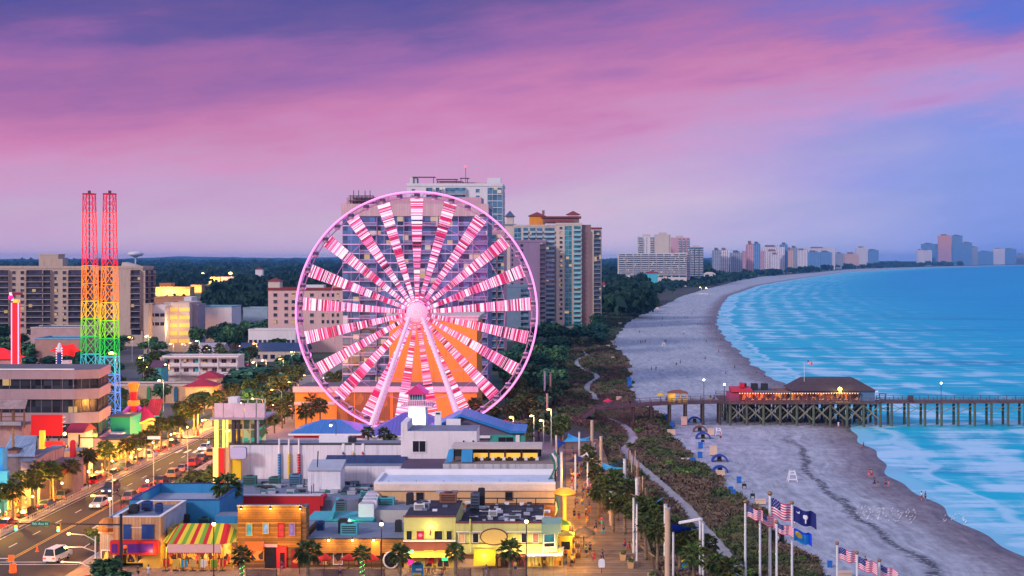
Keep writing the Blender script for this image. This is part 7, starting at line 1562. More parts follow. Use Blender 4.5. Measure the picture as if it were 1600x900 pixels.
def person_proto(pose):
    st,sit = {'stand': (.04,0),'walk': (.26,0),'sit': (0,1)}[pose]
    dz = -.48 if sit else 0
    V = [(0,0,.95),(0,0,1.15),(0,0,1.36),(0,.005,1.47),(0,-.02,1.58),(0,-.02,1.70)]; E = [(0,1),(1,2),(2,3),(3,4),(4,5)]; Rr = [.13,.125,.14,.055,.09,.075]
    for s in (-1,1):
        i = len(V); f = st * s
        if sit: V += [(s * .10,-.02,.92),(s * .13,-.42,.98),(s * .13,-.50,.57),(s * .13,-.62,.53)]
        else: V += [(s * .10,0,.88),(s * .11,-f * .9 - .02,.49),(s * .11,-f * 1.1 + .06,.09),(s * .12,-f * 1.1 - .11,.045)]
        E += [(0,i),(i,i + 1),(i + 1,i + 2),(i + 2,i + 3)]; Rr += [.095,.062,.042,.036]
        i = len(V); g = -st * s; V += [(s * .19,0,1.40),(s * .25,.04 - g * .3,1.14),(s * .25,-.06 - g * .8,.92),(s * .25,-.09 - g * .9,.83)]; E += [(2,i),(i,i + 1),(i + 1,i + 2),(i + 2,i + 3)]; Rr += [.06,.045,.036,.032]
    V = [(x,y,z + dz) for x,y,z in V]
    body = skin_mesh('body',V,E,Rr,SKINM)
    i4,i8 = 6,10
    top = skin_mesh('shirt',[V[0],V[1],V[2],V[10],V[18],((V[10][0] + V[11][0]) / 2,(V[10][1] + V[11][1]) / 2,(V[10][2] + V[11][2]) / 2),((V[18][0] + V[19][0]) / 2,(V[18][1] + V[19][1]) / 2,(V[18][2] + V[19][2]) / 2)],[(0,1),(1,2),(2,3),(2,4),(3,5),(4,6)],[.145,.145,.157,.075,.075,.065,.065],CLOTH[0])
    lo = skin_mesh('shorts',[V[0],V[6],V[14],V[7],V[15]],[(0,1),(0,2),(1,3),(2,4)],[.15,.115,.115,.085,.085],CLOTH[1])
    b = B(); b.lathe((0,.015,V[5][2] - .11),[(.085,0),(.105,.07),(.098,.14),(.06,.19),(.01,.2)],HAIRM,8); hair = b.mesh('hair',smooth=True)
    return body,top,lo,hair
PROT = {k: person_proto(k) for k in ('stand','walk','sit')}
CNAME = ['red','navy','white','teal','black','pink','yellow','grey','orange','blue']
def person(X_,Y_,z,pose,c1,c2,rz,label,group=None,s=1.0):
    me = PROT[pose]; t = T('person',label,'person',(X_,Y_,z),group,rz,True); t.e.scale = (s,s,s)
    o = link('body',me[0],t.e); h = link('hair',me[3],t.e)
    o = link('shirt',me[1],t.e); repaint(o,0,CLOTH[c1]); o = link('shorts',me[2],t.e); repaint(o,0,CLOTH[c2])
BEACHP = [(997,537,'s'),(1001,537,'s'),(1004,537,'s'),(1008,536,'s'),(1039,536,'s'),(1041,535,'s'),(1018,580,'s'),(1025,580,'s'),(1057,571,'i'),(1063,569,'s'),(1123,551,'s'),(1148,577,'w'),(1134,585,'i'),(1182,582,'i'),(1195,590,'s'),(999,521,'s'),(1034,511,'s'),(1070,497,'i'),(1074,497,'i'),(1045,493,'s'),(1060,490,'s'),(1075,488,'s'),(1081,491,'s'),(1084,487,'s'),(1090,507,'i'),(1094,505,'s'),(1108,516,'s'),(1112,511,'w'),(1119,514,'s'),(1120,502,'s'),(1114,501,'s'),(1106,484,'i'),(1110,484,'i'),(1115,483,'s'),(1119,483,'s'),(1123,484,'s'),(1126,485,'s'),(1128,492,'s'),(1081,478,'s'),(1084,465,'s'),(1118,474,'s'),(1120,533,'i'),(1126,532,'i'),(1104,535,'w'),(1053,499,'s'),(1035,500,'s'),(1102,563,'w'),(1068,523,'i'),(1136,453,'s'),(1151,449,'s'),(1092,475,'s')]
r_ = random.Random(21)
for i,(px,py,p_) in enumerate(BEACHP):
    Y_ = GY(py); c1,c2 = r_.choice((4,1,0,4,9,7)),r_.choice((1,4,4,7))
    person(PX(px,Y_),Y_,sandz(PX(px,Y_),Y_),{'s': 'stand','w': 'walk','i': 'sit'}[p_],c1,c2,r_.uniform(0,6.28),{'s': 'distant beachgoer standing on the sand beyond the pier','w': 'distant beachgoer walking on the sand beyond the pier','i': 'distant beachgoer sitting on the sand beyond the pier'}[p_],'people on the beach beyond the pier',1.05)
for px,py,po,c1,c2,lb in ((1358,745,'stand',0,5,'person in red, left of a close pair near the waterline'),(1362,745,'stand',5,0,'person in pink, right of a close pair near the waterline'),(1366,759,'walk',1,4,'person in navy walking beside a child below the red pair'),(1372,759,'stand',4,7,'small child in black beside the person in navy'),(1384,759,'walk',4,1,'person in black walking near the waterline with someone in pink'),(1388.5,759,'stand',5,5,'smaller person in pink beside the person in black'),(1440,780,'stand',2,0,'person in white at the wet sand edge'),(1446,780,'stand',4,4,'person all in black at the wet sand edge'),(1349,697,'sit',1,0,'person crouching at the waterline below the pier'),(1126,688,'walk',5,4,'person in pink and black by the lifeguard stand under the pier'),(1352,884,'sit',4,0,'person in black sitting beyond the right flags'),(1310,667,'stand',2,2,'person in white in the shade under the pier')):
    Y_ = GY(py); person(PX(px,Y_),Y_,sandz(PX(px,Y_),Y_),po,c1,c2,R.uniform(0,6.28),lb,None,.75 if 'small' in lb else 1.0)
BWP = [(916,810,2,8,'walk','person in a white shirt and orange shorts in the middle of the boardwalk'),(921,806,8,8,'walk','person in orange behind the one in the white shirt'),(932,838,8,7,'sit','person sitting at the boardwalk edge in an orange shirt'),(922,868,1,4,'stand','person in navy near the thatched parasol'),(928,882,0,0,'stand','person in a dark red dress on the boardwalk'),(941,880,1,1,'walk','person in navy walking down the boardwalk'),(976,858,0,1,'sit','person in red on a boardwalk bench, left one'),(983,862,0,0,'sit','person in red on a boardwalk bench, right one'),(910,795,6,9,'stand','person in yellow and blue at the boardwalk railing'),(899,795,1,1,'stand','person in navy at the boardwalk railing'),(905,750,9,4,'walk','person in blue far up the boardwalk'),(897,752,8,4,'walk','person in orange far up the boardwalk'),(893,770,5,2,'stand','person in pink under the yellow dome'),(912,735,2,1,'walk','person in white farthest up the boardwalk'),(916,872,3,1,'stand','person in teal beside the thatched parasol'),(894,888,6,4,'stand','person in yellow at the corner shop counter'),(884,878,0,4,'stand','person in red at the corner shop counter'),(531,905,5,1,'stand','person in a pink shirt on the plaza before the wood restaurant'),(232,905,2,2,'stand','person in white before the corner shop'),(216,906,4,4,'stand','person in black before the corner shop'),(1115,868,2,1,'stand','person in white by the planting right of the tan column'),(440,898,0,5,'stand','person in red by the red door'),(760,900,1,7,'walk','person in navy walking before the yellow awning'),(805,898,6,1,'stand','person in yellow at the restaurant front'),(690,902,8,1,'sit','person in orange sitting before the lime shop')]
for px,py,c1,c2,po,lb in BWP:
    Y_ = GY(py) if py < 900 else 179.2; person(PX(px,Y_),Y_,.17,po,c1,c2,R.uniform(0,6.28),lb)
for i in range(26):
    Y_ = 205 + i * 6.5; person(XL - R.uniform(2.5,6.4),Y_,.15,R.choice(('stand','walk')),R.randrange(10),R.randrange(10),R.uniform(0,6.28),'pedestrian on the lit pavement behind the left palms','people on the left pavement')
for i in range(44):
    Y_ = R.uniform(205,305); person(R.uniform(1.5,7.5),Y_,.17,R.choice(('stand','walk','walk')),R.randrange(10),R.randrange(10),R.uniform(0,6.28),'stroller in the crowd under the sails up the boardwalk','crowd under the shade sails')
# ------------------------------------------------------------------ vehicles
TYRE = mat('tyre',(.015,.015,.016),.9,.2); CARG = glassm('car_glass',(.02,.025,.035),.08,.6,.2); HEADL = glow('headlight',(1,.93,.75),6); TAILL = glow('taillight',(1,.02,.01),3.5)
def car_proto(kind):
    """car facing +Y, origin on the road"""
    W2 = .9; S = 1.0
    if kind == 'van': low = [(-2.5,.35),(2.5,.35),(2.55,.8),(2.3,1.05),(-2.5,1.1)]; c0,c1,t0,t1,ht = -2.45,1.6,-2.3,.9,2.0
    elif kind == 'suv': low = [(-2.35,.38),(2.3,.38),(2.38,.75),(2.2,1.0),(1.0,1.08),(-2.35,1.1)]; c0,c1,t0,t1,ht = -2.3,1.0,-2.05,.2,1.78
    else: low = [(-2.25,.32),(2.25,.32),(2.3,.6),(2.1,.82),(1.0,.95),(-1.6,.98),(-2.2,.92)]; c0,c1,t0,t1,ht = -1.75,1.05,-1.1,.25,1.45
    CB = mat('car_paint',(.5,.5,.52),.35,.05,spec=.5); b = B(); b.prismx(low,-W2,W2,CB); zb = low[-1][1] - .02
    P = [(-W2 + .12,c0,zb),(W2 - .12,c0,zb),(W2 - .12,c1,zb),(-W2 + .12,c1,zb),(-W2 + .3,t0,ht),(W2 - .3,t0,ht),(W2 - .3,t1,ht),(-W2 + .3,t1,ht)]
    b.faces(P,[(4,5,6,7)],CB)
    for i in range(4): b.tube(P[i],P[i + 4],.06,CB,n=4)
    b.tube(P[4],P[7],.05,CB,n=4); b.tube(P[5],P[6],.05,CB,n=4)
    out = {'body': [b.mesh('body')],'window': [],'wheel': [],'headlight': [],'taillight': []}
    for f in ((0,1,5,4),(1,2,6,5),(2,3,7,6),(3,0,4,7)): b = B(); b.poly([P[i] for i in f],CARG); out['window'].append(b.mesh('window'))
    for sx in (-1,1):
        for yy in (-1.4,1.4):
            b = B(); b.tube((sx * (W2 - .2),yy,.33),(sx * (W2 + .02),yy,.33),.33,TYRE,n=12); b.tube((sx * (W2 + .021),yy,.33),(sx * (W2 + .03),yy,.33),.2,METAL,n=8); out['wheel'].append(b.mesh('wheel'))
        yh,yt_ = low[1][0],low[0][0]; b = B(); b.box(sx * .62 - .2,sx * .62 + .2,low[2][0] - .1,low[2][0] + .03,.6,.78,HEADL); out['headlight'].append(b.mesh('headlight'))
        b = B(); b.box(sx * .65 - .18,sx * .65 + .18,yt_ - .06,yt_ + .1,.68,.86,TAILL); out['taillight'].append(b.mesh('taillight'))
    return out
CARP = {k: car_proto(k) for k in ('sedan','suv','van')}
PAINT = {n: mat('paint_' + n,c,.3,.04,spec=.5) for n,c in (('silver',(.45,.46,.5)),('white',(.75,.74,.75)),('red',(.5,.02,.02)),('black',(.015,.015,.018)),('navy',(.03,.05,.16)),('grey',(.15,.15,.17)),('teal',(.10,.30,.32)),('gold',(.40,.28,.12)))}
def car(X_,Y_,kind,paint,away,label,group=None,rz=None):
    t = T({'sedan': 'parked_car','suv': 'sport_utility_car','van': 'passenger_van'}[kind] if group and 'park' in group else {'sedan': 'car','suv': 'sport_utility_car','van': 'passenger_van'}[kind],label,'van' if kind == 'van' else 'car',(X_,Y_,.008),group,rz if rz is not None else (0 if away else math.pi),True)
    for nm,ms in CARP[kind].items():
        for me in ms:
            o = link(nm,me,t.e)
            if nm == 'body': repaint(o,0,PAINT[paint])
    return t
c_ = car(-78.8,300,'sedan','silver',False,'silver car coming down the street with bright headlights'); lamp((-78.8,295.5,.7),(1,.92,.75),260,.25,name='head_glow')
car(-70.5,190.5,'van','white',True,'white and red van heading up the street in the foreground',rz=-.12); car(-81.5,246,'van','navy',False,'navy van coming down the street by the left palms'); car(-78.5,231,'suv','silver',False,'silver sport utility car behind the crossing'); car(-75.3,238,'suv','grey',True,'grey car with red lights driving away in the right lane')
for yy in (236,245,255,270,284,298,320): lamp((-75.3,yy - 3.6,.9),(1,.06,.02),600,.2); lamp((-80.5,yy + 6,.9),(1,.85,.6),220,.2)
car(-75.2,247,'sedan','red',True,'red car with lit tail lights nearest the blue building')
for i in range(12): car(-75.3 + (i % 2) * .3,256 + i * 7.2,('sedan','suv')[i % 2],('black','gold','grey','red')[i % 4],True,'car with red tail lights in the queue up the right lanes','cars queueing up the street')
for i in range(16): car((-82.8,-79.2,-75.2,-75.4)[i % 4],345 + i * 11,('sedan','suv','van')[i % 3],('silver','black','white','gold','red')[i % 5],i % 4 > 1,'far car in the traffic between the palms and the parking deck','far traffic on the street')
for i in range(12): car(XL + 1.2 - 3.4,214 + i * 8.3,('sedan','suv')[i % 2],('red','black','navy','grey','silver')[i % 5],True,'parked car half hidden behind the left palm trunks','cars parked behind the left palms')
car(PX(225,437),437,'van','white',True,'long white van parked by the teal house',rz=1.57); car(PX(216,428),428,'suv','teal',True,'teal car parked in front of the white van',rz=1.57)
rc = random.Random(4)
for i in range(34):
    Y_ = rc.uniform(480,790); X_ = PX(rc.uniform(225,420),Y_)
    if okplace(X_,Y_): car(X_,Y_,('sedan','suv')[i % 2],rc.choice(('silver','white','navy','red','grey')),i % 2,'small parked car on the inland car parks','cars parked inland',rc.choice((0,1.57,.8)))
# ------------------------------------------------------------------ lamps, signals, signs
BULB = glow('globe_bulb',(1,.78,.45),7); SODB = glow('sodium_bulb',(1,.45,.10),8); YELB = glow('yellow_bulb',(1,.78,.15),9)
def globe_lamp(px,pyt,Y,label,group=None,arm=0.,power=160):
    xx,zt = PX(px,Y),PZ(pyt,Y); t = T('street_lamp',label,'street lamp',(xx,Y,.13),group)
    b = B(); b.lathe((xx,Y,.13),[(.2,0),(.16,.5),(.08,.8)],DARKM,8); b.tube((xx,Y,.5),(xx,Y,zt),.075,DARKM)
    hx = xx
    if arm: hx = xx + arm; b.path([(xx,Y,zt),(xx + arm * .05,Y,zt + .5),(xx + arm * .4,Y,zt + .8),(xx + arm * .8,Y,zt + .7),(hx,Y,zt + .35)],.07,DARKM)
    t.add('post',b); b = B(); z = zt + (.05 if arm else .25)
    b.lathe((hx,Y,z + .25),[(.3,0),(.2,.18),(.05,.35)],DARKM,8); hd = t.add('cap',b); b = B(); b.ball((hx,Y,z + .02),.25,BULB,8); t.add('globe',b,hd); lamp((hx,Y - .4,z - .1),WARM,power,.2)
globe_lamp(334,822,178,'black globe lamp before the striped awning shop'); globe_lamp(596,822,178,'black globe lamp between the restaurant and the round window'); globe_lamp(822.5,818,178,'black globe lamp before the oval sign restaurant')
globe_lamp(246,752,232,'curved black street lamp above the blue building, farther one',None,-1.7,300); globe_lamp(189,780,210,'curved black street lamp above the blue building, nearer one',None,-1.7,300)
globe_lamp(76,738,240,'black globe lamp beside the sheet roof shed'); globe_lamp(5,765,222,'black globe lamp at the left edge before the blue building')
globe_lamp(525,665,262,'white globe lamp before the bright blue pavilion',None,-1.0,160)
def sodium(px,py,Y,label,group=None,b_=SODB,col=SOD,power=700,r=.35,arm=1.2):
    xx,z = PX(px,Y),PZ(py,Y); t = T('street_light',label,'street light',(xx + arm,Y,0),group)
    b = B(); b.tube((xx + arm,Y,0),(xx + arm,Y,z + .2),.11,METAL); b.tube((xx + arm,Y,z + .15),(xx,Y,z + .25),.06,METAL); t.add('pole',b)
    b = B(); b.lathe((xx,Y,z - r * .3),[(r * .9,0),(r,r * .3),(r * .5,r * .8),(.02,r * .9)],b_,10); t.add('lamp_head',b); lamp((xx,Y - .5,z - r - .2),col,power,.3)
for a in ((343,612,400,'brightest orange street light, beside the red roofed pavilions',None,SODB,SOD,2600,.8),(430,636,440,'glaring white street light over the far traffic',None,YELB,WARM,1800,.6),(174,552,350,'glaring yellow light beside the lattice towers',None,YELB,(1,.8,.2),1500,.7),(229,574,455,'small yellow light left of the teal house',None,YELB,(1,.7,.2),500,.4),
          (394,619,430,'red orange street light by the big oak',None,SODB,SOD,900,.4),(397,537,560,'orange light before the blue roofed motel',None,SODB,SOD,1200,.5),(297,536,570,'orange light left of the pale hall',None,SODB,SOD,900,.5),(307,533,590,'green white light above the pale hall',None,glow('mercury_bulb',(.5,1,.45),6),(.7,1,.6),700,.5),(375,541,565,'small orange light in the motel car park',None,SODB,SOD,700,.4),(441,538,570,'yellow light at the right of the motel car park',None,YELB,WARM,700,.4),
          (317,512,680,'orange light before the lit garage',None,SODB,SOD,1500,.6),(271,514,660,'orange light left of the lit garage front',None,SODB,SOD,1500,.6),(355,499,740,'orange light beyond the garage',None,SODB,SOD,1800,.7),(327,495,760,'orange light on the car park behind the garage',None,SODB,SOD,1800,.7),(228,526,560,'green lamp at the foot of the condo',None,MATS['mercury_bulb'],(.6,1,.5),600,.5),(202,527,560,'orange lamp at the foot of the condo',None,SODB,SOD,900,.5),
          (232,450,1500,'tall light mast by the far yellow store',None,YELB,(1,.75,.2),30000,2.0),(360,427,2250,'bright yellow light over the far hall',None,YELB,(1,.8,.2),60000,3.2),(317,427,2300,'pale light left of the far hall',None,YELB,WARM,20000,2.2),(405,634,400,'orange light among the olive trees',None,SODB,SOD,1300,.4),(436,612,470,'orange light in the olive trees by the far street',None,SODB,SOD,1500,.4),(462,572,520,'yellow light where the far street meets the wheel',None,YELB,WARM,1500,.45)): sodium(*a)
for i,(px,py) in enumerate(((830,650),(798,652),(857,640),(845,657),(770,662))): sodium(px,py,300 - i * 4,('yellow light among the palms right of the wheel, first','orange light over the red parasols right of the wheel','yellow light beside the tan columns right of the wheel','yellow light over the planting at the club end','low yellow light at the wheel foot')[i],None,YELB,(1,.75,.2),500,.35,.6)
for px,py,lb in ((760,658,'red parasol at the foot of the wheel, left one'),(789,656,'red parasol at the foot of the wheel, right one')): parasol(px,285,PZ(py,285),1.9,RED_U,lb,zb=0)
i = 0
while i < 20:
    Y_ = R.uniform(335,800); px = R.uniform(190,470)
    if okplace(PX(px,Y_),Y_) and okplace(PX(px,Y_) + 1.2,Y_): sodium(px,CY + (H - R.uniform(7,9)) * F / Y_,Y_,'small glowing street light among the inland trees','street lights among the inland trees',(SODB,YELB)[i % 3 == 0],(SOD,WARM)[i % 2],1100,.4); i += 1
# street-wide lamps that light the road
for i in range(11):
    Y_ = 198 + i * 22; xx = (XF if i else XR) + .8; t = T('street_light','tall street light on the right kerb' if i else 'tall street light on the right kerb nearest the crossing','street light',(xx,Y_,.14),'street lights on the right kerb' if i else None)
    if i < 2: hgt = 7.2
    else: hgt = 7.8
    b = B(); b.tube((xx,Y_,.14),(xx,Y_,hgt),.09,METAL); b.path([(xx,Y_,hgt),(xx - .8,Y_,hgt + .5),(xx - 2.4,Y_,hgt + .6)],.05,METAL); t.add('pole',b); b = B(); b.lathe((xx - 2.5,Y_,hgt + .42),[(.3,0),(.33,.1),(.1,.24)],SODB,8); t.add('lamp_head',b); lamp((xx - 2.5,Y_,hgt + .1),(1,.36,.05),5000,.3)
for i in range(15):
    Y_ = 204 + i * 13; lamp((XL - 3.4,Y_,2.9),(1,.52,.06),4800,.3)
    xx = XL - .9; t = T('pavement_lamp','short lamp post among the left palms','street lamp',(xx,Y_ + 4,.14),'lamp posts among the left palms'); b = B(); b.tube((xx,Y_ + 4,.14),(xx,Y_ + 4,3.4),.06,DARKM); t.add('post',b); b = B(); b.ball((xx,Y_ + 4,3.6),.2,BULB,7); t.add('globe',b)
# signal gantries
SIGG = mat('sign_green',(.01,.22,.10),.5,.06)
def text(t,s,size,loc,m,parent=None,name='lettering',rx=math.pi / 2,ex=.01):
    cu = bpy.data.curves.new(name,'FONT'); cu.body = s; cu.size = size; cu.align_x = 'CENTER'; cu.align_y = 'CENTER'; cu.extrude = ex; cu.materials.append(m)
    q = bpy.data.objects.new(name,cu); COL.objects.link(q); dg = bpy.context.evaluated_depsgraph_get(); dg.update(); me = bpy.data.meshes.new_from_object(q.evaluated_get(dg)); bpy.data.objects.remove(q)
    o = link(name,me,parent or t.e); o.rotation_euler = (rx,0,0); o.location = (loc[0] - t.o[0],loc[1] - t.o[1],loc[2] - t.o[2]); return o
def signal(t,px,py,Y,lit):
    xx,z = PX(px,Y),PZ(py,Y); b = B(); b.box(xx - .22,xx + .22,Y - .2,Y + .2,z - .55,z + .55,mat('signal_yellow',(.35,.20,.03),.6)); s_ = t.add('signal_head',b)
    for k,(m_,on) in enumerate(((glow('sig_red',(1,.03,.01),4),'r'),(glow('sig_amber',(1,.45,.03),5),'a'),(glow('sig_green',(.08,1,.45),6),'g'))):
        b = B(); b.ball((xx,Y - .24,z + .36 - .36 * k),.18,m_ if on in lit else DARKM,6); t.add('lens',b,s_)
    if 'g' in lit: lamp((xx,Y - .8,z - .3),(.3,1,.5),25,.15)
t = T('traffic_signal_gantry','traffic signal gantry with two green lights and a green street sign over the crossing','traffic signal',(PX(189,182),182,.13)); Yg = 182; zg = PZ(818,Yg)
b = B(); b.tube((PX(189,Yg),Yg,.13),(PX(189,Yg),Yg,PZ(803,Yg)),.24,DARKM,.2,8); b.tube((PX(189,Yg),Yg,zg - .15),(PX(-30,Yg),Yg,zg + .1),.11,DARKM,.07); b.box(PX(180,Yg),PX(187,Yg),Yg - .3,Yg + .2,PZ(878,Yg),PZ(868,Yg),DARKM); t.add('mast',b)
signal(t,26,822,Yg - .3,'ag'); signal(t,92,824,Yg - .3,'ag'); signal(t,196,858,Yg - .3,'r')
b = B(); b.box(PX(50,Yg),PX(77,Yg),Yg - .22,Yg - .14,zg - .32,zg + .32,SIGG); sg = t.add('street_sign',b); text(t,'9th Ave N',.5,(PX(63.5,Yg),Yg - .235,zg),WHT,sg)
b = B(); b.box(PX(164,Yg),PX(187,Yg),Yg - .05,Yg + .05,PZ(824,Yg),PZ(823,Yg),METAL); t.add('bracket',b)
t = T('signal_gantry','far dark signal gantry with a blank white sign crossing the street by the glass pavilion','traffic signal',(PX(120,262),262,0)); Yg = 262; zg = PZ(684,Yg)
b = B(); b.tube((PX(124,Yg),Yg,0),(PX(124,Yg),Yg,zg + .6),.16,DARKM); b.tube((PX(124,Yg),Yg,zg),(PX(336,Yg),Yg,zg - .1),.12,DARKM); t.add('mast',b)
b = B(); b.box(PX(231,Yg),PX(251,Yg),Yg - .25,Yg - .15,zg - .25,zg + .35,WHT); t.add('sign_plate',b); signal(t,123.5,699,Yg - .3,''); signal(t,309,676,Yg - .3,'r'); signal(t,326,688,Yg - .3,'g'); lamp((PX(309,Yg),Yg - 1.5,PZ(672,Yg)),(1,.02,.01),1500,.3)
t = T('twin_street_light','white pole with three drooping orange street lights at the crossing corner','street light',(PX(148,184),184,.13)); Yg = 184
b = B(); b.tube((PX(149,Yg),Yg,.13),(PX(149,Yg),Yg,PZ(838,Yg)),.1,WHT)
for px,py,qx,qy in ((112,832,149,845),(106,853,149,862),(101,876,146,888)): b.path([(PX(qx,Yg),Yg,PZ(qy,Yg)),(PX((px + qx) / 2 + 3,Yg),Yg - .5,PZ((py + qy) / 2 - 4,Yg)),(PX(px,Yg),Yg - .8,PZ(py,Yg))],.06,WHT)
t.add('pole',b)
for px,py in ((111,832),(106,853)): b = B(); b.ball((PX(px,Yg),Yg - .8,PZ(py,Yg)),.26,SODB,8,.6); t.add('lamp_head',b); lamp((PX(px,Yg),Yg - .9,PZ(py,Yg) - .4),SOD,1100,.25)
b = B(); b.ball((PX(101,Yg),Yg - .8,PZ(876,Yg)),.3,WHT,8,.5); t.add('lamp_head',b,label='unlit white lamp head')
for px,py,lb in ((58,862,'small orange traffic cone standing on the centre line'),):
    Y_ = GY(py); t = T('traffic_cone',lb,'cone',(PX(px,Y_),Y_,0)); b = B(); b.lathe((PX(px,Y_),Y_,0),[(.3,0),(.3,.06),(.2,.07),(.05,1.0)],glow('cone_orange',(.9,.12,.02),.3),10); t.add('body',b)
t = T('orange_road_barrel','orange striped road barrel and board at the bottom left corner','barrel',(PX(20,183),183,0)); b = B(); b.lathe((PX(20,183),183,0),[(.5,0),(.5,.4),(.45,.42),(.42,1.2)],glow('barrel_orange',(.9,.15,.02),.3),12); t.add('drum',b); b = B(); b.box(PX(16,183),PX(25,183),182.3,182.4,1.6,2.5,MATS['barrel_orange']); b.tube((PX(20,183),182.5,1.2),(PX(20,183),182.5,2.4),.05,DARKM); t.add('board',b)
# low fence along the left kerb
t = T('kerb_fence','low pale picket fence along the left kerb of the street','fence',(XL - .7,250,.14)); b = B()
for k in range(170): y = 206 + k * .8; b.box(XL - .62,XL - .56,y,y + .1,.14,.95,mat('pale_rail',(.5,.42,.36)))
for z in (.35,.85): b.box(XL - .64,XL - .54,206,342,z,z + .1,MATS['pale_rail'])
t.add('rail',b)
# ------------------------------------------------------------------ boardwalk furniture
POLEW = mat('pole_white',(.74,.70,.72),.6,.1); POLET = mat('pole_tan',(.66,.42,.28),.7,.15,.5)
def mast(px,pyt,w_,m_,label,h=8.0,Y=None,name='sail_post',cat='post'):
    Y = Y or (H - h) * F / (pyt - CY); xx = PX(px,Y); t = T(name,label,cat,(xx,Y,.1)); r = w_ / 2 * Y / F
    b = B(); b.lathe((xx,Y,.1),[(r * 1.15,0),(r * 1.1,.4),(r,.5),(r * .94,h - .15),(r * .7,h - .1)],m_,10); t.add('shaft',b); b = B(); b.lathe((xx,Y,h - .098),[(r * 1.1,0),(r * 1.1,.12),(.02,.18)],METAL,10); t.add('cap',b)
    return (xx,Y,h)
m1 = mast(925,657,5.0,POLET,'tan square topped column up the boardwalk, left one'); m2 = mast(939,682,5.2,POLET,'tan square topped column up the boardwalk, right one'); m3 = mast(976,717,5,POLEW,'white sail post with blue sails on its left'); m4 = mast(995,746,5,POLEW,'white sail post right of the blue sails'); m5 = mast(990,778,3.4,POLEW,'slim white twin post in the palms, left one'); m6 = mast(995,788,3.2,POLEW,'slim white twin post in the palms, right one'); m7 = mast(1040,788,6,POLEW,'short white post behind the big tan column',8)
m8 = mast(1043,800,9,POLET,'biggest tan column at the right edge of the boardwalk',11,170); m9 = mast(1094,812,4,POLEW,'white sail post with the white beam, left one',8.0); m10 = mast(1098.5,816,4,POLEW,'white sail post with the white beam, right one',7.8); m11 = mast(905,675,3.0,POLEW,'slim white post below the light blue sails'); m12 = mast(877,706,4,POLEW,'pinkish white post at the end of the club',7); m13 = mast(899,710,3,POLEW,'slim white post beside the dark sail',7); m14 = mast(918,722,2.6,POLEW,'slim white post under the white sail',6); m15 = mast(869,680,3,POLEW,'slim white post at the left of the blue sails',8)
mast(851,600,3,POLEW,'far white column above the trees right of the wheel, highest',10,390,'column'); mast(860,607,3,POLET,'far tan column above the trees right of the wheel, middle',10,385,'column'); mast(855,630,3.4,POLET,'far tan column above the trees right of the wheel, lowest',8.5,340,'column'); m16 = mast(954,768,5,POLET,'short tan post in the palms beside the ramp',5.5); m17 = mast(1052,832,3.4,POLEW,'white post right of the big tan column',6.5)
def sail(pts,m_,label):
    """hollow-edged triangular cloth between three points"""
    A = [Vector(p) for p in pts]; N_ = 8; c = sum(A,Vector()) / 3; V = []; idx = {}
    for i in range(N_ + 1):
        for j in range(N_ + 1 - i):
            k = N_ - i - j; a,b2,d = i / N_,j / N_,k / N_; p = A[0] * a + A[1] * b2 + A[2] * d
            e = (a * b2 + b2 * d + d * a); edge = min(a,b2,d); p = p.lerp(c,.45 * e * max(0,1 - 4 * edge)) - Vector((0,0,.8 * e)); idx[(i,j)] = len(V); V.append(p)
    b = B(); fs = []
    for i in range(N_):
        for j in range(N_ - i):
            fs.append((idx[(i,j)],idx[(i + 1,j)],idx[(i,j + 1)]))
            if i + j < N_ - 1: fs.append((idx[(i + 1,j)],idx[(i + 1,j + 1)],idx[(i,j + 1)]))
    b.faces(V + [v - Vector((0,0,.03)) for v in V],fs + [tuple(len(V) + q for q in reversed(f)) for f in fs],m_); return solo(b,'shade_sail',label,'shade sail',smooth=True)
def at(px,py,Y): return (PX(px,Y),Y,PZ(py,Y))
SB = mat('sail_light_blue',(.03,.36,.66),.6,.06); SD = mat('sail_royal',(.02,.12,.55),.6,.06); SN = mat('sail_navy',(.02,.035,.10),.7,.06); SW = mat('sail_white',(.72,.68,.66),.6,.06); STQ = mat('sail_teal',(.03,.28,.34),.6,.06); SK = mat('sail_cobalt',(.01,.06,.72),.6,.06)
sail([at(939,722,262),at(976,731,250),at(941,734,256)],SB,'light blue sail between the right tan column and a white post'); sail([at(948,727,262),at(976,717,240),at(974,723,248)],SD,'small royal blue sail above the light blue one')
sail([at(880,690,285),at(888,677,300),at(922,688,282)],SB,'light blue sail high up the boardwalk'); sail([at(868,684,290),at(884,690,300),at(872,700,285)],SD,'royal blue sail at the left up the boardwalk'); sail([at(895,686,300),at(924,681,296),at(918,686,284)],STQ,'dark teal sail behind the light blue one')
sail([at(880,722,262),at(900,711,270),at(930,718,255)],SN,'navy sail hanging over the crowd'); sail([at(904,712,268),at(917,706,262),at(927,717,255)],SW,'white sail above the navy one'); sail([at(905,720,262),at(930,722,250),at(934,724,256)],SW,'thin white sail right of the navy one')
sail([at(1048,818,176),at(1094,823,182),at(1052,834,180)],SK,'cobalt blue sail right of the big tan column'); sail([at(1008,788,212),at(1038,776,204),at(1000,800,208)],SB,'light blue sail half hidden in the palms'); sail([at(978,745,235),at(998,748,224),at(990,757,232)],STQ,'teal sail between the two white sail posts')
b = B(); b.tube(at(1062,817,182),at(1096,811,178),.22,POLEW); solo(b,'sail_beam','sloping white beam over the cobalt sail','beam')
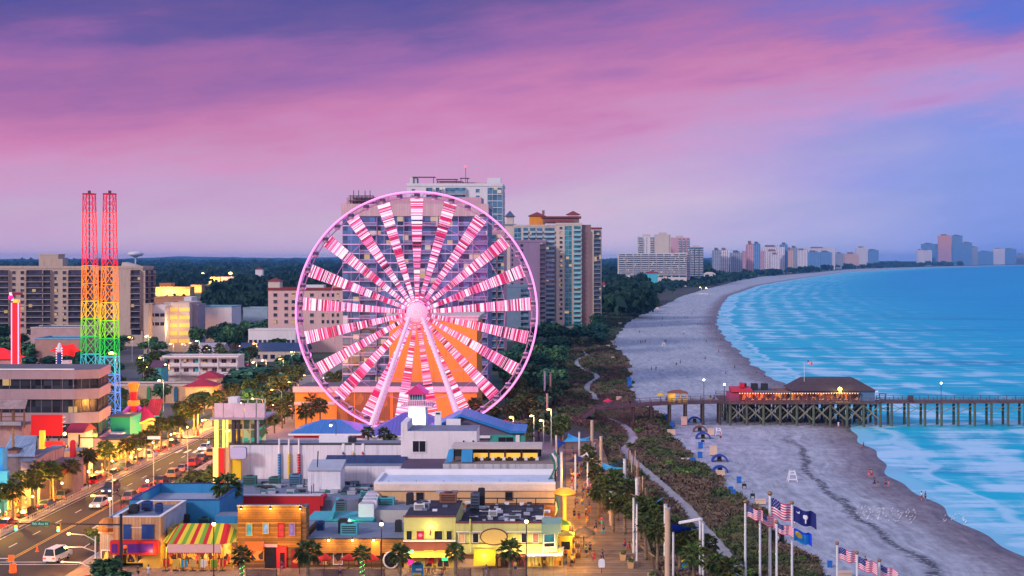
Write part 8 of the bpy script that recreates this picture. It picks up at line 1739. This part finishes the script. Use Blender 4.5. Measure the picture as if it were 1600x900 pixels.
# timber posts, ramps and planters of the boardwalk edge
t = T('boardwalk_railing','dark timber railing along the sea side of the boardwalk','railing',(prom(200) + .2,220,.16)); b = B(); xx = prom(200) - .1
for k in range(48): y = 186 + k * 2.4; b.box(xx - .09,xx + .09,y,y + .18,-.3,1.25,mat('rail_timber',(.22,.13,.08),.8,.3)); 
for z in (.45,.8,1.15): b.box(xx - .06,xx + .06,186,300,z,z + .12,MATS['rail_timber'])
t.add('rail',b)
for k,(px,py) in enumerate(((968,792),(1005,842),(1030,890))):
    Y_ = GY(py); t = T('access_ramp',('dark timber ramp dropping from the boardwalk, farthest','dark timber ramp dropping from the boardwalk, middle','dark timber ramp dropping from the boardwalk, nearest')[k],'ramp',(PX(px,Y_),Y_,0)); x0 = prom(200) + .05
    b = B(); b.box(x0,x0 + 3.2,Y_,Y_ + 2,-.02,.3,WOODD); t.add('deck',b); b = B()
    for y in (Y_,Y_ + 2):
        for q in range(5): b.box(x0 + q * .75,x0 + q * .75 + .12,y - .06,y + .06,0,1.35,MATS['rail_timber'])
        b.box(x0,x0 + 3.2,y - .04,y + .04,1.2,1.35,MATS['rail_timber'])
        for q in range(9): b.box(x0 + q * .37 + .1,x0 + q * .37 + .2,y - .03,y + .03,.3,1.2,WOODD)
    b.faces([(x0 + .1,Y_ + 2.1,1.2),(x0 + .25,Y_ + 2.1,1.2),(x0 - 1.2,Y_ + 9,1.2),(x0 - 1.35,Y_ + 9,1.2),(x0 + .1,Y_ + 2.1,1.35),(x0 + .25,Y_ + 2.1,1.35),(x0 - 1.2,Y_ + 9,1.35),(x0 - 1.35,Y_ + 9,1.35)],[(0,1,2,3),(7,6,5,4),(0,4,5,1),(1,5,6,2),(2,6,7,3),(3,7,4,0)],mat('new_timber',(.40,.22,.10),.8,.3)); t.add('rail',b)
for i in range(20):
    Y_ = 196 + i * 4.2; xx = prom(200) + .7 + (i % 3) * .55; t = T('timber_pole','slim timber pole among the boardwalk palms','pole',(xx,Y_,0),'timber poles beside the boardwalk'); b = B(); b.tube((xx,Y_,0),(xx,Y_,R.uniform(3.2,4.8)),.1,(mat('rail_timber',(.2,.1,.1)),POLET)[i % 2]); t.add('shaft',b)
for i,(px,py) in enumerate(((972,872),(984,884),(1022,905),(990,858),(952,800))):
    Y_ = GY(py); xx = min(PX(px,Y_),prom(200) - .9); t = T('bench',('bench by the middle ramp with a red figure near it','bench beside a tan planter by the middle ramp','bench at the bottom edge of the boardwalk','bench farther up from the middle ramp','bench by the farthest ramp')[i],'bench',(xx,Y_,.16)); b = B(); b.box(xx - .3,xx + .3,Y_ - .9,Y_ + .9,.52,.62,POLET); t.add('seat',b)
    for s in (-1,1): b = B(); b.box(xx - .25,xx + .25,Y_ + s * .7 - .06,Y_ + s * .7 + .06,.16,.519,DARKM); t.add('leg',b)
    b = B(); b.box(xx + .3,xx + .38,Y_ - .9,Y_ + .9,.7,1.1,POLET); t.add('backrest',b)
    t = T('planter',('tan planter box beside the nearer bench','tan planter box at the end of the nearer bench','tan planter box at the bottom edge of the boardwalk','tan planter box farther up the boardwalk','tan planter box by the farthest ramp')[i],'planter',(xx,Y_ - 2,.16)); b = B(); b.prism([(xx - .35,.16),(xx + .35,.16),(xx + .45,.95),(xx - .45,.95)],Y_ - 2.4,Y_ - 1.6,mat('planter_tan',(.6,.34,.16))); t.add('box',b); o = link('plant',SH[i % 2],t.e); o.scale = (.55,.55,.5); o.location = (0,0,1.0)
t = T('thatched_parasol','brown thatched parasol on the boardwalk over small tables','parasol',(PX(912,198),198,.16)); xx = PX(912,198); b = B(); b.tube((xx,198,.16),(xx,198,3.1),.08,WOODD); t.add('pole',b); b = B(); b.lathe((xx,198,2.45),[(1.7,-.3),(1.55,0),(.8,.45),(.06,.85)],mat('thatch',(.24,.14,.07),.95,.5,2),16); t.add('thatch',b)
t = T('yellow_dome_kiosk','glowing yellow mushroom dome kiosk beside the apricot building','kiosk',(PX(881,210),210,.16)); xx = PX(882,210); b = B(); b.lathe((xx,210,PZ(772,210) - .02),[(1.2,0),(1.7,.15),(1.6,.5),(1.0,.85),(.02,1.0)],glow('dome_yellow',(1,.42,.03),.65),16); t.add('dome',b,smooth=True); b = B(); b.lathe((xx,210,.16),[(.3,0),(.3,PZ(772,210) - .2)],YEL2,10); t.add('column',b); lamp((xx + .6,207.6,3.4),(1,.65,.12),700,.3)
for i,(px,py,lb) in enumerate(((884,805,'yellow ticket kiosk with dark windows up the boardwalk'),(879,790,'yellow and green food stall below the yellow dome'))):
    Y_ = 192 + i * 8; xx = PX(px,Y_); t = T('food_kiosk',lb,'kiosk',(xx,Y_,.16)); b = B(); b.box(xx - .9,xx + .9,Y_,Y_ + 1.6,.16,3.0,YEL2); t.add('wall',b); b = B(); b.box(xx - .6,xx + .6,Y_ - .05,Y_ - .01,1.2,2.3,BLK); t.add('window',b); b = B(); b.hip(xx - .9,xx + .9,Y_,Y_ + 1.6,3.01,3.7,(YEL2,AWNG)[i],.3); t.add('roof',b); lamp((xx + 1.2,Y_ - 1.2,2.6),(1,.62,.12),420,.25)
for i in range(9): lamp((1.6,184.5 + i * 9,3.3),(1,.50,.05),900,.3)
for i in range(7):
    Y_ = 188 + i * 3.2; xx = 1.3 + (i % 2) * .8; t = T('souvenir_stand','souvenir stand of bright goods at the corner of the boardwalk','stand',(xx,Y_,.16),'souvenir stands on the boardwalk'); b = B(); b.box(xx - .35,xx + .35,Y_ - .3,Y_ + .3,.16,.9,WOODD); t.add('base',b); b = B()
    for q in range(7): b.box(xx - .34 + .1 * q,xx - .27 + .1 * q,Y_ - .28,Y_ + .28,.9,1.3 + .5 * ((q * 7 + i * 3) % 5) / 5,(YEL2,REDP,WHT,AWNG,BLUED,AWN)[(q + i) % 6])
    t.add('goods',b)
for px,py,m_,lb in ((1070,890,BLUEW,'blue and yellow printed cabinet by the big tan column'),(652,908,BLUEW,'blue newspaper box before the lime shop'),(1126,905,REDP,'red wrapped stall at the bottom edge by the palms')):
    Y_ = 181 if py < 900 else 179.4; xx = PX(px,Y_); t = T('street_cabinet',lb,'cabinet',(xx,Y_,.13)); b = B(); b.box(xx - .75,xx + .75,Y_,Y_ + .8,.13,1.9,m_); t.add('case',b); b = B(); b.box(xx - .6,xx + .5,Y_ - .03,Y_ - .004,.5,.8,YEL2); b.box(xx - .2,xx + .6,Y_ - .03,Y_ - .004,1.1,1.35,AWNG if px == 1070 else WHT); t.add('print',b); b = B(); b.lathe((xx,Y_ + .4,1.905),[(.7,0),(.5,.2),(.02,.3)],YEL2 if px == 1070 else DARKM,10); t.add('lid',b)
b = B(); xx = PX(940,182); b.tube((xx,182,.16),(xx,182,.9),.05,DARKM); b.prism([(xx - .4,.9),(xx + .4,.9),(xx + .45,1.3),(xx + .4,1.9),(xx + .15,2.05),(xx - .15,2.05),(xx - .4,1.9),(xx - .45,1.3)],181.95,182.05,WHT); solo(b,'board_sign','small white shaped sign at the bottom of the boardwalk','sign')
# chairs, tables outside the shops
CHW = mat('chair_wood',(.35,.17,.06),.8,.3)
def chair(xx,Y_,rz,label,group):
    t = T('cafe_chair',label,'chair',(xx,Y_,.13),group,rz,True); b = B(); b.box(-.22,.22,-.22,.22,.42,.47,CHW); t.add('seat',b); b = B(); b.box(-.22,.22,.2,.25,.5,.95,CHW); t.add('backrest',b)
    for sx in (-1,1):
        for sy in (-1,1): b = B(); b.box(sx * .18 - .025,sx * .18 + .025,sy * .18 - .025,sy * .18 + .025,0,.419,CHW); t.add('leg',b)
for i,px in enumerate((645,652,664,672,680,698)): chair(X(px),Y0 - 2.4 - (i % 2),i * 1.3,'brown wooden chair before the lime shop','chairs outside the lime shop')
# ------------------------------------------------------------------ flags
POLEF = mat('flag_pole',(.82,.80,.82),.35,.04,metal=.2); BALL = mat('finial',(.30,.16,.08),.4,.1,metal=.4)
FR,FW,FB = mat('flag_red',(.72,.015,.09),.7,.05),mat('flag_white',(.85,.78,.82),.7,.04),mat('flag_blue',(.02,.03,.20),.7,.06)
def flagpole(px,pyt,Y,r,label):
    xx,zt = PX(px,Y),PZ(pyt,Y); t = T('flagpole',label,'flagpole',(xx,Y,0)); b = B(); b.tube((xx,Y,0),(xx,Y,zt),r * 1.3,POLEF,r,10); t.add('pole',b); b = B(); b.ball((xx,Y,zt + r * 1.4),r * 1.9,BALL,8); t.add('finial',b); return xx,zt
def flag(px,py0,Y,L,Hh,colour,label,drop=.55,ph=0.,extra=None):
    """waving cloth; colour(u, v) gives each cell its dye, u from the pole, v from the top"""
    NX,NY = 38,26; x0,z0 = PX(px,Y) + .1,PZ(py0,Y); b = B(); G = []
    for j in range(NY + 1):
        for i in range(NX + 1):
            u,v = i / NX,j / NY; G.append((x0 + L * u * .93,Y + (.28 * math.sin(u * 8 + ph + v) * u + .1 * math.sin(u * 17 + ph)) ,z0 - Hh * v - drop * Hh * (u ** 1.15) + .06 * Hh * math.sin(u * 9 + ph)))
    i0 = len(b.v); b.v += G
    for j in range(NY):
        for i in range(NX):
            a = j * (NX + 1) + i; b.f.append((a,a + NX + 1,a + NX + 2,a + 1)); b.mi.append(b._m(colour((i + .5) / NX,(j + .5) / NY)))
    return solo(b,'flag',label,'flag',smooth=True)
def us(u,v):
    if u < .4 and v < 7 / 13:
        i,j = int(u / .4 * 15),int(v / (7 / 13) * 14); return FW if (i % 2 == 1 and j % 3 == 1 and (i // 2 + j // 3) % 2 == 0) else FB
    return FR if int(v * 13) % 2 == 0 else FW
SCB = mat('indigo_cloth',(.015,.02,.16),.7,.06)
def sc_flag(u,v):
    if (u - .2) ** 2 * 2.2 + (v - .26) ** 2 < .0115 and not ((u - .17) ** 2 * 2.2 + (v - .21) ** 2 < .0105): return FW
    if ((u - .52) ** 2 * 2.6 + (v - .42) ** 2 < .028) and v < .52: return FW
    if abs(u - .52) < .025 and .5 < v < .8: return FW
    return SCB
CBL,CYL = mat('cyan_cloth',(.02,.30,.75),.7,.1),mat('gold_cloth',(.85,.60,.05),.7,.08)
def city(u,v): return CYL if (u - .28) ** 2 * 1.6 + (v - .42) ** 2 < .055 else (SK if v < .2 or u > .85 else CBL)
BLC = mat('black_cloth',(.012,.012,.014),.7,.1)
def black(u,v):
    d = (u - .5) ** 2 * 1.8 + (v - .5) ** 2
    return FW if (.05 < d < .085) or (d < .03 and (abs(u - .5) < .07 or v > .52)) else BLC
Yf = 165.0
for i,(px,py,lb) in enumerate(((1164.5,786,'slim white flagpole, first from the palms'),(1187.5,797,'slim white flagpole, second from the palms'),(1203,774,'tallest white flagpole with the large striped flag'),(1213.5,818,'shorter flagpole carrying the black flag'),(1237.5,788,'white flagpole carrying the indigo and the blue flags'),(1308,851,'white flagpole, left of the three at the right'),(1339,866,'white flagpole, middle of the three at the right'),(1374,878,'white flagpole, last at the right'))): flagpole(px,py,Yf + (i % 3) * 1.5,.13 if i != 2 else .16,lb)
flag(1165.5,791,Yf,2.1,1.35,us,'small stars and stripes flag on the first pole',.45); flag(1188,802,Yf + 1.5,2.0,1.3,us,'small stars and stripes flag on the second pole',.5,1); flag(1204,779,Yf + 3,3.1,2.05,us,'large stars and stripes flag on the tallest pole',.55,.5)
flag(1214.5,818,Yf,2.0,1.2,us,'stars and stripes flag on the pole with the black flag',.35,2); flag(1205,829,Yf + 3.1,1.6,1.25,black,'black flag with a white emblem',.3,1.5); flag(1238.5,792,Yf + 1.5,3.0,1.9,sc_flag,'indigo flag with a white palmetto and crescent',.45,.8); flag(1239,826,Yf + 1.6,2.4,1.5,city,'blue flag with a yellow disc',.5,.2)
flag(1309,856,Yf + 3,2.5,1.45,us,'stars and stripes flag, left of the three at the right',.4,0); flag(1340,871,Yf,2.4,1.45,us,'stars and stripes flag, middle of the three at the right',.5,1); flag(1375,883,Yf + 1.5,2.2,1.4,us,'stars and stripes flag, last at the right edge of the flags',.5,2)
xx,zt = px2x(1262),0; t = T('flagpole','thin flagpole on the pier restaurant roof','flagpole',(px2x(1261),YP + 4,8)); b = B(); b.tube((px2x(1261),YP + 4,8),(px2x(1261),YP + 4,15.6),.06,POLEF); t.add('pole',b); flag(1261,563,YP + 4,1.4,.9,us,'little pinkish striped flag on the pier restaurant roof',.5)
# ------------------------------------------------------------------ beach things
TBL = mat('tent_blue',(.02,.06,.30),.7,.12); TBR = mat('tent_brown',(.16,.07,.06),.7,.2); CRM = mat('cream_box',(.74,.50,.36),.7,.1)
def tent(px,py,w_px,m_,label):
    Y_ = GY(py); s = (py - CY) / H; w_ = w_px / s / 2; xx = PX(px,Y_); t = T('beach_tent',label,'beach tent',(xx,Y_,0),None); b = B(); n = 12; z0 = sandz(xx,Y_); hh = w_ * .92
    P,Q = [],[]
    for k in range(n + 1):
        a = math.pi * k / n; P.append((xx + w_ * math.cos(a),Y_,z0 + hh * math.sin(a))); Q.append((xx + w_ * .96 * math.cos(a),Y_ + 2.0,z0 + hh * .9 * math.sin(a)))
    P2 = [(xx + (x - xx) * .80,y + .02,z0 + (z - z0) * .74) for x,y,z in P]
    pts = P + Q + P2; N1 = n + 1; b.faces(pts,[(k,k + 1,N1 + k + 1,N1 + k) for k in range(n)] + [(k + 1,k,2 * N1 + k,2 * N1 + k + 1) for k in range(n)],m_); t.add('canopy',b)
    b = B(); b.box(xx - .45,xx + .45,Y_ + .6,Y_ + 1.2,z0,z0 + .5,DARKM); b.box(xx - .45,xx + .45,Y_ + 1.1,Y_ + 1.2,z0 + .5,z0 + 1.0,TBR); t.add('chairs',b)
for px,py,w_,m_,lb in ((1086,661,22,TBL,'blue half round beach tent nearest the pier'),(1094,675,22,TBR,'brown beach tent behind the second blue one'),(1099,686,24,TBL,'blue beach tent below the brown one'),(1125,722,26,TBL,'blue beach tent in the middle of the beach'),(1126,739,25,TBL,'blue beach tent nearest the flags')): tent(px,py,w_,m_,lb)
def crate(px,py,w_px,h_px,m_,label,name='beach_cabinet',cat='cabinet'):
    Y_ = GY(py); s = (py - CY) / H; w_,h_ = w_px / s / 2,h_px / s; xx = PX(px,Y_); z0 = max(0,sandz(xx,Y_)) if xx > veg(Y_) else dunez(xx,Y_); t = T(name,label,cat,(xx,Y_,z0)); t.box('case',xx - w_,xx + w_,Y_,Y_ + w_ * 1.4,z0 + .12,z0 + h_,m_)
    b = B(); b.box(xx - w_ * 1.06,xx + w_ * 1.06,Y_ - .06,Y_ + w_ * 1.46,z0 + h_ + .003,z0 + h_ + .1,m_); t.add('lid',b); b = B()
    for sx in (-1,1): b.box(xx + sx * w_ * .8 - .06,xx + sx * w_ * .8 + .06,Y_ + .05,Y_ + .2,z0,z0 + .119,DARKM)
    t.add('foot',b)
for px,py,w_,h_,lb in ((1069,665,9,13,'tall cream cabinet left of the tent nearest the pier'),(1111,681,9,10,'cream cabinet beside the brown tent'),(1049,681,12,8,'low cream cabinet at the dune edge below the pier'),(1115,712,11,14,'tall cream cabinet above the middle blue tent'),(1073,727,15,5,'long low cream locker in the dune edge'),(1126,746,13,9,'cream cabinet in front of the nearest tent'),(1189,789,16,7,'cream locker left of the tallest flag'),(1321,903,20,7,'cream locker below the right flags'),(967,632,8,6,'small cream cabinet on the dune by the pier ramp'),(957,537,6,4,'small cream box at the dune edge far up the beach, lower one'),(950,545,6,4,'small cream box at the dune edge far up the beach, second'),(957,563,6,4,'small cream box at the dune edge beyond the pier'),(986,585,7,5,'small pinkish box at the dune edge beyond the pier'),(969,509,5,4,'small white box at the dune edge far up the beach, upper one'),(1027,483,4,3,'tiny white box where the far dune ends')): crate(px,py,w_,h_,CRM,lb)
BIN = mat('bin_blue',(.02,.14,.50),.6,.1)
for px,py,lb in ((1155,755,'blue bin alone on the sand'),(1095,701,'blue bin beside the third tent'),(1094,716,'bright blue bin at the dune edge'),(1082,729,'blue bin beside the long low locker'),(1142,771,'blue bin at the dune corner, upper one'),(1146,778,'blue bin at the dune corner, lower one'),(1050,670,'blue bin below the pier piles'),(1043,657,'blue bin at the foot of the pier'),(1297,887,'blue bin left of the right flags'),(983,600,'blue bin at the dune edge, beyond the pier'),(984,606,'blue bin nearest the pier on its far side')): crate(px,py,7,9,BIN,lb,'rubbish_bin','bin')
for px,py,lb in ((1163,765,'dark sign board on the sand by the lone blue bin'),(1176,781,'dark sign board on the sand nearer the flags'),(1098,695,'dark sign board below the third tent')):
    Y_ = GY(py); xx = PX(px,Y_); z0 = sandz(xx,Y_); b = B(); b.box(xx - .4,xx + .4,Y_,Y_ + .1,z0 + .3,z0 + 1.1,DARKM); b.box(xx - .25,xx + .25,Y_ - .03,Y_ - .004,z0 + .4,z0 + .55,WHT); b.tube((xx - .3,Y_ + .05,z0),(xx - .3,Y_ + .05,z0 + .3),.04,DARKM); b.tube((xx + .3,Y_ + .05,z0),(xx + .3,Y_ + .05,z0 + .3),.04,DARKM); b.tube((xx,Y_ + .05,z0 + 1.1),(xx,Y_ + .05,z0 + 1.6),.03,DARKM); solo(b,'beach_sign',lb,'sign')
def guard(px,py,h_px,label):
    Y_ = GY(py); s = (py - CY) / H; h = h_px / s; xx = PX(px,Y_); z0 = sandz(xx,Y_); t = T('lifeguard_stand',label,'lifeguard stand',(xx,Y_,z0)); w0,w1 = h * .42,h * .2
    for sx in (-1,1):
        for yy in (0,1.0): b = B(); b.tube((xx + sx * w0,Y_ + yy * 1.4,z0),(xx + sx * w1,Y_ + .2 + yy,z0 + h),.085,WHT,n=5); t.add('leg',b)
    b = B(); b.box(xx - w1 * 1.3,xx + w1 * 1.3,Y_ + .1,Y_ + 1.3,z0 + h * .62,z0 + h * .68,WHT); t.add('seat',b); b = B(); b.box(xx - w0 * .9,xx + w0 * .9,Y_ - .05,Y_ + .05,z0 + h * .18,z0 + h * .26,WHT); b.box(xx - w1 * 1.1,xx + w1 * 1.1,Y_ + .15,Y_ + .25,z0 + h * .92,z0 + h,WHT); t.add('cross_bar',b)
guard(1239,753,17,'white lifeguard stand alone in the middle of the beach'); guard(1123,681,12,'white lifeguard stand beside the person in pink'); guard(1037,541,6,'small white lifeguard stand beyond the pier')
b = B(); r_ = random.Random(8)
for k in range(110):
    px,py = r_.uniform(1338,1430),r_.uniform(791,812); py += (px - 1338) * .06
    if k > 88: px,py = r_.uniform(1470,1512),r_.uniform(800,816)
    Y_ = GY(py); xx = PX(px,Y_); z0 = sandz(xx,Y_); b.ball((xx,Y_,z0 + .2),.085,FW if k % 4 else mat('gull_grey',(.35,.36,.4)),5,.7); b.ball((xx + .12,Y_,z0 + .36),.06,FW,4); b.tube((xx,Y_,z0),(xx,Y_,z0 + .2),.02,DARKM,n=3)
solo(b,'gull_flock','flock of white gulls resting on the damp sand','gulls',kind='stuff')
for i,(px,py,lb) in enumerate(((1100,595,'pale lamp on the pier above the shore kiosk'),(1132,602,'white globe lamp left of the red pier roof'),(1471,600,'lamp post on the far pier deck'))):
    xx,z = px2x(px),PZ(py,YP); t = T('pier_lamp',lb,'lamp',(xx,YP + .3,5.7)); b = B(); b.tube((xx,YP + .3,5.7),(xx,YP + .3,z),.07,DARKM); t.add('post',b); b = B(); b.ball((xx,YP + .3,z + .2),.28,glow('pier_globe',(.95,.97,1),3.5),8); t.add('globe',b); lamp((xx,YP - .3,z + .2),COOL,130,.2)
for px,c1,c2,lb in ((1111,4,6,'person in black on the pier left of the red roof'),(1117,1,1,'person in navy on the pier left of the red roof'),(1042,9,1,'person in blue by the pier kiosk')): person(px2x(px),YP + 1.6,pz_(px) + .02,'stand',c1,c2,3,lb)
t = T('pier_bench_shelter','small dark bench shelter on the far pier deck','shelter',(px2x(1383),YP + 2,5.85)); b = B()
for px in (1377,1387): b.tube((px2x(px),YP + 2,5.85),(px2x(px),YP + 2,7.6),.1,DARKM)
b.box(px2x(1376),px2x(1388),YP + 1.6,YP + 2.4,7.6,7.75,DARKM); t.add('frame',b); b = B(); b.box(px2x(1377.5),px2x(1386.5),YP + 1.8,YP + 2.3,6.3,6.4,PRL); t.add('seat',b)
crate_ = T('pier_box','dark box on the far pier railing','box',(px2x(1424),YP + .6,5.85)); crate_.box('case',px2x(1420),px2x(1428),YP + .3,YP + 1.2,5.86,7.3,PRL); b = B(); b.box(px2x(1419.5),px2x(1428.5),YP + .25,YP + 1.25,7.303,7.4,DARKM); crate_.add('lid',b)
# small low houses up the shore
for px0,px1,py,Y_,m_,lb in ((957,968,443,1500,W_WHITE,'small white house at the foot of the beach hotel, left one'),(968,982,437,1650,mat('rose_house',(.6,.3,.28)),'small pinkish house with an orange front before the beach hotel'),(976,988,434,1750,W_WHITE,'small white house before the beach hotel, rear one'),(1010,1028,427,1900,tq,'long turquoise low house before the beach hotel'),(941,946,445,1350,W_CREAM,'slim cream kiosk beside the last near tower'),(1100,1118,428,2500,W_WHITE,'white low house right of the dark beach tower'),(930,946,455,1250,W_WHITE,'low white roofed house right of the near towers')):
    blockhouse('shore_house',lb,'house',px0,px1,py,Y_,12,m_,roof='hip',cor=W_CREAM if m_ is W_WHITE else ROOF_R,wins=[(3,2.2,1.4,1.4)])
for i,(px,py) in enumerate(((944,463),(905,493),(893,497),(1094,449),(1103,450),(928,479))):
    Y_ = GY(py + 4) * .9; sodium(px,py,Y_,('small orange light near the last near tower','orange light among the dark trees by the towers','second orange light among the dark trees by the towers','yellow light below the dark beach tower','second yellow light below the dark beach tower','small light on the dune edge below the towers')[i],None,SODB if i < 3 else YELB,WARM,2500,.9)
